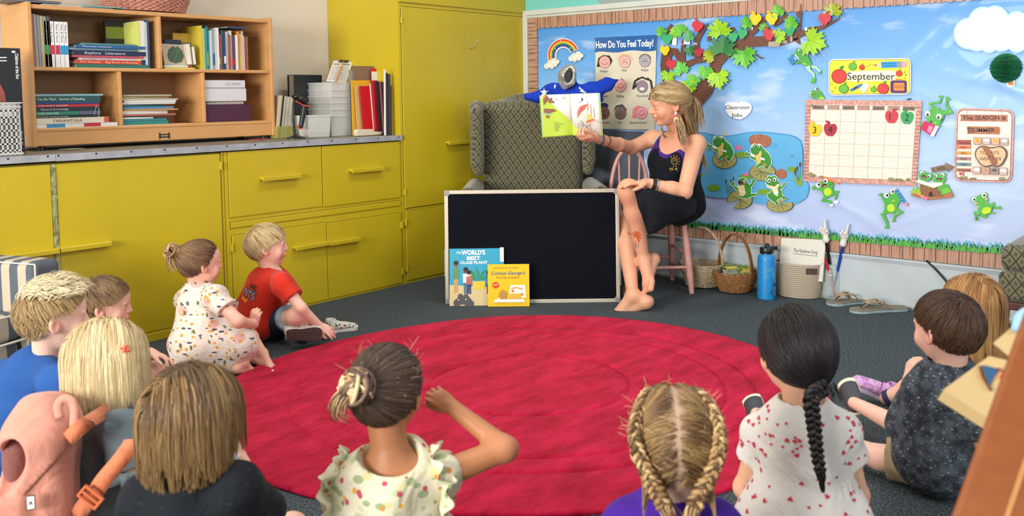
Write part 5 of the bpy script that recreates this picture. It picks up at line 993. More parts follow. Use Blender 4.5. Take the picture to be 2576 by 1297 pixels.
# ---- flip-flops
def flipflop(label,heel,toe,w,lift=0.):
 heel,toe=V(heel),V(toe);d=(toe-heel);L=d.length;d.normalize();sd=V((-d.y,d.x,0));o=thing('flip_flop',label,'flip-flop',tuple((heel+toe)/2))
 prof=[(0,.30),(.06,.40),(.2,.44),(.4,.40),(.6,.44),(.78,.52),(.9,.46),(.97,.28),(1,0)]
 pl=[(t*L,s*w)for t,s in prof]+[(t*L,-s*w)for t,s in prof[::-1][1:]]
 for nm,z0,z1,mt in(('sole',0,.014,mat('blue_grey_foam','#8FA5AC',.7)),('footbed',.014,.021,mat('tan_footbed','#8C8270',.7,var=('#7A705E',30,.2)))):
  m=M();m.prism([heel+d*a+sd*b_+V((0,0,z0))for a,b_ in pl],V((0,0,z1-z0)));m.build(nm,mt,o,bevel=.003)
 tp=heel+d*L*.80;m=M();FP=mat('tan_strap','#A58E6C',.8);
 for s in(-1,1):
  pts=[tp+V((0,0,.024)),heel+d*L*.66+sd*s*w*.16+V((0,0,.06)),heel+d*L*.48+sd*s*w*.36+V((0,0,.06)),heel+d*L*.34+sd*s*w*.45+V((0,0,.016))]
  m.tube(pts,[.005,.013,.015,.010],8,flat=.25)
 m.build('strap',FP,o,smooth=60);m=M();m.tube([tp+V((0,0,.018)),tp+V((0,0,.034)),heel+d*L*.72+V((0,0,.05))],.0035,8);m.build('toe_post',mat('dark_brown_trim','#3A2E28',.7),o);return o
flipflop('tan and blue-grey flip-flop nearer the wall, heel to the left',onZ(2186,758),onZ(2082,768),.10)
flipflop('tan and blue-grey flip-flop in front, nearer the camera',onZ(2279,779),onZ(2138,786),.10)
# ---- black cord on the wall
m=M();m.tube([onX(2330,655,X2-.03),onX(2345,668,X2-.034),onX(2360,684,X2-.04),onX(2376,702,X2-.05),onX(2392,725,X2-.06),V((X2-.07,onX(2400,740,X2-.06).y,.012)),V((X2-.08,onX(2430,740,X2-.06).y,.008))],.006,8);tag(m.build('power_cord',mat('black_rubber','#18181A',.5),smooth=True),'black cord hanging down over the baseboard at the right','cord')
# ---------------------------------------------------------------- low bookcase on the counter
BIR=mat('birch_plywood','#D09C62',.42,var=('#C28C54',5,.3,(1,1,5)),coat=.2);BIRD=mat('birch_panel_painted_shade','#A87C50',.5,var=('#97704A',6,.3))  # second birch is a darker copy: cubby shade put into the back panel's colour
bc=thing('bookcase','low birch bookcase with five cubbies standing on the counter','bookcase',(2.65,4.87,CT))
YF=4.72;YB=5.04
def bslab(nm,x0,x1,z0,z1,y0=YF,y1=YB,mt=BIR):m=M();m.bb(x0,x1,y0,y1,z0,z1);return m.build(nm,mt,bc,bevel=.004)
bslab('side_panel',1.938,1.960,.987,1.700);bslab('side_panel',3.336,3.358,.987,1.700)
bslab('top_panel',1.960,3.336,1.668,1.690,YF+.006);bslab('shelf',1.960,3.336,1.365,1.384,YF+.006);bslab('bottom_shelf',1.960,3.336,1.062,1.081,YF+.006)
bslab('divider',2.620,2.642,1.384,1.668,YF+.008);bslab('divider',2.386,2.406,1.081,1.365,YF+.008);bslab('divider',2.876,2.897,1.081,1.365,YF+.008)
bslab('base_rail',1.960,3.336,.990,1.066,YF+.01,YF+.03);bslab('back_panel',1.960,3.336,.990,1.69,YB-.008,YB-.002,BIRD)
q=onY(413,341,YF+.009);m=M()
for a in(-.03,.026):m.bb(q.x+a,q.x+a+.008,q.y-.001,q.y,q.z-.017,q.z+.017)
m.bb(q.x-.03,q.x+.032,q.y-.0012,q.y,q.z-.011,q.z+.010);m.build('maker_plate',mat('black_plate','#2A221C',.5),bc)
m=M();m.bb(q.x-.02,q.x+.022,q.y-.0018,q.y-.001,q.z-.004,q.z+.003);m.build('plate_line',mat('plate_line','#A88A50',.5),bc)
for x,y in((1.99,4.76),(3.30,4.76),(1.99,5.0),(3.30,5.0)):m=M();m.lathe((x,y,CT+.0016),[(.018,0),(.018,.017),(.012,.021)],14);m.build('foot_pad',BKP,bc)
PGS=mat('book_pages','#CFC8B4',.8)
ORD=['first','second','third','fourth','fifth','sixth','seventh','eighth','ninth','tenth','eleventh','twelfth','thirteenth','fourteenth','fifteenth','sixteenth','seventeenth','eighteenth','nineteenth','twentieth','twenty-first','twenty-second','twenty-third','twenty-fourth']
def obook(name,label,o,X,Y,Z,c,group=None,band=None,txt=None,cat='book',rough=.45,tc='#F0EEE6'):
 """book as an oriented block: X = thickness (spine width), Y = depth away from the spine, Z = height; spine faces -Y"""
 o,X,Y,Z=V(o),V(X),V(Y),V(Z);th=X.length;t=min(.0022,th*.25)/th
 b=thing(name,label,cat,tuple(o+X*.5+Y*.5),group);cm=c if not isinstance(c,str)else mat('book_cloth_'+c.strip('#'),c,rough)
 m=M();m.obox(o,X*t,Y,Z);m.obox(o+X*(1-t),X*t,Y,Z);m.obox(o+X*t,X*(1-2*t),Y*.012,Z);m.build('cover',cm,b)
 m=M();m.obox(o+X*t*1.2+Y*.013+Z*.015,X*(1-2.4*t),Y*.967,Z*.97);m.build('pages',PGS,b)
 if band:
  m=M();yn=-Y.normalized()*.0006
  for f0,f1,bcx in band:
   m2=M();m2.obox(o+yn+Z*f0+X*.02,X*.96,-yn*.8,Z*(f1-f0));m2.build('spine_band',mat('band_'+bcx.strip('#'),bcx,.45),b)
 if txt:
  s,f0,f1,mode=txt;zl=Z.length;sh=Sheet(o+(-Y.normalized()*.0007),-Z.normalized(),X.normalized())if mode=='up' else Sheet(o+(-Y.normalized()*.0007),Z.normalized(),X.normalized())
  if mode=='up':sh=Sheet(o+Z-Y.normalized()*.0009,-Z,X,Z.length,th);text(b,sh,s,f0,.28,.45,mat('ink_'+tc.strip('#'),tc,.5),'spine_title',.0,w=(f1-f0))
  else:pass
 return b
def stand(x0,x1,h,c,label,zb=1.384,yf=4.745,d=.24,lean=0.,**k):
 a=math.radians(lean);X=V((math.cos(a),0,-math.sin(a)))*(x1-x0-.0012);Z=V((math.sin(a),0,math.cos(a)))*h
 return obook('book',label,V((x0,yf,zb+max(0,math.sin(a))*(x1-x0))),X,V((0,d,0)),Z,c,**k)
def lay(x0,w,z0,th,c,label,yf=4.745,d=.23,rot=0.,title=None,tc='#E9E6DA',**k):
 X=V((0,0,th-.0012));a=math.radians(rot);Z=V((math.cos(a),math.sin(a),0))*w;Y=V((-math.sin(a),math.cos(a),0))*d
 b=obook('book',label,V((x0,yf,z0)),X,Y,Z,c,**k)
 if title:
  sh=Sheet(V((x0,yf,z0))-Y.normalized()*.0008,Z,X,w,th-.0012);text(b,sh,title[0],title[1],.25,.5,mat('ink_'+tc.strip('#'),tc,.5),'spine_title',.0,w=title[2]-title[1])
 return b
bx_=lambda px,py=170:onY(px,py,4.745).x
random.seed(11);x=1.963
for i,(w,h,c)in enumerate(((.018,.262,'#8E7466'),(.014,.258,'#A89484'),(.013,.255,'#7F8EA0'),(.015,.252,'#B8A070'),(.014,.25,'#8A9A8C'),(.018,.25,'#4E4A48'))):
 stand(x,x+w,h,c,'%s thin picture book at the left end of the upper left cubby'%['brown','tan','blue-grey','yellow-beige','grey-green','charcoal'][i],d=.22+.01*(i%3),lean=-1);x+=w+.001
for i,(px,c,nm)in enumerate(((120,'#2F8A4A','green'),(132,'#C22848','first crimson'),(146,'#C22848','second crimson'),(158,'#2E8FC0','first blue'),(168,'#2E8FC0','second blue'))):
 x0=bx_(px,130)-.012;stand(x0,x0+.0225,.228,'#E4E2DE','white workbook with %s spine band in the upper left cubby'%nm,band=[(.28,.48,c)],txt=('Meet & Match',.06,.46,'up'),tc='#4A3A44')
x0=bx_(176,165);z=1.384
for i,(w,dx,th,c,nm,ti)in enumerate(((.42,.03,.020,'#2E6A5A','dark green book at the bottom of the flat stack in the upper left cubby',None),(.40,.03,.021,'#C23A34','red book with gold lettering, flat in the upper left cubby',('The Wheels    Big Book of Reading',.05,.9)),(.37,.05,.012,'#E2E0DA','white slim book lying flat above the red one in the upper left cubby',('Phonological Awareness',.05,.5)),(.41,.015,.011,'#C0475A','thin rose book lying flat in the upper left cubby',None),(.42,.02,.026,'#1C2A48','thick navy book with blue label lying flat in the upper left cubby',('Explore   Literature',.15,.7)),(.42,.0,.012,'#6E8A96','grey-blue thin book on the navy book in the upper left cubby',None),(.40,.03,.016,'#22598E','bright blue book lying near the top of the upper left stack',('Phonics Lessons',.1,.5)),(.30,.07,.010,'#4F7F78','teal patterned book topmost of the upper left stack',None))):
 lay(x0+dx,w*.93,z,th,c,nm,rot=random.uniform(-1,1),title=ti,yf=4.74+.004*(i%3),tc='#E8D08A' if i==1 else('#3A2A2A' if i==2 else '#D9DCE0'));z+=th
x0=bx_(292,110)
m=M();obook('book','black and olive book standing face-out behind the upper left stack',V((x0+.02,4.90,1.386)),V((.20,0,0)),V((0,.022,0)),V((0,0,.262)),'#20241E',band=[(.62,.86,'#7E8A2A')])
for px,w,h,c,nm in((349,.010,.25,'#C9CC6A','yellow-green'),(354,.022,.255,'#D6D4C6','cream'),(365,.013,.25,'#B9C0BC','pale grey'),(372,.010,.262,'#2E4A7A','dark blue')):
 xx=bx_(px,120);stand(xx,xx+w*1.15,h,c,'%s book standing at the right end of the upper left cubby'%nm,band=[(.05,.18,'#1E2E5A')]if nm=='cream' else None)
xr=lambda px:onY(px,150,4.745).x
lay(xr(413),.185,1.384,.009,'#C8C23A','thin yellow book lying flat at the left of the upper right cubby',d=.2);lay(xr(412),.17,1.393,.012,'#CFCFC8','pale book with red corner lying flat in the upper right cubby',d=.2,band=[(.85,.99,'#A8283A')])
b=obook('book','beige board book with big green leaf shape, standing face-out in the upper right cubby',V((xr(421),4.775,1.407)),V((.135,0,-.004)),V((0,.014,0)),V((-.006,.02,.118)),'#B9A68C')
o_=WL[b];sh=Sheet(V((xr(421)-.001,4.7735,1.407)),V((1,0,-.03)),V((-.05,.16,1)),.135,.118);art(b,sh,[('leaf_shape',mat('dark_leaf_print','#2F4A34',.5,var=('#3E5E3A',30,.2)),[[(.25,.2),(.2,.45),(.3,.75),(.5,.92),(.62,.86),(.72,.95),(.88,.72),(.92,.45),(.78,.18),(.5,.1)]]),('leaf_rib',col('#5E7A4A'),[stroke([(.4,.15),(.6,.5),(.7,.92)],.03)])],.0006)
stand(xr(478),xr(478)+.014,.115,'#D9D4C4','small cream book leaning behind the leaf book in the upper right cubby',zb=1.41,lean=-6,d=.14);stand(xr(488),xr(488)+.014,.10,'#E2D8C8','small white book beside the leaf book in the upper right cubby',zb=1.41,lean=-5,d=.14)
obook('book','navy book standing face-out behind the leaf book',V((xr(436),4.83,1.386)),V((.10,0,0)),V((0,.012,0)),V((0,0,.165)),'#2A3346');obook('book','yellow book with round emblem standing face-out in the upper right cubby',V((xr(462),4.85,1.386)),V((.12,0,0)),V((0,.014,0)),V((0,0,.205)),'#B99A34',band=[(.55,.75,'#6E6A5A')])
cs=['#C8B43A','#D0C068','#2F8E96','#2E7A8A','#3A9AA6','#D8D4CA','#8A9AA6','#C8C4BA','#E0DCD0','#4A6E86','#B84A3A','#2E5A6E','#20406E','#D9C7A8','#C9C2B4','#8E5A4A','#D2CEC6','#A84038','#2F4E7E','#E3DCCB','#C7863E','#D8A46A','#B9B2A6','#DADAD2','#A23A44','#7E8A3E']
nm=['yellow','pale gold','teal','deep teal','bright teal','white','grey-blue','light grey','ivory','slate blue','brick red','petrol','navy','tan','stone','brown','silver','red','royal blue','cream','orange','apricot','grey','off-white','crimson','moss green']
x=xr(507);xe=xr(626);n=len(cs);random.seed(21);ws=[random.uniform(.7,1.3)for _ in cs];sw=sum(ws)
for i,c in enumerate(cs):
 w=ws[i]/sw*(xe-x0)if False else ws[i]/sw*(xe-xr(507));h=(.235 if i<10 else(.215 if i<24 else.19))+random.uniform(-.018,.014)
 stand(x,x+w,h,c,'%s thin book in the tight upright row, upper right cubby'%nm[i],d=.2+random.uniform(0,.03),yf=4.742+random.uniform(0,.012),band=[(random.uniform(.05,.2),random.uniform(.3,.4),random.choice(('#C9C23A','#B8283A','#E4E0D4','#2A5A8E')))]if i%3==0 else None);x+=w
lay(xr(574),.13,1.384+.242,.010,'#23486E','navy book laid flat on top of the upright row, upper right cubby',d=.16)
xl=onY(90,300,4.745).x;z=1.081
for i,(w,th,c,nm_,ti,bd,tc)in enumerate(((.415,.019,'#D8D4CC','white book with blue and red spine blocks, bottom of the lower left stack',None,[(.12,.34,'#2E8AB8'),(.57,.78,'#B8283E')],'#222'),(.37,.030,'#D9CDB6','cream book titled Tarantula in the lower left stack',('TARANTULA',.22,.62),[(.93,1.0,'#C85A42')],'#5A2A26'),(.325,.013,'#20362E','dark thin book above the cream one in the lower left stack',('IN FOR DUCKLINGS',.03,.5),None,'#D8D4C4'),(.325,.020,'#2E7A68','green book with purple end in the lower left stack',('AND ANSWERS',.03,.35),[(.66,.98,'#5E5A7A')],'#CFE0D4'),(.325,.021,'#1E2E36','black-green book in the middle of the lower left stack',('General Knowledge',.08,.5),None,'#C8D0D0'),(.325,.016,'#B8323E','red thin book in the lower left stack',('THE HAPPY READER',.05,.5),None,'#E8D8C8'),(.325,.011,'#28467E','blue thin book in the lower left stack',None,None,'#fff'),(.33,.028,'#1F4E4A','dark teal book in the lower left stack',('You Be Math   Stories of Reading',.03,.75),None,'#C4D4C8'),(.345,.011,'#7FA6AE','pale blue book topmost of the lower left stack',None,None,'#fff'))):
 lay(xl,w,z,th,c,nm_,title=ti,band=bd,tc=tc if len(tc)==7 else '#222222',yf=4.742+.003*(i%3));z+=th
m=M();m.tube([V((xl+.29,4.738,1.14)),V((xl+.30,4.732,1.19)),V((xl+.315,4.736,1.17)),V((xl+.31,4.735,1.125))],.0012,5);tag(m.build('plastic_loop',mat('clear_plastic_tie','#C8C8C4',.3)),'clear plastic tie hanging on the lower left stack of books','tie')
xm=onY(309,300,4.745).x;z=1.081;random.seed(31)
for i,(w,th,c,nm_)in enumerate(((.26,.020,'#2E7E78','teal book at the bottom'),(.25,.012,'#3A7A86','blue-green book'),(.17,.010,'#DAD6CA','short white booklet'),(.27,.006,'#2E3A40','dark booklet'),(.31,.009,'#C06A50','terracotta booklet'),(.26,.019,'#CFC8C0','white magazine with pink marks'),(.31,.008,'#C88A3E','orange booklet'),(.29,.012,'#5A88A6','sky blue booklet'),(.24,.014,'#2E5E6A','dark teal booklet'),(.30,.010,'#CFCCC2','pale booklet'),(.30,.012,'#D4D0C8','white booklet with black spine print'),(.32,.009,'#B8B4A6','grey booklet'),(.27,.010,'#A8925E','khaki booklet'),(.28,.006,'#8A8268','olive booklet'),(.28,.005,'#D2CCBA','cream booklet on top'))):
 lay(xm+.002+random.uniform(0,.012),w,z,th,c,nm_+' in the lower middle stack',rot=random.uniform(-2,2.5)if i>1 else 0,yf=4.75);z+=th
BX=onY(518,300,4.745).x
def binder(x0,w,z0,th,c,label,ring=False):
 b=thing('ring_binder',label,'binder',(x0+w/2,4.86,z0));m=M();m.bb(x0,x0+w,4.745,4.985,z0,z0+.004);m.bb(x0,x0+w,4.745,4.985,z0+th-.004,z0+th);m.bb(x0,x0+w,4.745,4.750,z0+.004,z0+th-.004);m.build('cover',c,b,bevel=.002)
 m=M();m.bb(x0+.006,x0+w-.006,4.752,4.975,z0+.008,z0+th-.008);m.build('pages',PGS,b);return b
b=binder(BX,.30,1.081,.100,mat('plum_cover','#4A1E38',.5),'thick plum spiral-bound book at the bottom of the lower right cubby')
m=M()
for i in range(20):m.tube([V((BX+.006+.0125*i,4.746,1.183)),V((BX+.012+.0125*i,4.741,1.190)),V((BX+.010+.0125*i,4.75,1.195))],.0025,5)
m.build('spiral',col('#D8D6D0'),b)
binder(BX-.001,.275,1.200,.075,mat('white_vinyl','#CFCCCE',.35),'white ring binder in the middle of the lower right cubby');bw=binder(BX,.268,1.277,.046,MATS['white_vinyl'],'white ring binder on top in the lower right cubby, with faint spine print')
sh=Sheet(V((BX,4.7445,1.277)),V((1,0,0)),V((0,0,1)),.268,.046);text(bw,sh,'DAILY BINDER',.5,.38,.3,col('#A5A2A6'),'spine_title',.0003,w=.38)
bt=thing('wicker_basket','large pink-brown wicker basket on top of the bookcase, cut by the frame','basket',(2.63,4.88,1.691))
cb_=onY(388,30,4.78);cb_=V((cb_.x,4.875,1.692))
wicker(bt,cb_,lambda t:(.115+.035*t,.008+.17*t),34,17,WK3,.0052,1.9,(1,0,0),.006,seed=8)
m=M();m.bb(cb_.x+.03,cb_.x+.10,cb_.y-.155,cb_.y-.153,1.80,1.86);m.build('paper_tag',col('#E0DDD6'),bt)
m=M();m.box((2.20,4.84,1.6935),(.36,.20,.003),Matrix.Rotation(.05,3,'Z'));tag(m.build('paper_stack',mat('white_paper','#D9D6CE',.7)),'thin white sheets lying on the left of the bookcase top','paper')
m=M();m.box((2.33,4.80,1.6975),(.22,.15,.004),Matrix.Rotation(-.05,3,'Z'));tag(m.build('folder',mat('teal_folder','#5FA8A8',.5)),'pale teal folder on top of the bookcase left of the basket','folder')
fs=onY(40,2,4.80);m=M()
for k,c in enumerate(('#5A5A66','#B9A888','#3E4A5E','#D0CCC4')):m=M();m.box((1.80+.01*k+.19,4.86+.006*k,1.706+.012*k),(.27,.20,.009),Matrix.Rotation(.06*(k-1),3,'Z'));tag(m.build('magazine',mat('mag_'+c.strip('#'),c,.4)),'%s magazine in the pile on the left end of the bookcase top'%('grey','tan','navy','white')[k],'magazine','magazines on the bookcase top')if k<4 else None
# ---- items left of the bookcase
q0=onY(83,128,4.60);ub=onY(66,375,4.60)
bb_=thing('large_book','big black hardcover with reddish cover picture standing left of the bookcase','book',(1.78,4.65,CT))
pA,pB=onY(70,378,4.58),onY(0,378,4.58);X0=1.925
x1b=onY(68,370,4.58).x;m=M();hB=onY(50,122,4.62).z-CT
m.bb(x1b-.40,x1b,4.60,4.612,CT+.002,CT+hB);m.bb(x1b-.40,x1b,4.630,4.642,CT+.002,CT+hB);m.bb(x1b-.014,x1b,4.612,4.630,CT+.002,CT+hB);m.build('cover',mat('black_hardcover','#17181C',.35,coat=.3),bb_,bevel=.003)
m=M();m.bb(x1b-.396,x1b-.016,4.613,4.629,CT+.006,CT+hB-.006);m.build('pages',PGS,bb_)
sh=Sheet(V((x1b-.40,4.5995,CT)),V((1,0,0)),V((0,0,1)),.40,hB)
art(bb_,sh,[('cover_picture',mat('sepia_picture','#9A4A3E',.35,var=('#6A3A2E',9,.12)),[ell(.55,.50,.26,.26)]),('white_mark',col('#D8D6D0'),[[(.90,.955),(.94,.955),(.94,.975),(.90,.975)],[(.60,.90),(.84,.905),(.84,.915),(.60,.91)],[(.60,.87),(.84,.875),(.84,.885),(.60,.88)]])],.0006)
sp_=Sheet(V((x1b+.0004,4.601,CT+hB)),V((0,0,-1)),V((0,1,0)),hB,.04)
fr2=Sheet(V((x1b-.032,4.5992,CT+hB)),V((0,0,-1)),V((1,0,0)),hB,.03)
text(bb_,fr2,'Children of the Sun',.05,.22,.5,col('#E6E4DE'),'spine_title',.0004,w=.24,bold=.02);text(bb_,fr2,"Child's Play",.78,.22,.5,col('#E6E4DE'),'spine_title',.0004,w=.17,bold=.02)
pbk=thing('plastic_basket','white slotted plastic basket on the counter at the left edge','basket',(1.70,4.5,CT));WP=mat('white_plastic','#B9B8B4',.45)
x1p=onY(55,375,4.44).x;x0p=x1p-.30;hp=onY(50,258,4.44).z-CT;y0p=4.44
m=M()
for k in range(7):
 z=CT+.004+.02+(hp-.06)*k/6;m.bb(x0p,x1p,y0p,y0p+.003,z-.004,z+.004);m.bb(x1p-.003,x1p,y0p,y0p+.13,z-.004,z+.004)
for k in range(16):x=x0p+(x1p-x0p)*k/15;m.bb(x-.004,x+.004 if k<15 else x,y0p,y0p+.003,CT+.004,CT+hp)
for k in range(8):y=y0p+.13*k/7;m.bb(x1p-.003,x1p,y,y+.008 if k<7 else y,CT+.004,CT+hp)
m.bb(x0p-.008,x1p+.008,y0p-.008,y0p+.006,CT+hp-.004,CT+hp+.002);m.bb(x0p-.004,x1p+.004,y0p-.004,y0p+.004,CT+hp-.022,CT+hp-.016);m.bb(x1p-.004,x1p+.008,y0p-.006,y0p+.14,CT+hp-.004,CT+hp+.002);m.bb(x0p,x1p,y0p,y0p+.13,CT+.0018,CT+.006);m.bb(x0p,x1p,y0p+.127,y0p+.13,CT+.004,CT+hp);m.bb(x0p-.004,x1p+.006,y0p-.004,y0p+.003,CT+.006,CT+.014)
m.build('slotted_wall',WP,pbk)
m=M();m.bb(x0p+.006,x1p-.02,y0p+.02,y0p+.12,CT+.006,CT+hp*.72);m.build('contents',mat('grey_papers','#7E7C78',.8),pbk)
for px,py,c,nm_,lb in((146,373,'#B9B2A0','paper_scrap','crumpled cream paper under the left end of the bookcase'),(640,350,'#C8485A','pink_slip','pink and white slip sticking out under the right end of the bookcase')):
 q=onZ(px,py,CT+.002);m=M();m.box((q.x,min(q.y,4.70),CT+.004),(.10,.07,.002),Matrix.Rotation(.3,3,'Z'));tag(m.build(nm_,mat('slip_'+c.strip('#'),c,.6)),lb,'paper')
# ---- counter items right of the bookcase
YC=4.62;cx_=lambda px,py=335,Y=YC:onY(px,py,Y).x;cz_=lambda px,py,Y=YC:onY(px,py,Y).z
x=cx_(697,335,4.70)
for i in range(9):
 h=.262-.002*i;w=.0105;stand(x+.012*i,x+.012*i+w,h,['#B8AA92','#2A2A2E','#C9C2B2','#B7AE9A','#D2CCBE','#BDB39E','#CFC8B8','#C4B89A','#D6CFC0'][i],'%s magazine in the leaning row right of the bookcase'%['beige','black','light grey','stone','white','sand','ivory','straw','pale cream'][i],zb=CT+.003,yf=4.70,d=.21,lean=9,band=[(.1,.3,'#B9A23A')]if i%3==0 else None)
mh=thing('magazine_holder','clear plastic holder under the leaning magazines','holder',(x+.08,4.8,CT));m=M();m.bb(x-.004,x+.135,4.69,4.692,CT+.002,CT+.075);m.bb(x-.004,x-.002,4.69,4.93,CT+.002,CT+.075);m.bb(x+.133,x+.135,4.69,4.93,CT+.002,CT+.075);m.bb(x-.004,x+.135,4.69,4.93,CT+.0016,CT+.0026);m.build('holder_body',mat('yellowed_clear_plastic','#B8B060',.2,alpha=.4),mh)
s0=onZ(747,342,CT+.002);s0=V((s0.x,4.60,CT+.0015));s0.x=cx_(745,340,4.60);sc=thing('barcode_scanner','black handheld scanner with red rim on a round-based stand on the counter','scanner',tuple(s0))
m=M();m.lathe(s0,[(.062,0),(.062,.004),(.045,.010),(.02,.018),(.010,.022)],32,(0,0,1),(1,0,0),.8);m.build('stand_base',BKP,sc,smooth=40)
pt=lambda px,py,dy=0:onY(px,py,4.60+dy)
m=M();m.tube([s0+V((-.008,0,.018)),pt(737,300),pt(739,262),pt(742,246,.01)],.008,12);m.build('stand_neck',BKP,sc,smooth=60)
soft('scanner_head',[elp(pt(757,252),(.045,.030,.022),Matrix.Rotation(math.radians(28),3,'Y'),.01),elp(pt(742,243),(.016,.026,.016),None,.008)],.004,BKP,sc)
m=M();a,b_=pt(744,254,-.022),pt(780,268,-.022);m.tube([a,(a+b_)/2+V((0,-.008,-.010)),b_],.0038,8);m.build('red_rim',mat('coral_red_plastic','#E0503E',.4),sc,smooth=60)
soft('scanner_grip',[cone(pt(766,266),pt(757,318),.019,.014,.008)],.004,BKP,sc)
m=M();m.tube([pt(745,313,-.012),pt(755,324,-.014),pt(766,321,-.012)],.0035,8);m.build('red_base_rim',MATS['coral_red_plastic'],sc,smooth=60)
BKB=mat('black_binder_vinyl','#1E2329',.45);x0,x1=cx_(741,270,4.86),cx_(812,270,4.86);bz=CT+.002;hz=onY(775,188,4.86).z-bz
bn_=thing('ring_binder','black ring binder standing behind the clear bins, upright on the counter','binder',((x0+x1)/2,4.88,bz));m=M();m.bb(x0,x1,4.86,4.863,bz,bz+hz);m.bb(x0,x1,4.925,4.928,bz,bz+hz);m.bb(x1-.004,x1,4.863,4.925,bz,bz+hz);m.build('cover',BKB,bn_,bevel=.001);m=M();m.bb(x0+.006,x1-.02,4.866,4.918,bz+.004,bz+hz-.006);m.build('pages',PGS,bn_)
CLR=mat('translucent_bin','#EAEAE4',.2,alpha=.40)
def bin_(label,px0,px1,pyt,pyb,Y,d,taper=.012,ribs=(),fill=None):
 x0,x1=cx_(px0,pyb,Y),cx_(px1,pyb,Y);z1=onY((px0+px1)/2,pyt,Y).z;z0=CT+.002;b=thing('clear_bin',label,'bin',((x0+x1)/2,Y+d/2,z0));T_=taper;m=M()
 A=[(x0+T_,Y+T_),(x1-T_,Y+T_),(x1-T_,Y+d-T_),(x0+T_,Y+d-T_)];B_=[(x0,Y),(x1,Y),(x1,Y+d),(x0,Y+d)]
 vs=[V((a,c,z0))for a,c in A]+[V((a,c,z1))for a,c in B_]
 m.add(vs,[(0,1,5,4),(1,2,6,5),(2,3,7,6),(3,0,4,7),(3,2,1,0)]);m.build('bin_body',CLR,b,solid=.002)
 m=M();m.bb(x0-.008,x1+.008,Y-.008,Y+.002,z1-.008,z1);m.bb(x1-.002,x1+.008,Y,Y+d,z1-.008,z1);m.bb(x0-.008,x0+.002,Y,Y+d,z1-.008,z1);m.bb(x0-.008,x1+.008,Y+d,Y+d+.008,z1-.008,z1);m.build('bin_rim',CLR,b,bevel=.002)
 if fill:m=M();m.bb(x0+T_+.004,x1-T_-.004,Y+T_+.004,Y+d-T_-.004,z0+.003,z0+fill);m.build('bin_contents',mat('beige_contents','#8A7F6C',.8),b)
 return b
bin_('small clear plastic bin at the front of the counter beside the scanner',776,833,290,344,4.60,.14,.008,fill=.03)
for i in range(1):
 bin_('clear plastic bin at the bottom of the nested stack',834,884,290,341,4.62,.26,.008,fill=.04)
for i,py in enumerate((273,257,241,225,207)):
 x0,x1=cx_(836,py,4.62)-.004,cx_(886,py,4.62);z1=onY(860,py,4.62).z;b=thing('clear_bin','clear plastic bin, %s from the bottom of the nested stack'%ORD[i+1],'bin',((x0+x1)/2,4.75,z1-.05));m=M();m.add([V((x0+.004,4.626,z1-.045)),V((x1-.004,4.626,z1-.045)),V((x1-.004,4.876,z1-.045)),V((x0+.004,4.876,z1-.045)),V((x0,4.62,z1)),V((x1,4.62,z1)),V((x1,4.88,z1)),V((x0,4.88,z1))],[(0,1,5,4),(1,2,6,5),(2,3,7,6),(3,0,4,7)]);m.build('bin_body',CLR,b,solid=.0015)
 m=M();m.bb(x0-.008,x1+.010,4.612,4.622,z1-.007,z1);m.bb(x1,x1+.010,4.62,4.88,z1-.007,z1);m.bb(x0-.008,x0,4.62,4.88,z1-.007,z1);m.build('bin_rim',CLR,b,bevel=.0015)
Yc=4.72;cbd=thing('clipboard','clipboard with printed list and black clip, tilted in the top bin','clipboard',tuple(onY(850,205,Yc)));c0,c1_,c2_=onY(818,206,Yc),onY(872,208,Yc),onY(838,150,Yc+.10);rr,uu=c1_-c0,c2_-c0
sh=Sheet(c0,rr,uu,rr.length,uu.length);nn=sh.n if sh.n.y<0 else-sh.n;sh.n=nn
m=M();m.obox(c0-nn*.004,rr,uu*1.0,nn*.003);m.build('board',mat('hardboard','#7E5A3A',.6),cbd);m=M();m.obox(c0+rr*.03+uu*.02-nn*.001,rr*.94,uu*.95,nn*.0012);m.build('paper',mat('white_paper','#D9D6CE'),cbd)
art(cbd,sh,[('printed_lines',col('#A9A7A0'),[stroke([(.1,y),(.88,y)],.008)for y in(.12,.2,.28,.36,.44,.52,.6,.68)]+[stroke([(.35,.1),(.35,.75)],.006)]),('header_bar',col('#5A5856'),[stroke([(.1,.80),(.38,.80)],.02),stroke([(.55,.8),(.85,.8)],.02)]),('clip',BKP,[stroke([(.30,.88),(.30,.97),(.72,.97),(.72,.88)],.05),stroke([(.34,.90),(.68,.90)],.04)])],.0008,th=.003)
m=M();m.tube([sh.p(.46,.02,.008),sh.p(.50,.90,.012)],.0042,6);tag(m.build('pencil',mat('orange_pencil','#D0752E',.4)),'orange pencil hanging on the clipboard','pencil')
CBD=mat('brown_card','#7E6248',.7);
def plate(name,label,cat,px0,px1,pyt,pyb,Y,th,c,lean=0,mtn=None,parts=None):
 x0,x1=cx_(px0,(pyt+pyb)/2,Y),cx_(px1,(pyt+pyb)/2,Y);zt=onY((px0+px1)/2,pyt,Y).z;zb=CT+.002;b=thing(name,label,cat,((x0+x1)/2,Y,zb));sx=math.tan(math.radians(lean))*(zt-zb)
 m=M();m.prism([V((x0+(-sx if False else 0),Y,zb)),V((x1,Y,zb)),V((x1-sx,Y+.004,zt)),V((x0-sx,Y+.004,zt))],V((0,th,0)));m.build('board' if cat!='binder' else 'cover',c,b,bevel=.001);return b,x0,x1,zb,zt,sx
plate('cardboard_sheet','brown cardboard sheet with rounded top standing behind the yellow folder','cardboard',893,945,166,330,4.58,.006,CBD)
plate('paper_bag','crumpled grey plastic sleeve beside the cardboard','sleeve',880,902,176,300,4.59,.006,mat('grey_sleeve','#8E8A82',.3))
plate('folder','yellow folder standing behind the red folder','folder',886,934,202,336,4.555,.005,mat('amber_folder','#D9A01E',.5))
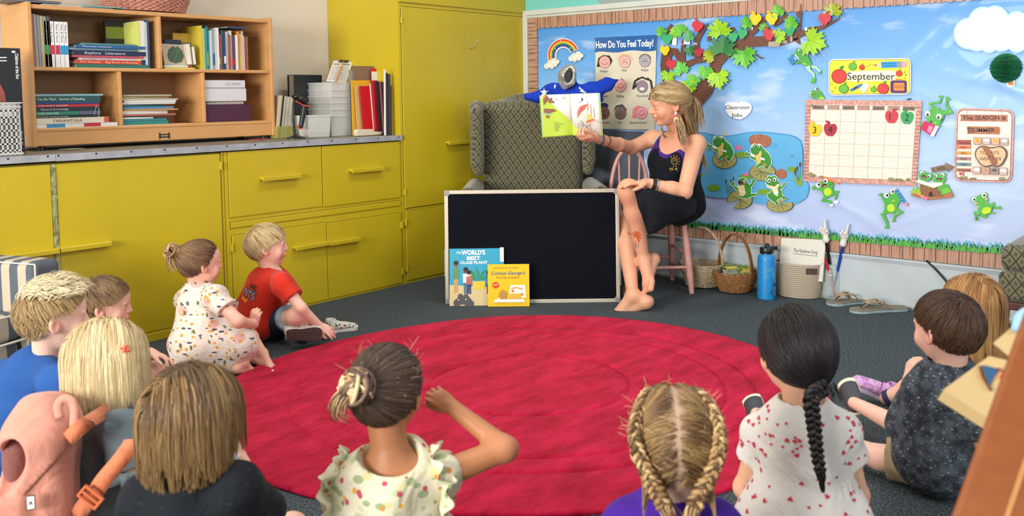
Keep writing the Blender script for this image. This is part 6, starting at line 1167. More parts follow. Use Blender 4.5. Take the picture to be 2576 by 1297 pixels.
plate('folder','manila folder standing between the yellow and the red ones','folder',898,932,215,333,4.54,.005,mat('manila','#C9A66A',.6),2)
plate('folder','bright red folder standing at the front of the upright group','folder',914,944,216,337,4.52,.008,mat('bright_red_card','#C0161E',.4),4)
plate('envelope','white paper leaf beside the bright red folder','paper',940,953,210,337,4.515,.006,mat('white_paper','#D9D6CE'),4)
YS=[('#A81A24',946,960,202,'wine red spiral book leaning between the red folder and the black one',4.49),('#202226',958,968,205,'black spiral notebook leaning beside the wine red one',4.475),('#7E4A52',966,973,205,'dusty pink spiral notebook between two black ones',4.455),('#232428',972,981,208,'black spiral notebook right of the dusty pink one',4.43)]
for c,p0_,p1_,pt_,lb,Y in YS:
 b,x0,x1,zb,zt,sx=plate('spiral_notebook',lb,'notebook',p0_,p1_,pt_,340,Y,.018,mat('nb_'+c.strip('#'),c,.4),3.5)
 m=M()
 for k in range(22):f_=(k+.5)/22;m.tube([V((x0+.004-sx*f_,Y-.002,zb+(zt-zb)*f_)),V(((x0+x1)/2-sx*f_,Y-.006,zb+(zt-zb)*f_+.001)),V((x1-.002-sx*f_,Y-.002,zb+(zt-zb)*f_))],.0012,4)
 m.build('spiral',col('#17171B',.4),b)
plate('framed_card','red-bordered white card behind the spiral notebooks','card',936,962,172,330,4.56,.005,mat('bright_red_card','#C0161E',.4));b,x0,x1,zb,zt,sx=plate('envelope','white sheet with printing in front of the red-bordered card','paper',938,957,180,300,4.552,.004,mat('white_paper','#D9D6CE'))
for p0_,p1_,pt_,c,lb in((967,970,174,'#D8D4CC','white thin folder edge at the right of the upright group'),(972,976,183,'#26282C','black thin folder second from the right end of the group'),(977,982,186,'#2E3A48','dark blue thin folder near the yellow cabinet side'),(983,986,215,'#6E2434','maroon thin folder closest to the yellow cabinet side')):
 plate('folder',lb,'folder',p0_,p1_,pt_,338,4.385,.010,mat('fl_'+c.strip('#'),c,.4),-1.5)
q=onY(922,336,4.46);m=M();m.prism([V((q.x-.075,4.46,CT+.003)),V((q.x+.125,4.46,CT+.003)),V((q.x+.14,4.46,CT+.022)),V((q.x+.07,4.46,CT+.028)),V((q.x+.06,4.46,CT+.042)),V((q.x-.07,4.46,CT+.045)),V((q.x-.08,4.46,CT+.03))],V((0,.035,0)));tag(m.build('rolled_paper',mat('cream_roll','#D2C3A8',.7),bevel=.004),'cream folded paper lying in front of the red folders on the counter','paper')
# ---------------------------------------------------------------- people: builders
def skinmat():
 m=mat('skin','#E0A98C',.5,bump=(260,.06),sss=.08);t,b=nodes(m);a=nd(t,'ShaderNodeVertexColor');a.layer_name='Col';t.links.new(a.outputs['Color'],b.inputs['Base Color']);return m
SKIN=skinmat()
def hairmat():
 m=mat('hair','#6A4A30',.48);t,b=nodes(m);a=nd(t,'ShaderNodeVertexColor');a.layer_name='Col';t.links.new(a.outputs['Color'],b.inputs['Base Color']);b.inputs['Specular IOR Level'].default_value=.4;return m
HAIR=hairmat()
def cloth(name,base,spots=(),rough=.85,bump_=(220,.25),folds=0,var=None,sheen=.15):
 """spots = [(scale, threshold, hex or list, stretch, rotation)] printed pattern"""
 m=mat(name,base,rough,sheen=sheen if int(base[1:3],16)+int(base[3:5],16)>130 else.02,var=var);t,b=nodes(m);tc=nd(t,'ShaderNodeTexCoord');prev=None
 src=b.inputs['Base Color'].links[0].from_socket if b.inputs['Base Color'].links else None
 b.inputs['Specular IOR Level'].default_value=.18
 for sc,th,cs,st,ro in spots:
  mp=nd(t,'ShaderNodeMapping');mp.inputs['Scale'].default_value=st;mp.inputs['Rotation'].default_value=ro;t.links.new(tc.outputs['Object'],mp.inputs[0])
  v=nd(t,'ShaderNodeTexVoronoi');v.inputs['Scale'].default_value=sc;t.links.new(mp.outputs[0],v.inputs['Vector'])
  lt=nd(t,'ShaderNodeMath',operation='LESS_THAN');lt.inputs[1].default_value=th;t.links.new(v.outputs['Distance'],lt.inputs[0])
  mx=nd(t,'ShaderNodeMix',data_type='RGBA');mx.inputs['A'].default_value=hexc(base)
  if src:t.links.new(src,mx.inputs['A'])
  if isinstance(cs,str):mx.inputs['B'].default_value=hexc(cs)
  else:
   r=nd(t,'ShaderNodeValToRGB');r.color_ramp.interpolation='CONSTANT';el=r.color_ramp.elements
   for i,c in enumerate(cs):
    e=el[i]if i<2 else el.new(i/len(cs));e.position=i/len(cs);e.color=hexc(c)
   s=nd(t,'ShaderNodeSeparateColor');t.links.new(v.outputs['Color'],s.inputs[0]);t.links.new(s.outputs[0],r.inputs[0]);t.links.new(r.outputs[0],mx.inputs['B'])
  t.links.new(lt.outputs[0],mx.inputs['Factor']);src=mx.outputs['Result']
 if src:t.links.new(src,b.inputs['Base Color'])
 n1=nd(t,'ShaderNodeTexNoise');n1.inputs['Scale'].default_value=bump_[0];n2=nd(t,'ShaderNodeTexNoise');n2.inputs['Scale'].default_value=9;n2.inputs['Detail'].default_value=3;n2.inputs['Distortion'].default_value=.8
 for n in(n1,n2):t.links.new(tc.outputs['Object'],n.inputs['Vector'])
 b1=nd(t,'ShaderNodeBump');b1.inputs['Strength'].default_value=.35;b1.inputs['Distance'].default_value=.0015;t.links.new(n1.outputs['Fac'],b1.inputs['Height'])
 b2=nd(t,'ShaderNodeBump');b2.inputs['Strength'].default_value=.7;b2.inputs['Distance'].default_value=.022;t.links.new(n2.outputs['Fac'],b2.inputs['Height']);t.links.new(b1.outputs[0],b2.inputs['Normal']);t.links.new(b2.outputs[0],b.inputs['Normal']);return m
class Head:
 def __init__(s,C,f,S,up=(0,0,1),roll=0,pitch=0):
  s.C=V(C);s.S=S;f=V(f).normalized();u=V(up)
  R=frame(u,f);R=R@Matrix.Rotation(math.radians(pitch),3,'X')@Matrix.Rotation(math.radians(roll),3,'Y');s.R=R
 def w(s,x,y,z):return s.C+s.R@V((x,y,z))*s.S
 def r(s,*a):return tuple(q*s.S for q in a)
def head_prims(H,child=True,mouth=0.,lid=.5,neck=None,nr=.2):
 w,S,R=H.w,H.S,H.R;c=1 if child else 0
 P=[elp(w(0,-.05,.09),H.r(.36+.015*c,.44+.01*c,.40+.01*c),R,.05*S),elp(w(0,.09,-.16),H.r(.255+.03*c,.27,.32),R,.12*S),elp(w(0,.255-.015*c,-.40+.035*c),H.r(.085+.015*c,.085,.075+.01*c),R,.08*S),elp(w(0,.22,.17),H.r(.24,.18,.18),R,.12*S)]
 for s in(-1,1):
  P+=[elp(w(s*.155,.235,-.16),H.r(.12+.03*c,.10,.12+.02*c),R,.08*S),elp(w(s*.14,.345,.055),H.r(.10,.03,.035),R,.05*S),sub(elp(w(s*.145,.42,-.015),H.r(.085,.06,.05),R,.05*S)),elp(w(s*.14,.295,-.01),H.r(.092,.082,.082),R,.02*S)]
  P+=[elp(w(s*.375,-.07,-.05),H.r(.035,.085,.12),R@Matrix.Rotation(s*.35,3,'Z')@Matrix.Rotation(.15,3,'X'),.012*S),elp(w(s*.36,-.055,-.13),H.r(.03,.04,.045),R,.02*S),sub(elp(w(s*.412,-.055,-.04),H.r(.03,.045,.07),R@Matrix.Rotation(s*.35,3,'Z'),.015*S))]
  P+=[sub(elp(w(s*.152,.385,-.018),H.r(.066,.04,.012+.022*lid),R,.006*S))]
 nl=.0 if child else.035;P+=[elp(w(0,.35,-.06),H.r(.065,.055,.12),R,.04*S)]
 P+=[cone(w(0,.375,.04),w(0,.425+nl,-.105),(.03 if child else.022)*S,(.042 if child else.030)*S,.05*S),elp(w(0,.425+nl,-.125),H.r(*((.05,.045,.04)if child else(.036,.034,.030))),R,.03*S)]
 for s in(-1,1):P+=[elp(w(s*.05,.385+nl*.6,-.135),H.r(.035,.04,.03),R,.025*S)]
 P+=[elp(w(0,.355,-.235),H.r(.12,.055,.06),R,.05*S),elp(w(0,.392,-.222),H.r(.085,.03,.022),R,.02*S),elp(w(0,.378,-.275-mouth*.06),H.r(.078,.032,.026),R,.02*S)]
 P+=[sub(elp(w(0,.42,-.249-mouth*.025),H.r(.075,.05+mouth*.03,.005+mouth*.032),R,.006*S))]
 if neck is not None:P+=[cone(w(0,-.12,-.22),neck,nr*S,nr*S*1.05,.06*S)]
 return P
def head_paint(H,child=True,lipc=(.62,.20,.18),brow=None):
 """list of (point, radius, colour, strength)"""
 w,S=H.w,H.S;Q=[(w(s*.2,.30,-.17),.13*S,(.80,.22,.16),.35)for s in(-1,1)]+[(w(s*.39,-.06,-.06),.11*S,(.80,.20,.13),.45)for s in(-1,1)]+[(w(0,.45,-.12),.06*S,(.8,.25,.18),.35)]
 Q+=[(w(x,.40,-.222),.028*S,lipc,.8)for x in(-.05,0,.05)]+[(w(x,.39,-.285),.030*S,lipc,.8)for x in(-.04,0,.04)]
 if brow:
  for s in(-1,1):Q+=[(w(s*(.08+.035*i),.37-.012*i*i*.5,.085+.012*math.sin(i)),.017*S,brow,.75)for i in range(5)]
  for s in(-1,1):Q+=[(w(s*(.09+.03*i),.375-.01*i,.018),.010*S,(.05,.03,.02),.8)for i in range(5)]
 return Q
def eyes(par,H,iris='#4A6A8A',look=(0,-.1)):
 for s in(-1,1):
  c=H.w(s*.142,.302,-.018);r=.070*H.S;m=M();n=14;ax=H.R@V((look[0],1,look[1])).normalized();x=ax.orthogonal().normalized()
  prof=[(r*math.sin(a),-r*math.cos(a))for a in[math.pi*i/16 for i in range(1,17)]];m.lathe(c,prof,20,ax,x)
  for i,f in enumerate(m.f):
   cc=sum((V(m.v[k])for k in f),V((0,0,0)))/len(f)-c;a=cc.normalized().dot(ax);m.mi[i]=2 if a>.975 else(1 if a>.86 else 0)
  m.build('eye',[mat('eye_white','#E6E0DA',.15,spec=.6),mat('iris_'+iris.strip('#'),iris,.15),mat('pupil_black','#08080A',.1)],par,smooth=True)
def hand_prims(wr,d,pn,S=1.,curl=(.5,.5,.5,.5),th=.5,spread=.12,side=1,thumb_in=.4):
 """wr wrist, d finger direction, pn palm normal (fingers curl toward it), S = hand length; side = which side the thumb is on"""
 d=V(d).normalized();pn=V(pn);pn=(pn-d*pn.dot(d)).normalized();sd=d.cross(pn)*side;k=.05*S;P=[]
 R=Matrix((sd,d,-pn)).transposed()
 P+=[elp(V(wr)+d*S*.27,(S*.215,S*.31,S*.10),R,.06*S),cone(V(wr)-d*S*.05,V(wr)+d*S*.15,S*.13,S*.135,.08*S)]
 ln=(.36,.42,.385,.30);rr=(.058,.060,.057,.050);base=(.50,.53,.51,.46)
 for i in range(4):
  off=(1.5-i)*.105*S;p=V(wr)+d*S*base[i]*.93+sd*off;a=math.atan2((1.5-i)*spread,1);dr=d*math.cos(a)+sd*math.sin(a);ang=0;q=p-d*S*.12;P.append(cone(q,p,S*rr[i]*1.1,S*rr[i],.03*S));c=curl[i]
  for j,(fl,tp)in enumerate(((.46,1.),(.30,.94),(.24,.85))):
   ang+=c*(.75,1.0,.7)[j];e=p+(dr*math.cos(ang)+pn*math.sin(ang))*S*ln[i]*fl;P.append(cone(p,e,S*rr[i]*tp,S*rr[i]*(tp-.08),.012*S));p=e
 p=V(wr)+d*S*.13+sd*S*.12;td=(d*.75+sd*(.75-thumb_in*.5)+pn*(.25+thumb_in*.6)).normalized();e=p+td*S*.22;P.append(cone(p,e,S*.085,S*.068,.05*S));td2=(td+d*.45-sd*th*.5+pn*th*.4).normalized();e2=e+td2*S*.17;P.append(cone(e,e2,S*.066,S*.060,.015*S));P.append(cone(e2,e2+(td2+d*.2-sd*th*.3).normalized()*S*.12,S*.060,S*.050,.012*S));return P
def foot_prims(an,toe,up=(0,0,1),L=.16,bare=True,side=1,r0=.024):
 an,toe=V(an),V(toe);d=(toe-an).normalized();u=V(up);u=(u-d*u.dot(d)).normalized();sd=d.cross(u)*side;s=L;P=[]
 hl=an-d*s*.22-u*s*.24;ball=an+d*s*.52-u*s*.30
 P+=[elp(hl,(s*.155,s*.17,s*.15),Matrix((sd,d,u)).transposed(),.06*s),cone(an,hl,s*.15,s*.13,.06*s),cone(an-u*s*.02,ball,s*.155,s*.115,.1*s),cone(hl-u*s*.01,ball-u*s*.0,s*.12,s*.11,.08*s),elp(ball,(s*.20,s*.16,s*.09),Matrix((sd,d,u)).transposed(),.06*s)]
 if bare:
  for i,(o_,l,r)in enumerate(((.135,.25,.075),(.045,.24,.052),(-.03,.215,.048),(-.095,.185,.044),(-.15,.15,.042))):
   p=ball+sd*s*o_+d*s*.06-u*s*.02;P.append(cone(p,p+d*s*l*.9-u*s*.035,s*r*1.02,s*r,.02*s))
 else:P.append(elp(ball+d*s*.16,(s*.17,s*.15,s*.08),Matrix((sd,d,u)).transposed(),.06*s))
 return P
def soft_body(par,prims,H,h=.006,fine=(),paint=(),skin=(.74,.42,.29),name='body'):
 """one mesh: a coarse grid for the body, finer grids for head and hands evaluated from the same field"""
 lo,hi=bounds(prims);A=[];fb=list(fine)
 v,f=nets(field(prims,h,lo,hi),lo,h);c=v[f].mean(1);keep=np.ones(len(f),bool)
 for(l,u,hh)in fb:
  m_=h*.9;ins=np.all((c>np.array(l)+m_)&(c<np.array(u)-m_),axis=1);keep&=~ins
 A.append((v,f[keep]))
 for i,(l,u,hh)in enumerate(fb):
  v2,f2=nets(field(prims,hh,l,u),l,hh)
  if i:
   c2=v2[f2].mean(1);k2=np.ones(len(f2),bool)
   for(l0,u0,h0)in fb[:i]:k2&=~np.all((c2>np.array(l0)+hh)&(c2<np.array(u0)-hh),axis=1)
   f2=f2[k2]
  A.append((v2,f2))
 n=0;VV,FF=[],[]
 for v,f in A:VV.append(v);FF.append(f+n);n+=len(v)
 v=np.concatenate(VV);f=np.concatenate(FF);used=np.zeros(len(v),bool);used[f.ravel()]=True;mp=np.cumsum(used)-1;v=v[used];f=mp[f]
 colr=np.tile(np.array(skin+(1,),float),(len(v),1))
 for p,r,cc,st in paint:
  w_=st*np.exp(-((v-np.array(p))**2).sum(1)/(r*r));colr[:,:3]=colr[:,:3]*(1-w_[:,None])+np.array(cc)*w_[:,None]
 return raw(name,v,f,SKIN,par,attr=colr)
def box3(c,r,h):return([c[i]-(r if not hasattr(r,'__len__')else r[i])for i in range(3)],[c[i]+(r if not hasattr(r,'__len__')else r[i])for i in range(3)],h)
# ---- hair
def zline(y):return np.interp(y,[-.6,-.3,-.16,-.05,.02,.10,.22,.34,.5],[-.30,-.30,-.22,-.10,-.02,.10,.24,.33,.36])
def hair(par,H,n,D,L,cols,rad=(.405,.495,.455),w=.013,seed=1,lift=0.,tip=None,wave=0.,steps=16,mask=None,roots=None,cap=True,spheres=(),name='hair',grav=0.,rootlift=.0,minz=-9,capc=None,thick=.2,taper=.25,zl=zline,stick=0,clump=.55,per=22):
 rs=np.random.RandomState(seed);c0=np.array([0,-.05,.09]);rad=np.array(rad)
 w*=.56;n=int(n*1.75)
 if roots is None:
  q=rs.randn(n*8,3);q/=np.linalg.norm(q,axis=1)[:,None];p=c0+q*rad*.985;ok=p[:,2]>zl(p[:,1])
  if mask is not None:ok&=mask(p)
  p=p[ok][:n]
 else:p=np.array(roots,float);n=len(p)
 n=len(p);Ls=L(p,rs)if callable(L)else np.full(n,L)*rs.uniform(.85,1.12,n)
 if stick:Ls=np.minimum(Ls,np.maximum((p[:,2]-zl(p[:,1]))*1.15,0)+stick)
 ds=(Ls/steps)[:,None];path=[p.copy()];ph=rs.uniform(0,6.28,(n,3));lay=rs.uniform(1.0,1.07,n)[:,None]+rootlift
 Rm=np.array(H.R);sph=[(np.array(H.R.transposed()@(V(c)-H.C))/H.S,r/H.S)for c,r in spheres];prev=None
 for i in range(steps):
  q=(p-c0)/rad;nr=np.linalg.norm(q,axis=1)[:,None];nn=q/rad;nn/=np.linalg.norm(nn,axis=1)[:,None]
  d=D(p,i/steps,rs);d=d/np.maximum(np.linalg.norm(d,axis=1)[:,None],1e-6)
  near=np.clip(1.25-nr,0,.25)/.25;dn=(d*nn).sum(1)[:,None];d=d-nn*dn*near*(dn<0)+nn*lift*near
  d[:,2]-=grav*(1-near[:,0])
  if wave:d=d+wave*np.sin(ph+i*.9)
  d/=np.maximum(np.linalg.norm(d,axis=1)[:,None],1e-6)
  if prev is not None:d=d*.6+prev*.4;d/=np.linalg.norm(d,axis=1)[:,None]
  prev=d;p=p+d*ds
  q=(p-c0)/rad;nr=np.linalg.norm(q,axis=1)[:,None];lim=lay;ins=(nr<lim)
  p=np.where(ins,c0+q/nr*lim*rad,p)
  if stick:mx_=lim+.02+lift*.25*(i+1)/steps;p=np.where(nr>mx_,c0+q/nr*mx_*rad,p)
  for c,r in sph:
   e=p-c;l=np.linalg.norm(e,axis=1)[:,None];p=np.where(l<r,c+e/np.maximum(l,1e-6)*r,p)
  path.append(p.copy())
 P=np.stack(path,1)
 G=max(3,n//per);gi=rs.choice(n,G,replace=False);near_=np.argmin(((P[:,None,0]-P[None,gi,0])**2).sum(2),axis=1);gp=P[gi][near_];tq=np.linspace(0,1,steps+1)[None,:,None]**1.2
 same=(Ls/np.maximum(Ls[gi][near_],1e-6))[:,None,None];cf=clump*tq*np.clip(1.6-np.abs(same-1)*2.5,0,1);P=P*(1-cf)+(gp+rs.normal(0,.008,(n,1,3)))*cf
 W=P.reshape(-1,3)@Rm.T*H.S+np.array(H.C);W=W.reshape(n,steps+1,3);K=steps+1
 T=np.gradient(W,axis=1);T/=np.maximum(np.linalg.norm(T,axis=2)[:,:,None],1e-9)
 out=W-(np.array(H.C)+Rm@(c0*H.S));sd=np.cross(T,out);sd/=np.maximum(np.linalg.norm(sd,axis=2)[:,:,None],1e-9);up=np.cross(sd,T)
 tt=np.linspace(0,1,K);prof=np.minimum(1,.5+tt*4)*np.where(tt>.6,1-(tt-.6)/.4*(1-taper),1);wd=(w*H.S*rs.uniform(.7,1.4,n))[:,None,None]*prof[None,:,None]
 ring=[sd*wd,up*wd*thick,-sd*wd,-up*wd*thick];V_=np.stack([W+r for r in ring],2).reshape(-1,3)
 idx=np.arange(n)[:,None,None]*K*4+np.arange(K-1)[None,:,None]*4+np.arange(4)[None,None,:];j=(np.arange(4)+1)%4
 nx=np.arange(n)[:,None,None]*K*4+np.arange(K-1)[None,:,None]*4+j[None,None,:];F_=np.stack([idx,nx,nx+4,idx+4],-1).reshape(-1,4)
 pal=np.array([hexc(c)for c in cols]);cc=pal[rs.randint(0,len(cols),G)][near_]*.6+pal[rs.randint(0,len(cols),n)]*.15+pal.mean(0)*.25;cc[:,:3]*=rs.uniform(.92,1.08,(n,1));C_=np.repeat(cc[:,None,:],K,1)
 if tip is not None:
  tc=np.array(hexc(tip));a=np.clip((tt-.25)/.6,0,1)[None,:,None];C_=C_*(1-a)+tc*a*np.concatenate([rs.uniform(.8,1.15,(n,1,1))]*3+[np.ones((n,1,1))],2)
 C_=np.repeat(C_.reshape(-1,1,4),4,1).reshape(-1,4);C_[:,3]=1
 if cap:
  nu,nv=40,56;vs,fs=[],[]
  for a in range(nu+1):
   for b in range(nv):th,f=math.pi*a/nu,2*math.pi*b/nv;vs.append(c0+rad*.975*np.array([math.sin(th)*math.cos(f),math.sin(th)*math.sin(f),math.cos(th)]))
  vs=np.array(vs)
  for a in range(nu):
   for b in range(nv):
    q=[a*nv+b,(a+1)*nv+b,(a+1)*nv+(b+1)%nv,a*nv+(b+1)%nv];m_=vs[q].mean(0)
    if m_[2]>zl(m_[1])+.035:fs.append(q)
  off=len(V_);V_=np.concatenate([V_,vs@Rm.T*H.S+np.array(H.C)]);F_=np.concatenate([F_,np.array(fs)+off]);k=np.array(hexc(capc or cols[0]));k[:3]*=.8;C_=np.concatenate([C_,np.tile(k,(len(vs),1))])
 return raw(name,V_,F_,HAIR,par,attr=C_)
def braid(par,pts,r,cols,seed=1,turns=7,name='braid',depth=None,flat=1.):
 """three interlaced clumps, each made of many strands, along a path"""
 rs=np.random.RandomState(seed);pts=[V(p)for p in pts];N=70;acc=[]
 seg=[0.]
 for i in range(1,len(pts)):seg.append(seg[-1]+(pts[i]-pts[i-1]).length)
 def P(t):
  s=t*seg[-1]
  for i in range(1,len(pts)):
   if s<=seg[i]+1e-9:f=(s-seg[i-1])/max(seg[i]-seg[i-1],1e-9);break
  p0,p1,p2,p3=pts[max(i-2,0)],pts[i-1],pts[i],pts[min(i+1,len(pts)-1)]
  return.5*((2*p1)+(p2-p0)*f+(2*p0-5*p1+4*p2-p3)*f*f+(3*(p1-p2)+p3-p0)*f**3)
 m=M();colors=[];rr=r if hasattr(r,'__len__')else(r,r*.5)
 side0=None
 for k in range(3):
  for s in range(7):
   a0=2*math.pi*s/6 if s<6 else 0;ro=.55 if s<6 else 0;out=[];cc=hexc(cols[rs.randint(len(cols))]);b=rs.uniform(.8,1.2);cc=(cc[0]*b,cc[1]*b,cc[2]*b,1);rad=[]
   for i in range(N+1):
    t=i/N;c=P(t);T=(P(min(t+.01,1))-P(max(t-.01,0))).normalized();sd=T.cross(hf if abs(T.dot(hf))<.9 else hr).normalized();dp=T.cross(sd);R_=rr[0]+(rr[1]-rr[0])*t;ph=2*math.pi*(turns*t+k/3)
    tw=a0+t*9;out.append(c+sd*R_*(.62*math.sin(ph)+.40*ro*math.cos(tw))+dp*R_*flat*(.36*math.sin(2*ph)+.40*ro*math.sin(tw)));rad.append(R_*.24)
   n0=len(m.v);m.tube(out,rad,5);colors+=[cc]*(len(m.v)-n0)
 return m.build(name,HAIR,par,smooth=True,attr=colors)
def bunch(par,path,n,r,cols,seed=1,w=.002,name='ponytail',tip=None,spread=1.):
 """loose strands along a path; r(t) radius"""
 rs=np.random.RandomState(seed);pp=[V(p)for p in path];m=M();colors=[];path=[];K=len(pp)
 for i in range(K-1):
  p0,p1,p2,p3=pp[max(i-1,0)],pp[i],pp[i+1],pp[min(i+2,K-1)]
  for k in range(5):f=k/5;path.append(.5*((2*p1)+(p2-p0)*f+(2*p0-5*p1+4*p2-p3)*f*f+(3*(p1-p2)+p3-p0)*f**3))
 path.append(pp[-1]);N=len(path)
 for s in range(n):
  a=rs.uniform(0,6.28);q=math.sqrt(rs.uniform(0,1));out=[];cc=np.array(hexc(cols[rs.randint(len(cols))]));cc[:3]*=rs.uniform(.88,1.12);e=rs.uniform(.78,1.0);k_=rs.uniform(.6,1.4);ph=rs.uniform(0,6.28)
  for i in range(N):
   k=i*e;i0=min(int(k),N-2);c=path[i0].lerp(path[i0+1],k-i0);T=(path[i0+1]-path[i0]).normalized();sd=T.cross(hf if abs(T.dot(hf))<.9 else hr).normalized();dp=T.cross(sd);w_=.0018*math.sin(ph+i*.7*k_)*min(1,i/4);out.append(c+(sd*math.cos(a)+dp*math.sin(a))*r(i/(N-1))*q+sd*w_+dp*w_*.6)
  n0=len(m.v);m.tube(out,[w*(1-.75*(i/(N-1))**3)for i in range(N)],4,flat=.6);colors+=[tuple(cc)]*(len(m.v)-n0)
 return m.build(name,HAIR,par,smooth=True,attr=colors)
def bvh(o):
 from mathutils.bvhtree import BVHTree
 me=o.data;w=V(WL[o]);return BVHTree.FromPolygons([v.co+w for v in me.vertices],[tuple(p.vertices)for p in me.polygons])
def wrap(objs,target,n,off=.0015):
 """push flat lettering / prints along n onto the cloth surface"""
 ts=[bvh(q)for q in(target if isinstance(target,(list,tuple))else[target])];n=V(n).normalized()
 for o in objs:
  if o is None:continue
  w=V(WL[o])
  for v in o.data.vertices:
   p=v.co+w;hs=[h[0]for h in(t.ray_cast(p+n*.25,-n)for t in ts)if h[0]is not None]
   if hs:v.co=max(hs,key=lambda q:q.dot(n))+n*off-w
# ---- body
def limb(a,b,c,r):return[cone(a,b,r[0],r[1],.02),cone(b,c,r[2],r[3],.02)]
def torso(J,b=1.,k=.03):
 up=(J['neck']-J['pelvis']).normalized();sx=(J['shR']-J['shL']).normalized();f=up.cross(sx);f=-f if f.dot(J['fwd'])<0 else f;R=frame(up,f);L=(J['neck']-J['pelvis']).length;p=J['pelvis'];at_=lambda t,y=0:p+up*L*t+f*y*b
 return[elp(at_(.72),(.100*b,.078*b,.10*b),R,k),elp(at_(.42,.008),(.095*b,.080*b,.11*b),R,k),elp(at_(.08),(.112*b,.095*b,.085*b),R,k),cone(J['shL'],at_(.90),.036*b,.042*b,k),cone(J['shR'],at_(.90),.036*b,.042*b,k),cone(at_(.8),J['neck'],.05*b,.040*b,k)],R,at_
def inflate(pr,d):
 out=[]
 for p in pr:
  if p[0]=='cone':out.append(('cone',p[1],p[2],p[3]+d,p[4]+d,p[5]))
  elif p[0]=='ell':out.append(('ell',p[1],tuple(x+d for x in p[2]),p[3],p[4]))
 return out
ZB=lambda y:np.interp(y,[-.6,-.3,-.16,-.07,.02,.10,.22,.34,.5],[-.27,-.25,-.15,.05,.08,.10,.20,.29,.33])
def garment(par,name,prims,mt,h=.007,cuts=(),noise=.0035,seed=3):return soft(name,list(prims)+([('noise',noise,55,seed,(1,1,.5))]if noise else[])+list(cuts),h,mt,par)
def sleeve(sh,el,fr,r0,r1,wr=None):
 sh,el=V(sh),V(el);e=sh+(el-sh)*fr;return[elp(sh,(r0*1.1,)*3,None,.02),flatc(sh,e,r0,r1,.012)]
# ---------------------------------------------------------------- people
TGT=at(1520,300,5.35)
DN=V((0,0,-1))
def person(label,base):return thing('person',label,'person',tuple(base))
def flow_down(p,t,rs):
 d=np.zeros_like(p);d[:,0]=np.sign(p[:,0]+.02)*np.clip(p[:,2]-.15,0,.5)*1.6;d[:,1]=-.25*np.clip(p[:,2],0,.5);d[:,2]=-1;return d
def flow_to(x,y,z,k=1.):
 T_=np.array([x,y,z]);return lambda p,t,rs:T_-p
def flow_crown(p,t,rs):
 d=p-np.array([0,-.30,.50]);d[:,2]-=.35;d[:,1]+=.25*np.clip(p[:,2],0,.5);return d
def arms(J,b):return limb(J['shL'],J['elL'],J['wrL'],(.034*b,.027*b,.027*b,.019*b))+limb(J['shR'],J['elR'],J['wrR'],(.034*b,.027*b,.027*b,.019*b))
def legs(J,b,w=('L','R')):
 o=[]
 for s in w:
  if 'kn'+s in J:o+=limb(J['hp'+s],J['kn'+s],J['an'+s],(.058*b,.040*b,.040*b,.023*b))
 return o
SK1,SK2,SK3=(.80,.50,.37),(.62,.30,.15),(.74,.44,.31)
def knuck(p,r=.03,c=(.78,.30,.22),s=.3):return(p,r,c,s)
def kid(label,C,S,J,f=None,b=1.,skin=SK1,eyec='#4A6A8A',pitch=0,roll=0,hands=(),feet=(),extra=(),near=True,fineh=None,nr=.2,up=(0,0,1),mouth=0.,lid=.5,brow=(.35,.22,.12)):
 f=V(f)if f is not None else(TGT-V(C));f.z=0;H=Head(C,f,S,up,roll,pitch);J['fwd']=V(J.get('fwd',f));par=person(label,(J['pelvis'].x,J['pelvis'].y,0))
 T_,R,at_=torso(J,b);P=T_+arms(J,b)+legs(J,b);fine=[box3(C,.60*S,fineh or(.0033 if near else.004))]
 for hd in hands:hp=hand_prims(*hd[:3],**hd[3]);P+=hp;q=V(hd[0])+V(hd[1]).normalized()*hd[3].get('S',.12)*.5;fine.append(box3(q,hd[3].get('S',.12)*.72,.0026 if near else.0032))
 for ft in feet:P+=foot_prims(*ft[:2],**ft[2]);q=(V(ft[0])+V(ft[1]))/2;fine.append(box3(q,.115*(ft[2].get('L',.16)/.16),.0032))
 P+=list(extra)+head_prims(H,True,mouth,lid,J['neck'],nr);pt=head_paint(H,True,brow=brow)+[knuck(J['elL']),knuck(J['elR'])]+[knuck(J[k_],.04)for k_ in('knL','knR')if k_ in J]
 for hd in hands:pt.append((V(hd[0])+V(hd[1]).normalized()*hd[3].get('S',.12)*.85,.03,(.78,.28,.2),.35))
 for ft in feet:pt.append((V(ft[1]),.035,(.80,.30,.22),.4))
 soft_body(par,P,H,.006,fine,pt,skin);eyes(par,H,eyec,(0,.05));return par,H,R,at_,T_
# ---- 1. boy with tousled blond hair in blue t-shirt (left edge)
C=at(138,797,2.75);J=dict(neck=at(122,905,2.78),shL=at(28,948,2.85),shR=at(150,965,2.62),elL=at(-60,1090,2.95),elR=at(175,1100,2.62),wrL=at(20,1180,2.9),wrR=at(250,1150,2.75),pelvis=V((at(20,1150,2.9).x,at(20,1150,2.9).y,.09)))
J.update(hpL=J['pelvis']+V((-.02,.07,0)),hpR=J['pelvis']+V((.05,-.06,0)),knL=onZ(40,1100,.10),knR=onZ(260,1180,.10),anL=onZ(150,1090,.04),anR=onZ(150,1120,.04))
p1,H1,R1,a1,T1=kid('boy with spiky pale blond hair and blue t-shirt sitting at the left edge',C,.205,J,f=hr*.85+hf*.62,hands=[(J['wrR'],hr*.6+hf*.5,DN,dict(S=.115)),(J['wrL'],hr,DN,dict(S=.115))],feet=[(J['anL'],onZ(250,1080,.03),dict(L=.15)),(J['anR'],onZ(250,1110,.03),dict(L=.15))])
BT=cloth('blue_jersey','#2A5698',var=('#244B86',5,.3))
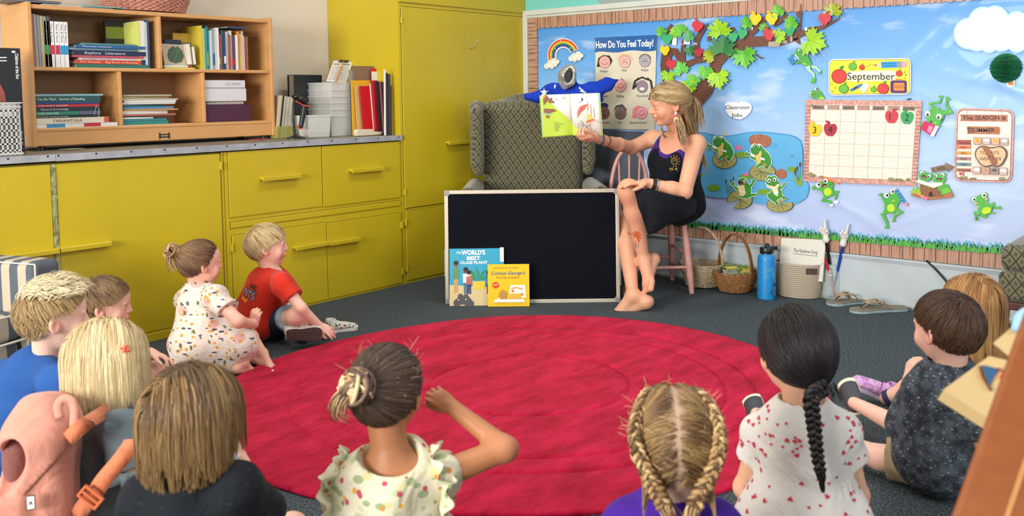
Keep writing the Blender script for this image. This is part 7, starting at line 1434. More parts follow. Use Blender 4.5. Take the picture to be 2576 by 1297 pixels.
garment(p1,'t_shirt',inflate(T1,.014)+sleeve(J['shL'],J['elL'],.65,.052,.058)+sleeve(J['shR'],J['elR'],.62,.052,.058)+[elp(a1(.1),(.125,.11,.10),R1,.04),cone(a1(.8),a1(.15,-.02),.10,.115,.05)],BT,cuts=[sub(elp(J['neck']+V((0,0,.025))+hr*.014,(.050,.050,.040),None,.006))])
m=M();m.tube([J['neck']+(hr*math.cos(a)+hf*math.sin(a))*.051+V((0,0,.002))+hr*.010*1 for a in[2*math.pi*i/24 for i in range(24)]],.0045,6,closed=True);m.build('collar',BT,p1,smooth=True)
garment(p1,'shorts',[cone(J['hpL'],J['knL'],.07,.056,.02),cone(J['hpR'],J['knR'],.07,.056,.02),elp(J['pelvis'],(.12,.11,.08),None,.03)],cloth('grey_shorts','#4A4E58'))
BLN=['#C9A468','#D9BC86','#B8925A','#E6D2A6','#A98650']
hair(p1,H1,1500,lambda p,t,rs:(p-np.array([0,-.30,.50]))+np.array([0,.12,-.35]),lambda p,rs:np.where(p[:,2]>.28,.30,.13)*rs.uniform(.7,1.25,len(p)),['#A98A5C','#B89A68','#9A7C50','#C4A878'],w=.008,seed=2,lift=.05,tip='#C9A878',wave=.06,steps=9,rad=(.39,.485,.44),stick=.04,zl=ZB)
hair(p1,H1,520,lambda p,t,rs:np.stack([p[:,0]*.6+.1,.55+0*p[:,0],.75-t*1.5+0*p[:,0]],1),lambda p,rs:rs.uniform(.14,.34,len(p)),['#E6D2A8','#F0E2C0','#DCC496'],w=.012,seed=5,lift=.55,tip='#F0E0B8',wave=.45,steps=9,mask=lambda p:p[:,2]>.30,cap=False,name='tousled_hair')
# ---- 2. boy behind him
C=at(264,766,3.2);pv=at(255,985,3.3);J=dict(neck=at(248,846,3.24),shL=at(205,880,3.38),shR=at(268,890,3.12),elL=at(220,960,3.45),elR=at(325,925,3.05),wrL=at(330,960,3.4),wrR=at(378,888,3.12),pelvis=V((pv.x,pv.y,.09)))
J.update(hpL=J['pelvis']+V((-.0,.06,0)),hpR=J['pelvis']+V((.03,-.05,0)),knL=onZ(330,940,.12),knR=at(385,940,3.15),anL=onZ(420,960,.04),anR=onZ(395,1010,.05))
p2,H2,R2,a2,T2=kid('boy with sandy hair and dark clothes, face in profile behind the blond boy',C,.19,J,f=hr*.93+hf*.36,pitch=-4,skin=(.74,.42,.30),hands=[(J['wrR'],hr*.9+V((0,0,-.25)),DN*.6-hf*.2,dict(S=.105,curl=(.6,.35,.5,.8),side=-1)),(J['wrL'],hr,DN,dict(S=.1))],feet=[(J['anR'],onZ(430,1030,.03),dict(L=.14))])
DKT=cloth('black_jersey','#17191D');garment(p2,'t_shirt',inflate(T2,.013)+sleeve(J['shL'],J['elL'],.6,.050,.054)+sleeve(J['shR'],J['elR'],.75,.048,.050),DKT,cuts=[sub(elp(J['neck']+V((0,0,.025)),(.046,.046,.036),None,.006))])
garment(p2,'shorts',[cone(J['hpL'],J['knL'],.066,.054,.02),flatc(J['hpR'],J['hpR'].lerp(J['knR'],.72),.066,.058,.02),elp(J['pelvis'],(.115,.105,.08),None,.03)],cloth('charcoal_shorts','#23272E'))
hair(p2,H2,1300,lambda p,t,rs:(p-np.array([.1,-.30,.50]))+np.array([.1,.35,-.45]),lambda p,rs:np.where(p[:,2]>.2,.36,.16)*rs.uniform(.8,1.2,len(p)),['#7A5C3C','#6A4E34','#8A6C48','#5A4230'],w=.009,seed=4,lift=.05,tip='#A8895C',steps=10,rad=(.39,.48,.44),stick=.05,wave=.05,zl=ZB)
lp=onZ(420,935,.012);m=M()
for i in range(6):a=i*1.05;m.prism([lp+V((math.cos(a)*r_-math.sin(a)*s_,math.sin(a)*r_+math.cos(a)*s_,.006+.006*math.sin(i)+r_*.12))for r_,s_ in((0,-.006),(.03,-.018),(.06,-.012),(.075,0),(.06,.012),(.03,.018),(0,.006))],V((0,0,.002)))
tag(m.build('leafy_toy',mat('pale_green_felt','#9AB060',.8)),'pale green leafy thing on the carpet beside the boy\'s hand','toy')
# ---- 3. girl with long blond hair, grey dress, pink backpack
C=at(276,905,2.36);pv=at(275,1330,2.4);J=dict(neck=at(258,1030,2.38),shL=at(212,1062,2.50),shR=at(320,1085,2.25),elL=at(215,1200,2.62),elR=at(352,1190,2.28),wrL=at(350,1120,2.6),wrR=at(400,1130,2.42),pelvis=V((pv.x,pv.y,.09)))
J.update(hpL=J['pelvis']+V((-.0,.06,0)),hpR=J['pelvis']+V((.03,-.06,0)),knL=onZ(420,1200,.10),knR=onZ(480,1330,.10),anL=onZ(350,1130,.04),anR=onZ(380,1200,.04))
p3,H3,R3,a3,T3=kid('girl with long pale blond hair and grey dress wearing a pink backpack',C,.2,J,f=hr*.88+hf*.5,hands=[(J['wrR'],hr*.5+hf*.6,DN,dict(S=.105)),(J['wrL'],hr,DN,dict(S=.1))])
GD=cloth('washed_grey_cotton','#69767B',var=('#5C696E',8,.3));fw=J['fwd'].normalized()
garment(p3,'dress',inflate(T3,.018)+sleeve(J['shR'],J['elR'],.62,.050,.066)+sleeve(J['shL'],J['elL'],.6,.052,.062)+[elp(a3(.1),(.150,.14,.12),R3,.04),elp(J['pelvis']+V((0,0,-.01)),(.19,.18,.085),None,.05),cone(a3(.8),a3(.2),.095,.125,.05)],GD,noise=.005,cuts=[cutp((0,0,.004),(0,0,-1)),sub(elp(J['neck']+V((0,0,.03)),(.050,.050,.04),None,.006))])
e_=J['shR'].lerp(J['elR'],.62);dd=(J['elR']-J['shR']).normalized();x_=dd.orthogonal().normalized();y_=dd.cross(x_);m=M()
P=[]
for i in range(48):
 a=2*math.pi*i/48
 for j in range(3):r_=.062+.006*j+.006*math.sin(a*12)*j;P.append(e_+dd*(.002+.014*j)+(x_*math.cos(a)+y_*math.sin(a))*r_)
m.grid(P,48,3,True);m.build('sleeve_ruffle',GD,p3,smooth=True,solid=.002)
sph=[(J['neck']+DN*.05,.075),(J['shL'],.055),(J['shR'],.055),(a3(.7),.11)]
hair(p3,H3,1900,flow_down,lambda p,rs:np.clip(.72+p[:,2]*.62,.35,1.2)*rs.uniform(.9,1.06,len(p)),['#D2B684','#DEC698','#C4A673','#E8D6AC'],w=.0135,seed=7,tip='#E4CF9E',grav=1.2,wave=.07,spheres=sph,rad=(.42,.50,.46))
q=H3.w(.30,.13,.20);m=M()
for i in range(5):a=1.2566*i;m.ball(q+(H3.R@V((.0,math.cos(a),math.sin(a))))*.009+H3.R@V((.018,0,0)),(.0062,.0062,.0062),8)
m.ball(q+H3.R@V((.022,0,0)),.005,8);m.build('flower_clip',mat('coral_clip','#F0644A',.35),p3,smooth=True)
PKB=cloth('pink_canvas','#D2917E',var=('#C9836E',6,.3),rough=.7);bk=thing('backpack','salmon pink backpack with open top flap and orange straps on the blond girl\'s back','backpack',tuple(at(110,1300,2.2)*1.0))
bc_=at(108,1180,2.19);Rb=frame(V((0,0,1))-hr*.06,fw*.8+hf*.35)if False else frame(V((0,0,1))+hr*.05,hr*.95+hf*.30)
bw,bd_,bh=.115,.075,.150
_b=[rbox(bc_,(bw,bd_,bh),Rb,.05,.01),elp(bc_+Rb@V((0,.005,bh-.035)),(bw*.96,bd_*.98,.060),Rb,.03)];hole=sub(elp(bc_+Rb@V((.105,-.052,.055)),(.075,.034,.066),Rb@Matrix.Rotation(-.25,3,'X'),.008));wr_=('noise',.0035,45,9,(1,1,.6))
soft('bag_body',_b+[rbox(bc_+Rb@V((.03,-.052,-.075)),(bw*.85,.045,.070),Rb,.025,.015),wr_,hole],.005,PKB,bk)
soft('top_flap',[('box',p[1],tuple(q+.005 for q in p[2]),p[3],p[4]+.004,p[5])if p[0]=='box' else('ell',p[1],tuple(q+.005 for q in p[2]),p[3],p[4])for p in _b]+[wr_,hole,cutp(bc_+Rb@V((0,.03,.045)),Rb@V((0,.75,-.65)))],.005,PKB,bk)
soft('bag_lining',[elp(bc_+Rb@V((.030,-.045,.045)),(.050,.036,.072),Rb,.01)],.006,cloth('mauve_lining','#7A4E48'),bk)
STR=cloth('orange_pink_strap','#C9734E',rough=.65)
def strap(pts,w=.021):
 m=M();P=[];q=[V(p)for p in pts];pts=[]
 for i in range(len(q)-1):
  p0,p1,p2,p3=q[max(i-1,0)],q[i],q[i+1],q[min(i+2,len(q)-1)];pts+=[.5*((2*p1)+(p2-p0)*f+(2*p0-5*p1+4*p2-p3)*f*f+(3*(p1-p2)+p3-p0)*f**3)for f in(0,.2,.4,.6,.8)]
 pts.append(q[-1])
 for i,p in enumerate(pts):T=(pts[min(i+1,len(pts)-1)]-pts[max(i-1,0)]).normalized();n_=(-hf);sd=T.cross(n_).normalized();P+=[p-sd*w,p+sd*w]
 m.grid(P,len(pts),2);return m
strap([at(150,1050,2.10),at(146,1020,2.10),at(160,1003,2.10),at(180,1008,2.10),at(188,1035,2.10),at(186,1072,2.10)],.010).build('carry_loop',PKB,bk,smooth=True,solid=.004)
strap([at(172,1105,2.10),at(192,1084,2.09),at(215,1066,2.11),at(240,1050,2.17),at(262,1036,2.25),at(285,1015,2.33)],.017).build('shoulder_strap',STR,bk,smooth=True,solid=.005)
strap([at(332,1105,2.15),at(318,1135,2.12),at(296,1165,2.115),at(262,1205,2.115),at(235,1245,2.12),at(208,1278,2.13),at(196,1300,2.14)],.019).build('shoulder_strap',STR,bk,smooth=True,solid=.005)
m=M();q=at(228,1250,2.105);T=(at(208,1278,2.11)-at(235,1245,2.10)).normalized();sd=T.cross(-hf).normalized()
for k in(-.016,0,.016):m.tube([q+T*k-sd*.024,q+T*k+sd*.024],.0042,8)
for s_ in(-1,1):m.tube([q-T*.018+sd*.024*s_,q+T*.018+sd*.024*s_],.004,8)
m.build('buckle',mat('orange_plastic','#C4683E',.35),bk,smooth=60)
pq=bc_+Rb@V((-.055,-.095,-.115));sh=Sheet(pq-(-hf)*.0,hr,V((0,0,1)),.03,.04);sh.n=-hf
lb_=at(80,1248,2.05);sh=Sheet(at(68,1283,2.06),hr,V((0,0,1)),.020,.036);sh.n=-hf
art(bk,sh,[('label_patch',col('#2A2420'),[[(0,0),(1,.1),(1,1),(0,.95)]]),('label_face',col('#E8E4DC'),[[(.1,.08),(.9,.16),(.9,.92),(.1,.88)]]),('label_mark',col('#2A2A2C'),[[(.3,.3),(.5,.5),(.7,.34),(.62,.6),(.38,.58)]])],.0)
m=M();m.tube([bc_+Rb@V((bw*.95,-.08,-.03)),bc_+Rb@V((0,-.098,-.022)),bc_+Rb@V((-bw*.95,-.08,-.03))],.004,6);m.build('pocket_piping',PKB,bk,smooth=True)
# ---- 4. child with brown-blond bob in dark shirt (foreground left)
C=at(492,1052,1.88);pv=at(480,1560,1.9);J=dict(neck=at(478,1185,1.88),shL=at(385,1262,1.90),shR=at(590,1240,1.86),elL=at(340,1420,1.95),elR=at(690,1340,1.98),wrL=at(440,1480,2.1),wrR=at(607,1165,2.10),pelvis=V((pv.x,pv.y,.09)))
J.update(hpL=J['pelvis']-hr*.06,hpR=J['pelvis']+hr*.06,knL=J['pelvis']-hr*.22+hf*.16+V((0,0,.03)),knR=onZ(735,1330,.10),anL=J['pelvis']+hf*.28+hr*.05-V((0,0,.04)),anR=J['pelvis']+hf*.2-hr*.02-V((0,0,.04)))
p4,H4,R4,a4,T4=kid('child with brown and blond chin-length hair and dark shirt in the left foreground',C,.208,J,f=hr*.62+hf*.8,hands=[(J['wrR'],V((0,0,1))*.8-hr*.25+hf*.1,-hr*.8-hf*.2,dict(S=.115,curl=(1.5,1.5,1.5,1.5),th=.9,side=1)),(J['wrL'],hr,DN,dict(S=.11))],skin=(.76,.44,.31))
DKS=cloth('black_fern_print','#161A1F',[(26,.2,'#22282E',(1,1,3),(.5,.2,.3))]);garment(p4,'t_shirt',inflate(T4,.018)+sleeve(J['shL'],J['elL'],.7,.058,.064)+sleeve(J['shR'],J['elR'],.62,.056,.062),DKS,cuts=[sub(elp(J['neck']+V((0,0,.028)),(.052,.052,.036),None,.006))])
sph=[(J['neck']+DN*.04,.072),(J['shL']+V((0,0,-.01)),.062),(J['shR']+V((0,0,-.01)),.062)]
hair(p4,H4,2100,flow_down,lambda p,rs:np.clip(.50+p[:,2]*.72,.2,.98)*rs.uniform(.88,1.08,len(p)),['#4A3320','#5E4229','#7A5A36','#94703F','#3E2A1A','#B08E5A'],w=.013,seed=9,tip='#8E6E44',grav=1.,wave=.07,spheres=sph,rad=(.425,.505,.465))
m=M();q=at(573,1150,2.04);m.tube([at(556,1137,2.04),at(600,1150,2.02)],.008,8);tag(m.build('white_pen',mat('white_gloss','#D8D4D6',.2),smooth=True),'small shiny white pen held near the mouth of the child in the left foreground','pen')
# ---- 5. toddler girl in floral dress
C=at(507,662,4.18);pv=at(525,905,4.2);J=dict(neck=at(497,725,4.2),shL=at(468,752,4.32),shR=at(543,748,4.08),elL=at(560,830,4.4),elR=at(600,808,4.02),wrL=at(630,825,4.25),wrR=at(640,815,4.12),pelvis=V((pv.x,pv.y,.09)))
J.update(hpL=J['pelvis']+V((0,.06,0)),hpR=J['pelvis']+V((.03,-.05,0)),knL=at(628,850,4.34),knR=at(618,862,4.10),anL=onZ(660,888,.055),anR=onZ(612,912,.05))
p5,H5,R5,a5,T5=kid('barefoot toddler girl with messy hair bun and pale floral dress',C,.2,J,f=hr*.78+hf*.60,skin=(.76,.40,.29),near=False,hands=[(J['wrR'],V((0,0,.9))+hr*.2,hf,dict(S=.1,curl=(.8,.8,.8,.8),side=1)),(J['wrL'],-hr*.6-hf*.2,DN,dict(S=.1))],feet=[(J['anL'],onZ(705,905,.035),dict(L=.155,up=hf*.6+V((0,0,.7)),side=-1)),(J['anR'],onZ(642,915,.03),dict(L=.13))])
FLR=cloth('cream_floral_cotton','#D9C9BC',[(9,.30,'#D9A79E',(1,1,1.3),(.2,.6,0)),(30,.26,'#CF9440',(1,1,1.2),(.4,0,.3)),(16,.21,'#4A4E58',(1,1,3.2),(.6,.5,.2)),(15,.17,'#5E6A50',(2.6,1,1),(.1,.9,.4))])
garment(p5,'dress',inflate(T5,.016)+sleeve(J['shR'],J['elR'],.52,.048,.054)+sleeve(J['shL'],J['elL'],.5,.048,.054)+[elp(J['pelvis']+V((0,0,.03)),(.175,.165,.115),None,.05),cone(a5(.6),J['pelvis'],.10,.15,.05),cone(J['pelvis']+V((.03,0,.05)),J['knR']+V((-.02,0,-.01)),.10,.062,.04),cone(J['pelvis']+V((.0,.05,.05)),J['knL']+V((-.02,0,-.02)),.10,.062,.04),cone(J['knR'],J['knR']+V((0,0,-.12))-hr*.06,.055,.05,.05)],FLR,h=.006,noise=.004,cuts=[cutp((0,0,.004),(0,0,-1)),sub(elp(J['neck']+V((0,0,.028)),(.048,.048,.036),None,.006))])
m=M();m.tube([a5(.42)+R5@V((math.cos(a)*.118,math.sin(a)*.104,0))for a in[2*math.pi*i/40 for i in range(40)]],.003,5,closed=True);m.build('waist_seam',FLR,p5,smooth=True)
BRH=['#6A4C34','#7E5C40','#5A3E2C','#8E6E4C']
hair(p5,H5,1500,flow_to(-.10,-.58,.32),lambda p,rs:np.clip(np.linalg.norm(p-np.array([-.1,-.55,.32]),axis=1)*1.0,.1,1.1),BRH,w=.011,seed=11,wave=.05,tip='#8A6A48',rad=(.40,.49,.45))
def bun(par,H,c,r,cols,n=46,seed=1,w=.006,name='hair_bun'):
 rs=random.Random(seed);m=M();colors=[]
 for i in range(n):
  ax=V((rs.uniform(-1,1),rs.uniform(-1,1),rs.uniform(-1,1))).normalized();a=ax.orthogonal().normalized();b=ax.cross(a);rr=r*rs.uniform(.65,1.1);off=ax*r*rs.uniform(-.45,.45);a0=rs.uniform(0,6.28);ln=rs.uniform(2.2,4.5)
  pts=[V(c)+off+(a*math.cos(a0+ln*k/9)+b*math.sin(a0+ln*k/9))*rr for k in range(10)];n0=len(m.v);m.tube(pts,[w*.4]+[w]*8+[w*.3],5);cc=hexc(cols[rs.randrange(len(cols))]);colors+=[cc]*(len(m.v)-n0)
 return m.build(name,HAIR,par,smooth=True,attr=colors)
bun(p5,H5,H5.w(-.10,-.60,.33),.033,['#8A6A48','#B8986A','#C9AA78','#6A4C34'],44,3,.0055);bunch(p5,[H5.w(-.08,-.62,.30),H5.w(-.06,-.68,.18),H5.w(-.03,-.66,.02),H5.w(-.02,-.6,-.12)],26,lambda t:.012+.014*t,['#A88860','#C4A878','#7A5C40'],4,.0022,'loose_hair')
# ---- 6. boy in red t-shirt
C=at(673,618,4.56);pv=at(650,818,4.62);J=dict(neck=at(688,690,4.58),shL=at(655,705,4.74),shR=at(712,712,4.44),elL=at(735,790,4.72),elR=at(757,775,4.40),wrL=at(800,815,4.62),wrR=at(803,818,4.46),pelvis=V((pv.x,pv.y,.09)),fwd=hr*.95+hf*.2)
J.update(hpL=J['pelvis']+V((.03,.06,0)),hpR=J['pelvis']+V((.06,-.05,0)),knL=at(745,800,4.85),knR=at(742,795,4.42),anL=onZ(770,838,.05),anR=onZ(812,828,.07))
p6,H6,R6,a6,T6=kid('boy with short blond hair and red t-shirt sitting cross-legged in profile by the cabinets',C,.208,J,f=hr*.95+hf*.30,pitch=3,skin=(.80,.48,.37),near=False,fineh=.0032,hands=[(J['wrR'],hr*.8-V((0,0,.45)),hf*.5-V((0,0,.5)),dict(S=.11,curl=(.3,.3,.35,.4),side=-1)),(J['wrL'],hr*.8-V((0,0,.4)),DN,dict(S=.11,curl=(.4,.4,.4,.4)))],brow=(.55,.38,.2))
RT=cloth('red_jersey','#C9301C',var=('#B82A18',6,.3));ts=garment(p6,'t_shirt',inflate(T6,.012)+sleeve(J['shR'],J['elR'],.58,.050,.056)+sleeve(J['shL'],J['elL'],.55,.050,.056)+[cone(a6(.75,-.02),a6(.2,-.03),.095,.105,.05)],RT,h=.006,cuts=[sub(elp(J['neck']+V((0,0,.028))+hr*.01,(.047,.047,.036),None,.006))])
bn6=(a6(.6,-.3)-a6(.6)).normalized()*.75-hf*.66;bn6.normalize();o6=a6(.62)+bn6*.12;u6=(J['neck']-J['pelvis']).normalized();r6=u6.cross(bn6).normalized();sh=Sheet(o6-r6*.055,r6,u6,1,1)
L6=[text(p6,sh,'ME',.045,.030,.026,mat('ink_brown','#4A1A14',.7),'print_lettering',.0,w=.045,bold=.02),text(p6,sh,'NTS',.018,-.020,.042,mat('ink_slate','#2F4456',.7),'print_lettering',.0,w=.078,bold=.05),text(p6,sh,'NTS',.022,-.017,.036,mat('ink_sky','#86B4CE',.7),'print_lettering',.0,w=.070,bold=.0)]
wrap(L6[:2],ts,bn6,.0015);wrap(L6[2:],ts,bn6,.0028)
m=M();m.prism([sh.p(a,b)for a,b in((.012,-.045),(.055,-.050),(.06,-.026),(.015,-.024))],V(bn6)*.0001);q=m.build('orange_print',mat('ink_orange','#E8862A',.7),p6);wrap([q],ts,bn6,.001)
JN=cloth('dark_denim','#1E3148',var=('#2A4160',14,.3),rough=.9)
garment(p6,'shorts',[elp(J['pelvis'],(.125,.115,.085),None,.03),flatc(J['hpR'],J['hpR'].lerp(J['knR'],.70),.075,.062,.03),flatc(J['hpL'],J['hpL'].lerp(J['knL'],.68),.075,.062,.03),elp(J['hpR']+V((0,0,-.02)),(.08,.08,.06),None,.03)],JN,h=.006,noise=.002,cuts=[cutp((0,0,.003),(0,0,-1))])
for s_ in('R','L'):
 a,b=J['hp'+s_],J['kn'+s_];d=(b-a).normalized();c0_=a.lerp(b,.70);x_=d.orthogonal().normalized();y_=d.cross(x_);m=M();m.tube([c0_-d*.016,c0_-d*.012,c0_+d*.012,c0_+d*.016],[.060,.066,.064,.058],28);m.build('rolled_cuff',cloth('pale_denim_cuff','#8FA2AE',rough=.9),p6,smooth=40)
hair(p6,H6,1600,lambda p,t,rs:(p-np.array([0,-.32,.46]))+np.array([0,.30,-.40]),lambda p,rs:np.where(p[:,2]>.15,.40,.24)*rs.uniform(.8,1.15,len(p)),['#B8986A','#C9AC7C','#D6BE90','#A08050'],w=.009,seed=13,lift=.06,tip='#DEC898',steps=11,rad=(.395,.49,.45),stick=.05,wave=.05,zl=lambda y:ZB(y)-.05*(y<-.2)-.06*(y>.15))
def sneaker(par,heel,toe,up,L,W,upper,sole,pat=None,laces=True,cap=None,name='shoe',sole_out=None):
 heel,toe,up=V(heel),V(toe),V(up);d=(toe-heel).normalized();up=(up-d*up.dot(d)).normalized();sd=d.cross(up);R=Matrix((sd,d,up)).transposed();w=lambda x,y,z:heel+sd*x*W+d*y*L+up*z*L
 o=soft(name,[elp(w(0,.22,.16),(W*.40,L*.20,L*.15),R,.02),elp(w(0,.50,.15),(W*.44,L*.24,L*.13),R,.03),elp(w(0,.78,.12),(W*.46,L*.20,L*.085),R,.02),cone(w(0,.16,.18),w(0,.13,.34),W*.36,W*.36,.02),sub(elp(w(0,.13,.42),(W*.27,L*.12,L*.12),R,.005)),cutp(heel,-up)],.0032,upper,par)
 prof=[(0,.30),(.05,.38),(.2,.42),(.4,.38),(.6,.44),(.8,.48),(.92,.40),(.98,.24),(1.0,0)];pl=[(t,s)for t,s in prof]+[(t,-s)for t,s in prof[::-1][1:]]
 m=M();m.prism([w(s,t,-.02)for t,s in pl],up*L*.10);m.build('sole',sole,o,bevel=.003)
 if sole_out:m=M();m.prism([w(s*.93,.02+t*.96,-.022)for t,s in pl],-up*L*.012);m.build('outsole',sole_out,o)
 if cap:m=M();m.ball(w(0,.86,.09),(W*.47,L*.15,L*.075),16,R);m.build('toe_cap',cap,o,smooth=True)
 if laces:
  m=M()
  for i in range(4):y=.36+.10*i;z=.30-.045*i;m.tube([w(-.30,y,z-.05),w(-.1,y+.01,z+.005),w(.1,y+.01,z+.005),w(.30,y,z-.05)],L*.022,6)
  m.build('laces',laces if not isinstance(laces,bool)else col('#E2E0D8'),o,smooth=60)
 return o
sneaker(p6,onZ(822,835,.004),onZ(880,828,.004),(0,0,1),.165,.075,cloth('cream_print_canvas','#C9C8BC',[(60,.3,['#2A2A2E','#A8323A','#5E7A5A'],(1,1,1),(0,0,0))]),mat('white_rubber_sole','#D9D5CA',.5),cap=mat('white_rubber_sole','#D9D5CA',.5))
hl,to=at(725,838,4.42),at(806,838,4.44);hl.z=.062;to.z=.050
sneaker(p6,at(718,842,4.40),at(808,838,4.45),hf+V((0,0,.25)),.178,.085,MATS['cream_print_canvas'],mat('white_rubber_sole','#D9D5CA',.5),laces=False,sole_out=mat('grey_outsole','#4E4642',.7,bump=(90,.5)))
# ---- 7. girl with a bun and one arm raised, centre foreground
C=at(975,985,2.12);pv=at(985,1480,2.12);J=dict(neck=at(985,1150,2.10),shL=at(868,1210,2.12),shR=at(1092,1200,2.10),elL=at(830,1400,2.2),elR=at(1272,1128,2.14),wrL=at(900,1440,2.4),wrR=at(1140,1025,2.22),pelvis=V((pv.x,pv.y,.09)))
J.update(hpL=J['pelvis']-hr*.06,hpR=J['pelvis']+hr*.06,knL=J['pelvis']-hr*.24+hf*.18+V((0,0,.03)),knR=J['pelvis']+hr*.24+hf*.18+V((0,0,.03)),anL=J['pelvis']+hf*.30+hr*.05-V((0,0,.04)),anR=J['pelvis']+hf*.24-hr*.05-V((0,0,.04)))
p7,H7,R7,a7,T7=kid('girl with highlighted hair bun and cream floral ruffle top, right arm raised to her ear',C,.205,J,skin=(.42,.165,.065),hands=[(J['wrR'],(at(1084,1000,2.22)-J['wrR']).normalized()+V((0,0,.25)),hf*.5-hr*.3,dict(S=.105,curl=(.9,.9,.95,1.0),side=1,th=.5)),(J['wrL'],hr,DN,dict(S=.1))],nr=.20)
FL7=cloth('cream_watercolour_floral','#CFC6A0',[(26,.36,['#9AA67A','#B4BC94','#CFC68E','#C4C8AE'],(1,1,1.6),(.3,.5,0)),(36,.24,['#B84A5E','#C88A4A','#7E9058','#D9A03A'],(1,1,1),(.1,.2,.6))],var=('#DAD4BC',12,.2))
garment(p7,'blouse',inflate(T7,.016)+[elp(a7(.1),(.15,.13,.12),R7,.04),cone(a7(.75),a7(.2),.098,.125,.05),cone(J['shL']+hr*.01,J['shL']+(J['elL']-J['shL'])*.22,.050,.052,.02),cone(J['shR']-hr*.012,J['shR']+hr*.012,.046,.048,.02)],FL7,h=.006,noise=.004,cuts=[sub(elp(J['neck']+V((0,0,.022))-hf*.03,(.068,.080,.046),None,.006))])
def ruffle(par,c,ax,r0,r1,n=60,k=5,amp=.012,name='shoulder_ruffle',mt=None,arc=(0,2*math.pi),waves=11,up=None):
 ax=V(ax).normalized();x_=(V(up)-ax*V(up).dot(ax)).normalized()if up else ax.orthogonal().normalized();y_=ax.cross(x_);P=[]
 for i in range(n+1):
  a=arc[0]+(arc[1]-arc[0])*i/n
  for j in range(k):t=j/(k-1);rr=r0+(r1-r0)*t;fade=math.sin(math.pi*i/n)**.4 if arc[1]-arc[0]<6 else 1;rr=r0+(rr-r0)*fade;P.append(V(c)+(x_*math.cos(a)+y_*math.sin(a))*rr+ax*(.004+.022*t+amp*t*math.sin(a*waves)))
 m=M();m.grid(P,n+1,k);return m.build(name,mt,par,smooth=True,solid=.0025)
for s_,S_ in((-1,'L'),(1,'R')):
 q=J['sh'+S_]+hr*s_*.012+V((0,0,-.005))
 ruffle(p7,q,hr*s_*.75+V((0,0,.35))-hf*.0,.044,.078,arc=(-1.9,1.9),up=(0,0,1),mt=FL7,waves=9);ruffle(p7,q-V((0,0,.035)),hr*s_*.9+V((0,0,-.1)),.046,.078,arc=(-2.4,2.4),up=-hf*.8+V((0,0,-.3)),mt=FL7,waves=9)
BH7=['#3A2A22','#4A362A','#2E221E','#5A4434','#6E5844']
hair(p7,H7,2200,flow_to(-.10,-.60,.22),lambda p,rs:np.clip(np.linalg.norm(p-np.array([-.10,-.56,.22]),axis=1)*1.0,.08,1.1),BH7,w=.010,seed=17,wave=.04,tip='#4A3A30',rad=(.40,.49,.45))
bun(p7,H7,H7.w(-.10,-.60,.24),.036,['#C9A878','#A88458','#4A362A','#D6BE94','#6E5844'],50,5,.0055);bunch(p7,[H7.w(-.16,-.62,.22),H7.w(-.26,-.66,.12),H7.w(-.32,-.60,-.02),H7.w(-.30,-.50,-.12)],60,lambda t:.018+.010*t,['#D6BE94','#B8986A','#C9A878','#4A362A'],6,.0022,'loose_hair')
def flyaway(par,H,n,seed,cols,lo=.05,hi=.16,zmin=.1):
 rs=random.Random(seed);m=M();colors=[]
 for i in range(n):
  a=rs.uniform(0,6.28);z=rs.uniform(zmin,.5);r=math.sqrt(max(0,1-((z-.09)/.47)**2));p=V((math.cos(a)*.42*r,-.05+math.sin(a)*.51*r,z));d=V((p.x,p.y+.05,p.z-.0)).normalized();t=V((rs.uniform(-1,1),rs.uniform(-1,1),rs.uniform(-.4,.8)));l=rs.uniform(lo,hi);pts=[H.w(*(p+d*l*k/5*(1-.08*k)+t*l*.16*k*k/5))for k in range(6)];n0=len(m.v);m.tube(pts,[.0005]*5+[.0003],3);colors+=[hexc(cols[rs.randrange(len(cols))])]*(len(m.v)-n0)
 o=m.build('flyaway_hair',HAIR,par,attr=colors);o['kind']='stuff';return o
flyaway(p7,H7,60,3,['#B89870','#8A6A4A']);
# ---- 8. girl with two braids, purple shirt
C=at(1693,1112,1.86);pv=at(1690,1660,1.9);J=dict(neck=at(1690,1268,1.87),shL=at(1580,1335,1.88),shR=at(1798,1335,1.84),elL=at(1545,1490,1.95),elR=at(1840,1490,1.92),wrL=at(1600,1500,2.15),wrR=at(1770,1500,2.12),pelvis=V((pv.x,pv.y,.09)))
J.update(hpL=J['pelvis']-hr*.06,hpR=J['pelvis']+hr*.06,knL=J['pelvis']-hr*.24+hf*.18+V((0,0,.03)),knR=J['pelvis']+hr*.24+hf*.18+V((0,0,.03)),anL=J['pelvis']+hf*.30+hr*.05-V((0,0,.04)),anR=J['pelvis']+hf*.24-hr*.05-V((0,0,.04)))
p8,H8,R8,a8,T8=kid('girl with two blond-brown plaits and a centre parting, purple shirt, at the bottom edge',C,.212,J,up=V((0,0,1))+hf*.12,skin=(.78,.46,.34),hands=[(J['wrR'],-hr,DN,dict(S=.1)),(J['wrL'],hr,DN,dict(S=.1))])
garment(p8,'t_shirt',inflate(T8,.016)+sleeve(J['shL'],J['elL'],.6,.056,.060)+sleeve(J['shR'],J['elR'],.6,.056,.060),cloth('purple_jersey','#45208E',var=('#3A1A7A',5,.3)),cuts=[sub(elp(J['neck']+V((0,0,.026)),(.050,.050,.036),None,.006))])
B8=['#5E4228','#7A5A38','#9A7A4E','#4E3622','#B8945E','#6E5030']
def flow8(p,t,rs):s_=np.sign(p[:,0]+1e-6);T_=np.stack([s_*.33,-.30-.15*np.clip(.3-p[:,2],0,1),np.minimum(p[:,2]-.12,.25)],1);return T_-p
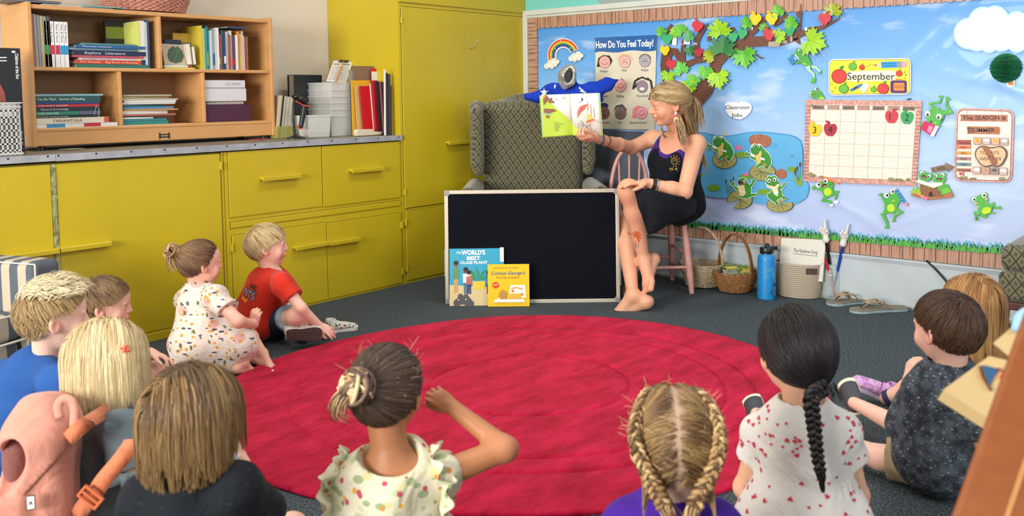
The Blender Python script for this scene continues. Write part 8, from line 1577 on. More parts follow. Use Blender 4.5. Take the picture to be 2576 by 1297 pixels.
hair(p8,H8,2300,flow8,lambda p,rs:np.clip(np.abs(np.abs(p[:,0])-.33)*1.25+.12,.12,.6),B8,w=.010,seed=19,wave=.03,tip='#A8865A',rad=(.405,.495,.455),mask=lambda p:np.abs(p[:,0])>.009,capc='#C9A68A')
for s_ in(-1,1):
 pts=[H8.w(s_*.17,.06,.47),H8.w(s_*.27,-.14,.46),H8.w(s_*.37,-.34,.28),H8.w(s_*.37,-.44,.06),H8.w(s_*.29,-.48,-.14),H8.w(s_*.20,-.46,-.32),H8.w(s_*.13,-.44,-.46)];braid(p8,pts,(.012,.018),['#7A5A38','#9A7A4E','#C9AA78','#5E4228','#A8865A'],21+s_,7.5,'plait')
 pts=[H8.w(s_*.13,-.44,-.46),H8.w(s_*.08,-.46,-.56),H8.w(s_*.03,-.47,-.62)];bunch(p8,pts,40,lambda t:.014*(1-t*.3),['#A8865A','#C9AA78','#7A5A38'],22,.002,'plait_end')
flyaway(p8,H8,120,8,['#C9A878','#B8986A'],.06,.2,-.1)
# ---- 9. girl with black plait and heart-print dress
C=at(2000,886,2.22);pv=at(2025,1330,2.26);J=dict(neck=at(2018,1030,2.22),shL=at(1918,1090,2.28),shR=at(2116,1084,2.22),elL=at(1872,1225,2.36),elR=at(2158,1245,2.28),wrL=at(1905,1330,2.5),wrR=at(2165,1370,2.42),pelvis=V((pv.x,pv.y,.19)))
J.update(hpL=J['pelvis']-hr*.06,hpR=J['pelvis']+hr*.06,knL=at(1905,1330,2.50),knR=J['pelvis']+hr*.12+hf*.26+V((0,0,-.1)),anL=onZ(1880,1296,.045),anR=J['pelvis']+hf*.1-V((0,0,.14)))
J['knL'].z=max(.07,J['knL'].z)
p9,H9,R9,a9,T9=kid('girl with one long black plait and white dress with red hearts',C,.208,J,b=.92,f=(TGT-C)-hr*.25,roll=2,skin=(.72,.40,.25),hands=[(J['wrL'],hf-hr*.2,DN,dict(S=.105)),(J['wrR'],hf,DN,dict(S=.105))],feet=[(J['anL'],onZ(1822,1226,.03),dict(L=.15))])
HD=cloth('white_heart_print_jersey','#D2CCC4',bump_=(400,.3))
dr9=garment(p9,'dress',inflate(T9,.013)+sleeve(J['shL'],J['elL'],.42,.043,.048)+sleeve(J['shR'],J['elR'],.42,.043,.048)+[cone(a9(.8),a9(.45),.088,.092,.04),elp(a9(.1),(.13,.12,.10),R9,.04),elp(J['pelvis']+V((0,0,-.06)),(.185,.18,.13),None,.06)],HD,h=.0055,noise=.002,cuts=[cutp((0,0,.004),(0,0,-1)),sub(elp(J['neck']+V((0,0,.026)),(.054,.054,.036),None,.006))])
P=[];n=120;wc=a9(.40)
for i in range(n):
 a=2*math.pi*i/n
 for j in range(8):t=j/7;rr=.104+.095*t+.010*t*math.sin(a*19)+.004*math.sin(a*31);P.append(wc+(R9@V((math.cos(a)*rr*1.02,math.sin(a)*rr*.92,0)))+V((0,0,.008*(t==0)-.21*t)))
m=M();m.grid(P,n,8,True);sk9=m.build('gathered_skirt',HD,p9,smooth=True)
m=M();m.tube([wc+R9@V((math.cos(a)*.108,math.sin(a)*.098,.001))for a in[2*math.pi*i/40 for i in range(40)]],.0035,5,closed=True);m.build('waist_seam',HD,p9,smooth=True)
HEART=[(0,-1),(.45,-.5),(.9,.0),(.95,.4),(.7,.7),(.35,.7),(0,.35),(-.35,.7),(-.7,.7),(-.95,.4),(-.9,0),(-.45,-.5)]
rs9=random.Random(12);bv=[bvh(dr9),bvh(sk9)];m=M();ax0=J['pelvis']
for i in range(330):
 a=rs9.uniform(0,6.28);z=rs9.uniform(.12,.56);dr_=V((math.cos(a),math.sin(a),0));c0_=V((J['neck'].x,J['neck'].y,z)).lerp(V((ax0.x,ax0.y,z)),max(0,min(1,(J['neck'].z-z)/.35)));sd_=V((-dr_.y,dr_.x,0));o_=c0_+dr_*.45+sd_*rs9.uniform(-.13,.13)
 hs=[h for h in(t.ray_cast(o_,-dr_)for t in bv)if h[0]is not None]
 if not hs:continue
 h=max(hs,key=lambda q:q[0].dot(dr_));n_=h[1]if h[1].dot(dr_)>0 else-h[1];s_=rs9.choice((.0058,.0066,.0042));ro=rs9.choice((0,3.14,.5,-.5,2.6));u_=(V((0,0,1))-n_*n_.z).normalized();v_=u_.cross(n_);m.add([h[0]+n_*.0016+(u_*(x*math.sin(ro)+y*math.cos(ro))+v_*(x*math.cos(ro)-y*math.sin(ro)))*s_ for x,y in HEART],[tuple(range(12))])
o=m.build('heart_print',mat('heart_red','#C2283E',.8),p9);o['kind']='stuff'
B9=['#100C0C','#181212','#221918','#0C0909','#2A1F1C'];MATS['hair']
hair(p9,H9,2400,lambda p,t,rs:np.array([.10,-.52,-.30])-p+np.stack([0*p[:,0],0*p[:,0],-.25*np.clip(p[:,2],0,1)],1),lambda p,rs:np.clip(np.linalg.norm(p-np.array([.10,-.50,-.30]),axis=1)*1.05,.1,1.35),B9,w=.010,seed=23,wave=.02,rad=(.415,.50,.465),mask=lambda p:~((np.abs(p[:,0]+.16)<.022)&(p[:,1]>-.30)&(p[:,2]>.3)),tip='#181212')
braid(p9,[H9.w(.10,-.54,-.24),at(2042,1000,2.08),at(2046,1055,2.07),at(2052,1110,2.06),at(2058,1155,2.06),at(2064,1185,2.06)],(.021,.014),B9+['#2E2422'],25,5,'plait');bunch(p9,[at(2062,1180,2.06),at(2067,1205,2.06),at(2070,1240,2.07)],60,lambda t:.013*(1-.75*t),B9,26,.002,'plait_end',spread=1)
bunch(p9,[H9.w(.30,-.34,-.28),H9.w(.36,-.32,-.38),H9.w(.40,-.30,-.5)],16,lambda t:.010+.004*t,B9,27,.0012,'loose_hair')
# ---- 10. boy in dark splatter t-shirt
C=at(2380,826,2.66);pv=at(2362,1180,2.80);J=dict(neck=at(2392,925,2.68),shL=at(2318,985,2.72),shR=at(2455,980,2.58),elL=at(2282,1066,2.84),elR=at(2480,1110,2.62),wrL=at(2286,952,2.92),wrR=at(2400,1150,2.9),pelvis=V((pv.x,pv.y,.09)))
J.update(hpL=J['pelvis']-hr*.05,hpR=J['pelvis']+hr*.06,knL=onZ(2290,1110,.075),knR=onZ(2190,1165,.09),anL=onZ(2172,1035,.06),anR=onZ(1935,1045,.06))
J['knL']=at(2290,1085,3.05);J['knR']=at(2215,1150,2.90);
def ankle(h,t,u):h,t,u=V(h),V(t),V(u);L=(t-h).length;d=(t-h).normalized();u=(u-d*u.dot(d)).normalized();return h+d*L*.22+u*L*.26
J['anL']=ankle(at(2166,1040,3.32),at(2128,958,3.42),-hr*.4-hf*.9+V((0,0,.1)));J['anR']=ankle(onZ(1918,1070,.03),at(1890,1000,3.40),-hf*.8+V((0,0,.3))-hr*.3)
p10,H10,R10,a10,T10=kid('boy with short brown hair and dark paint-splatter t-shirt sitting at the right',C,.208,J,b=.93,f=(TGT-C)-hr*.35,skin=(.80,.48,.37),hands=[(J['wrL'],V((0,0,1))+hr*.12,hr*.9+hf*.1,dict(S=.105,curl=(.7,.8,.9,1.0),side=-1)),(J['wrR'],hf,DN,dict(S=.105))])
T10c=cloth('dark_splatter_jersey','#2C3138',[(38,.16,'#8A949E',(1,1,2.2),(.6,.4,.2)),(70,.13,'#AEB6BC',(1,2,1),(.2,.8,.4))],var=('#505962',38,.13))
garment(p10,'t_shirt',inflate(T10,.014)+sleeve(J['shL'],J['elL'],.95,.050,.058)+sleeve(J['shR'],J['elR'],.8,.050,.060)+[elp(a10(.12),(.128,.118,.12),R10,.04),cone(a10(.8),a10(.15,-.02),.092,.118,.05)],T10c,h=.0058,noise=.005,cuts=[cutp((0,0,.012),(0,0,-1)),sub(elp(J['neck']+V((0,0,.030))-hr*.008,(.052,.052,.036),None,.006))])
m=M();m.tube([J['neck']+(hr*math.cos(a)+hf*math.sin(a))*.054+V((0,0,.004))for a in[2*math.pi*i/28 for i in range(28)]],.006,6,closed=True);m.build('collar',T10c,p10,smooth=True)
KH=cloth('khaki_cotton','#A08C6A',var=('#8E7A58',9,.3));garment(p10,'shorts',[elp(J['pelvis'],(.12,.115,.08),None,.03),flatc(J['hpR'],J['hpR'].lerp(J['knR'],.92),.074,.064,.03),flatc(J['hpL'],J['hpL'].lerp(J['knL'],.55),.072,.062,.03)],KH,noise=.004,h=.006,cuts=[cutp((0,0,.004),(0,0,-1))])
hair(p10,H10,2400,lambda p,t,rs:(p-np.array([.03,-.30,.50]))+np.array([0,.16,-.42]),lambda p,rs:np.where(p[:,2]>.2,.34,.20)*rs.uniform(.8,1.15,len(p)),['#3A261C','#4A3224','#2E1E18','#5A3E2C','#442E22'],w=.0085,seed=29,lift=.03,tip='#5E4430',steps=10,rad=(.39,.482,.445),stick=.03,wave=.03,zl=ZB)
def slipon(par,heel,toe,up,name='shoe'):
 heel,toe,up=V(heel),V(toe),V(up);L=(toe-heel).length;d=(toe-heel).normalized();up=(up-d*up.dot(d)).normalized();sd=d.cross(up);R=Matrix((sd,d,up)).transposed();w=lambda x,y,z:heel+sd*x*.075+d*y*L+up*z*L
 o=soft(name,[elp(w(0,.22,.14),(.032,L*.22,L*.15),R,.02),elp(w(0,.50,.14),(.034,L*.26,L*.14),R,.03),elp(w(0,.76,.10),(.035,L*.20,L*.10),R,.02),sub(elp(w(0,.20,.30),(.022,L*.16,L*.12),R,.006)),cutp(heel,-up)],.0032,mat('charcoal_perforated','#3A3C42',.6),par)
 m=M();prof=[(0,.30),(.05,.40),(.2,.44),(.4,.42),(.6,.46),(.8,.50),(.92,.42),(.98,.24),(1.03,0)];pl=[(t,s)for t,s in prof]+[(t,-s)for t,s in prof[::-1][1:]];m.prism([w(s,t,-.04)for t,s in pl],up*L*.13);m.build('sole',mat('cream_rubber','#D9D3BC',.5),o,bevel=.004)
 m=M();m.ball(w(0,.86,.09),(.038,L*.17,L*.085),16,R);m.build('toe_cap',MATS['cream_rubber'],o,smooth=True)
 m=M()
 for i in range(5):
  for j in(-1,0,1):m.ball(w(j*.26,.40+.07*i,.262-.018*i-abs(j)*.035),(.0028,.0028,.0015),6)
 m.build('perforation',mat('hole_black','#101012',.8),o);return o
slipon(p10,at(2166,1040,3.32),at(2128,958,3.42),-hr*.4-hf*.9+V((0,0,.1)))
slipon(p10,onZ(1918,1070,.03),at(1890,1000,3.40),-hf*.8+V((0,0,.3))-hr*.3)
# ---- 11. girl with long strawberry-blond hair
C=at(2442,768,3.1);pv=at(2450,985,3.15);J=dict(neck=at(2445,850,3.12),shL=at(2395,885,3.2),shR=at(2500,880,3.05),elL=at(2385,960,3.3),elR=at(2530,960,3.1),wrL=at(2400,980,3.5),wrR=at(2480,985,3.4),pelvis=V((pv.x,pv.y,.09)))
J.update(hpL=J['pelvis']-hr*.05,hpR=J['pelvis']+hr*.05,knL=onZ(2300,980,.08),knR=onZ(2420,960,.09),anL=onZ(2228,1002,.055),anR=onZ(2330,940,.05))
J['knL']=at(2290,978,3.42)
p11,H11,R11,a11,T11=kid('girl with long straight strawberry-blond hair behind the boy at the right',C,.2,J,f=(TGT-C)-hr*.1,skin=(.80,.46,.34),hands=[(J['wrL'],hf,DN,dict(S=.1)),(J['wrR'],hf,DN,dict(S=.1))],feet=[(J['anR'],onZ(2290,920,.03),dict(L=.15))])
PKF=cloth('pink_ditsy_floral','#D68A86',[(40,.22,['#E9D9CC','#A8384A','#C9606A'],(1,1,1),(.3,.3,.3))]);garment(p11,'dress',inflate(T11,.014)+sleeve(J['shL'],J['elL'],.5,.048,.054)+sleeve(J['shR'],J['elR'],.5,.048,.054)+[elp(J['pelvis']+V((0,0,.0)),(.16,.15,.085),None,.05)],PKF,cuts=[cutp((0,0,.004),(0,0,-1))])
sph=[(J['neck']+DN*.05,.070),(J['shL'],.055),(J['shR'],.055),(a11(.7),.105),(a11(.4),.11)]
hair(p11,H11,2000,flow_down,lambda p,rs:np.clip(1.0+p[:,2]*.62,.4,1.45)*rs.uniform(.9,1.08,len(p)),['#A87848','#BC8C58','#94663A','#CC9E66','#86582F'],w=.012,seed=31,tip='#CC9E64',grav=1.1,wave=.02,spheres=sph,rad=(.415,.50,.46),steps=18)
PNK=mat('shiny_lilac_pink','#B878BC',.4,var=('#D9B0DC',60,.1));o=sneaker(p11,onZ(2246,1010,.012),at(2160,968,3.62),V((0,0,1))-hf*.3,.17,.075,PNK,mat('pale_lilac_sole','#C9BCD0',.5),laces=mat('magenta_strap','#8E2A6E',.4))
m=M();a,b=onZ(2236,1000,.07),onZ(2222,1000,.05);m.tube([J['anL']+(J['knL']-J['anL'])*.02,J['anL']+(J['knL']-J['anL'])*.22],[.030,.030],16);m.build('sock',cloth('navy_sock','#3A3A5E'),p11,smooth=40)
# ---------------------------------------------------------------- woman reading on the pink chair
C=at(1681,264,5.42);pv=at(1702,512,5.62)
J=dict(neck=at(1708,345,5.52),shR=at(1642,348,5.70),shL=at(1752,362,5.34),elR=at(1588,372,5.66),wrR=at(1494,345,5.30),elL=at(1722,482,5.16),wrL=at(1632,461,5.14),pelvis=pv,fwd=-hr*.72-hf*.70)
J.update(hpL=pv+V((0,0,-.01))-hf*.06+hr*.01,hpR=pv+hf*.08+V((0,0,-.02)),knL=at(1582,480,5.20),anL=at(1619,652,5.28),knR=at(1566,560,5.50),anR=onZ(1592,742,.085))
f_=-hr*1.0-hf*.10+V((0,0,-.0));HT=Head(C,f_,.245,(0,0,1),0,-7);pt_=person('woman with half-up blond hair and black apron reading aloud on the pink chair',(pv.x,pv.y,0));pt_.name='person'
b=1.42;up=(J['neck']-J['pelvis']).normalized();fw_=J['fwd'].normalized();RT_=frame(up,fw_);Lt=(J['neck']-J['pelvis']).length;tat=lambda t,y=0,x=0:J['pelvis']+up*Lt*t+RT_@V((x,y,0))
TT=[elp(tat(.72,.01),(.155,.115,.15),RT_,.05),elp(tat(.42,.025),(.135,.125,.15),RT_,.05),elp(tat(.06),(.165,.135,.13),RT_,.05),cone(J['shL'],tat(.92),.050,.055,.05),cone(J['shR'],tat(.92),.050,.055,.05),cone(tat(.82),J['neck'],.07,.052,.05)]
bust=[elp(tat(.66,.085,s*.07),(.068,.060,.070),RT_,.04)for s in(-1,1)]
arm_=[cone(J['shL'],J['elL'],.053,.042,.03),cone(J['elL'],J['elL'].lerp(J['wrL'],.35),.042,.041,.02),cone(J['elL'].lerp(J['wrL'],.35),J['wrL'],.041,.025,.02),cone(J['shR'],J['elR'],.050,.041,.03),cone(J['elR'],J['elR'].lerp(J['wrR'],.35),.041,.039,.02),cone(J['elR'].lerp(J['wrR'],.35),J['wrR'],.039,.025,.02)]
def leg(hp,kn,an,fwd):
 calf=kn.lerp(an,.32)-V(fwd).normalized()*.012;return[cone(hp,kn,.088,.060,.03),elp(kn+V((0,0,.004)),(.058,.058,.062),None,.03),cone(kn,calf,.054,.057,.03),cone(calf,an,.056,.031,.03)]
lg=leg(J['hpL'],J['knL'],J['anL'],fw_)+leg(J['hpR'],J['knR'],J['anR'],fw_)
hdR=(J['wrR'],at(1446,350,5.215)-J['wrR'],V((0,0,1))+hf*.25,dict(S=.175,curl=(.95,1.0,1.0,1.05),side=-1,th=.4,spread=.10))
hdL=(J['wrL'],at(1560,462,5.12)-J['wrL'],DN-hf*.15,dict(S=.185,curl=(.22,.2,.22,.28),side=1,th=.1,spread=.12))
ftL=(J['anL'],at(1602,700,5.16),dict(L=.24,up=(-hr*.8-hf*.5+V((0,0,.2))),side=-1));ftR=(J['anR'],onZ(1532,764,.03),dict(L=.255,side=-1))
PW=TT+bust+arm_+lg+hand_prims(*hdR[:3],**hdR[3])+hand_prims(*hdL[:3],**hdL[3])+foot_prims(*ftL[:2],**ftL[2])+foot_prims(*ftR[:2],**ftR[2])+[sub(elp(tat(.97,.035),(.022,.02,.014),RT_,.02))]+head_prims(HT,False,.75,.30,J['neck']+up*.02,.245)
fine=[box3(C,.155,.003)]+[box3(V(q[0])+V(q[1]).normalized()*.09,.125,.003)for q in(hdR,hdL)]+[box3((V(q[0])+V(q[1]))/2-V((0,0,.01)),.165,.0034)for q in(ftL,ftR)]
paint=head_paint(HT,False,(.60,.20,.18),(.30,.19,.11))+[knuck(J['elL'],.04),knuck(J['elR'],.04),knuck(J['knL'],.06,(.8,.36,.26),.35),knuck(J['knR'],.06,(.72,.28,.22),.45),knuck(tat(.90,.08),.10,(.72,.30,.20),.45)]+[(V(ftR[1]),.05,(.76,.30,.22),.35),(V(ftL[1]),.05,(.76,.30,.22),.35)]
soft_body(pt_,PW,HT,.0065,fine,paint,(.70,.35,.21));eyes(pt_,HT,'#6A5A42',(0,-.35))
PUR=cloth('purple_rib_top','#4A2A86',var=('#3E2274',12,.3));BLA=cloth('black_apron_cotton','#0B0E14',var=('#11151D',9,.3),rough=.8)
tp=garment(pt_,'tank_top',inflate(TT[:3]+bust,.010)+[cone(tat(.70,.0,.11),tat(.99,-.01,.105),.030,.024,.03),cone(tat(.70,.0,-.11),tat(.99,-.01,-.105),.030,.024,.03),cone(tat(.80,-.05),tat(.6,-.05),.10,.10,.04)],PUR,h=.006,noise=.002,cuts=[sub(elp(tat(.99,.06),(.092,.10,.105),RT_,.01)),cutp(tat(.18),-up)])
apr_=garment(pt_,'apron',inflate([TT[1],TT[2]],.020)+[rbox(tat(.60,.075),(.095,.075,.10),RT_,.03,.03)]+[elp(tat(.66,.095,s*.07),(.072,.062,.074),RT_,.04)for s in(-1,1)]+[cone(tat(.80,.10,.075),tat(.99,.035,.085),.020,.014,.02),cone(tat(.80,.10,-.075),tat(.99,.035,-.085),.020,.014,.02)],BLA,h=.006,noise=.003,cuts=[sub(elp(tat(.93,.16),(.062,.10,.075),RT_,.012))])
kl,kr=J['knL'],J['knR'];dl=(kl-J['hpL'])
SK_=[flatc(J['hpL'],J['hpL']+dl*.86,.105,.074,.02),flatc(J['hpR'],J['hpR']+(kr-J['hpR'])*.80,.100,.074,.02),elp(tat(.02),(.185,.165,.13),RT_,.04)]
garment(pt_,'skirt',SK_,BLA,h=.007,noise=.004)
q0=[at(1592,470,5.11),at(1640,478,5.05),at(1700,492,5.06),at(1752,500,5.22)];q1=[at(1606,520,5.06),at(1632,592,5.05),at(1690,560,5.10),at(1748,538,5.30)]
P=[];n=26
def li(a,t):k=t*(len(a)-1);i=min(int(k),len(a)-2);return a[i].lerp(a[i+1],k-i)
for i in range(n+1):
 for j in range(13):s,t=i/n,j/12;p=li(q0,s).lerp(li(q1,s),t);p=p-hf*(.014*math.sin(s*17)*t+.018*math.sin(t*3.1));P.append(p)
m=M();m.grid(P,n+1,13);m.build('apron_panel',BLA,pt_,smooth=True,solid=.004)
m=M();m.tube([tat(.30,.13,-.02),tat(.30,.08,.15)],.004,6)
GO=mat('gold_embroidery','#B98F2E',.6);eo=at(1702,407,5.17);en=-hf*.9-hr*.1+V((0,0,.05));en.normalize();er=V((0,0,1)).cross(en).normalized();er=er if er.dot(hr)>0 else-er;sh=Sheet(eo,er,V((0,0,1)),1,1);sh.n=en
m=M();RR=.017
for st in[[(RR*math.cos(a),RR*math.sin(a))for a in[i*.33-1.6 for i in range(20)]],[(.008*math.cos(a),.008*math.sin(a)-.001)for a in[i*.5 for i in range(9)]]]+[[(.022*math.cos(a),.022*math.sin(a)),(.036*math.cos(a),.036*math.sin(a))]for a in[i*.55-1.7 for i in range(8)]]:m.tube([sh.p(x,y)for x,y in st],.0014,5)
o1=m.build('sun_emblem',GO,pt_);o2=text(pt_,sh,'N- R',-.024,-.052,.014,GO,'emblem_lettering',.0,w=.045,bold=.03);m=M();m.tube([sh.p(-.024,-.060),sh.p(.022,-.060)],.0008,4);o3=m.build('emblem_rule',GO,pt_)
ec=HT.w(-.40,-.045,-.20)if(HT.R@V((-1,0,0))).dot(-hf)>0 else HT.w(.40,-.045,-.20);ec=ec-hf*.006
m=M();m.ball(ec,(.010,.006,.010),12);m.build('earring_stud',col('#E9E4DC',.3),pt_,smooth=True)
eR=Sheet(ec+V((0,0,-.045)),hr,V((0,0,1)),1,1);eR.n=-hf
art(pt_,eR,[('earring_arch',col('#D94E2A',.35),[arc(0,.008,.017,.012,-90-90,0)+[(.012,-.012),(.017,-.012)][::-1]]if False else[ell(0,.010,.017,.022)]),('earring_arch',col('#F2E6D8',.35),[ell(0,.008,.0115,.016)]),('earring_arch',col('#E9963A',.35),[ell(0,.006,.007,.011)]),('earring_dot',col('#2A3A4A',.35),[ell(0,.003,.003,.007)])],.002,.0004)
def band(nm,p,d,r,w,mt,e=1.):d=V(d).normalized();x_=d.orthogonal().normalized();y_=d.cross(x_);m=M();m.lathe(p,[(r,-w),(r+.003,-w*.6),(r+.003,w*.6),(r,w)],28,d,x_);return m.build(nm,mt,pt_,smooth=50)
dl_=J['elL']-J['wrL'];LB_=mat('dark_brown_bead','#3A2820',.4)
for k,(t,mt,w)in enumerate(((.10,mat('black_band','#17171A',.5),.0035),(.135,LB_,.004),(.17,LB_,.004),(.21,mat('silver_watch','#A8A49C',.3,metal=.7),.0055))):band('bracelet' if k<3 else 'watch',J['wrL']+dl_*t,dl_,.0285+.002*k,w,mt)
dr_=J['elR']-J['wrR'];band('watch_strap',J['wrR']+dr_*.14,dr_,.031,.012,mat('grey_silicone','#5C5E66',.5));band('bracelet',J['wrR']+dr_*.30,dr_,.0345,.002,mat('burgundy_cord','#4A1F28',.6))
m=M();bw_=J['wrR']+dr_*.30-hf*.036;m.tube([bw_+hr*.012+V((0,0,.012)),bw_,bw_-hr*.004+V((0,0,-.014))],.0016,5);m.tube([bw_-hr*.012+V((0,0,.006)),bw_+hr*.014+V((0,0,-.010))],.0016,5);m.build('cord_bow',MATS['burgundy_cord'],pt_)
m=M();m.tube([at(1654,344,5.50),at(1648,354,5.48),at(1643,362,5.47)],.0035,8);m.build('pen',mat('mint_pen','#7FD0C4',.3),pt_,smooth=60)
m=M();m.tube([at(1643,362,5.47),at(1639,369,5.46)],.003,8);m.build('pen_tip',mat('copper','#A8653E',.3,metal=.6),pt_,smooth=60)
to=at(1608,604,5.1);tn=-hf;shT=Sheet(to,hr,V((0,0,1)),1,1);shT.n=tn;bodyo=[c for c in pt_.children if c.name.startswith('body')][0]
art_o=[]
for a in range(7):
 an_=math.radians(-50+38*a);m=M();pts=[shT.p(math.cos(an_)*r_*1.0-math.sin(an_)*s_,math.sin(an_)*r_*1.3+math.cos(an_)*s_)for r_,s_ in((0,0),(.012,-.006),(.024,-.006),(.030,0),(.024,.006),(.012,.006))]
 m.prism(pts,tn*.0001);art_o.append(m.build('flower_tattoo_petal',mat('tattoo_orange','#C85A2A',.5),pt_))
m=M();m.prism([shT.p(x,y)for x,y in((-.004,-.03),(.012,-.035),(.016,-.06),(.004,-.07),(-.006,-.05))],tn*.0001);art_o.append(m.build('tattoo_leaf',mat('tattoo_grey','#5E6A5E',.5),pt_))
wrap(art_o,bodyo,tn,.0008)
wrap([o1,o2,o3],[tp,apr_],en,.002)
BW=['#94744A','#BC9C6C','#D6BC8E','#7A5C3A','#E4D0A8','#886642']
sg2=1 if(HT.R@V((-1,0,0))).dot(-hf)>0 else-1
def zlw(y):return np.interp(y,[-.6,-.3,-.16,-.05,.02,.10,.22,.34,.5],[-.30,-.28,-.20,-.02,.03,.05,.12,.22,.26])
def flow_w(p,t,rs):T_=np.stack([0*p[:,0]+0.,0*p[:,0]-.60,0*p[:,0]+.08],1);d=T_-p;d[:,2]-=.55*(p[:,1]>.05)*np.clip(.35-t,0,1)*2;d[:,0]+=np.sign(p[:,0])*.35*(p[:,1]>-.05);return d
hair(pt_,HT,2100,flow_w,lambda p,rs:np.clip(np.linalg.norm(p-np.array([0,-.58,.08]),axis=1)*1.08,.1,1.5),BW,w=.0095,seed=41,wave=.03,tip='#B8965E',rad=(.42,.51,.475),zl=zlw,lift=.0)
rts=[];rs_=np.random.RandomState(6)
for i in range(900):a=rs_.uniform(-2.75,-.40);rts.append((.37*math.cos(a),-.08+.44*math.sin(a),rs_.uniform(-.25,.12)))
sphw=[(J['neck']+V((0,0,-.04)),.075),(J['shL'],.070),(J['shR'],.070),(tat(.72),.145)]
hair(pt_,HT,0,lambda p,t,rs:np.stack([p[:,0]*.1,-.10-.35*np.clip(t-.15,0,.5)+0*p[:,0],-1+0*p[:,0]],1),lambda p,rs:rs.uniform(1.1,1.8,len(p)),['#6E5030','#8C6A40','#5A4028','#A8865A'],roots=rts,w=.0105,seed=43,cap=False,grav=.3,wave=.04,tip='#C9AE80',spheres=sphw,name='long_hair',rad=(.40,.49,.45),steps=18)
bunch(pt_,[HT.w(0,-.56,.10),HT.w(0,-.64,.0),HT.w(.0,-.66,-.2),HT.w(0,-.62,-.5),at(1752,335,5.42)],200,lambda t:.016+.045*t,BW+['#8C6A40'],44,.0016,'half_ponytail')
bunch(pt_,[at(1664,318,5.36),at(1666,332,5.36),at(1672,344,5.37),at(1680,346,5.38)],22,lambda t:.006,BW,45,.0013,'front_strand')
bunch(pt_,[at(1706,288,5.37),at(1711,312,5.30),at(1715,338,5.235),at(1724,368,5.21)],110,lambda t:.007+.020*math.sin(math.pi*min(1,t*.8)),BW+['#6E5030'],47,.0015,'front_strand')
m=M();m.ball(HT.w(0,-.555,.10),.013,10);m.build('hair_tie',mat('tan_elastic','#B98A5A',.5),pt_,smooth=True)
for s_ in(-1,1):
 m=M();m.tube([HT.w(s_*(.065+.045*i),.385-.014*i-.006*i*i,.075+.016*math.sin(i*.9))for i in range(5)],[.0016,.0026,.0028,.0022,.001],6,flat=.5);m.build('eyebrow',mat('brow_brown','#5E4430',.8),pt_,smooth=True)
 m=M();m.tube([HT.w(s_*(.095+.026*i),.382-.005*i-.006*i*i,-.004+.010*math.sin(i*.8))for i in range(5)],[.0005,.0011,.0013,.0012,.0006],5);m.build('eyelash',mat('lash_dark','#1E1614',.8),pt_,smooth=True)
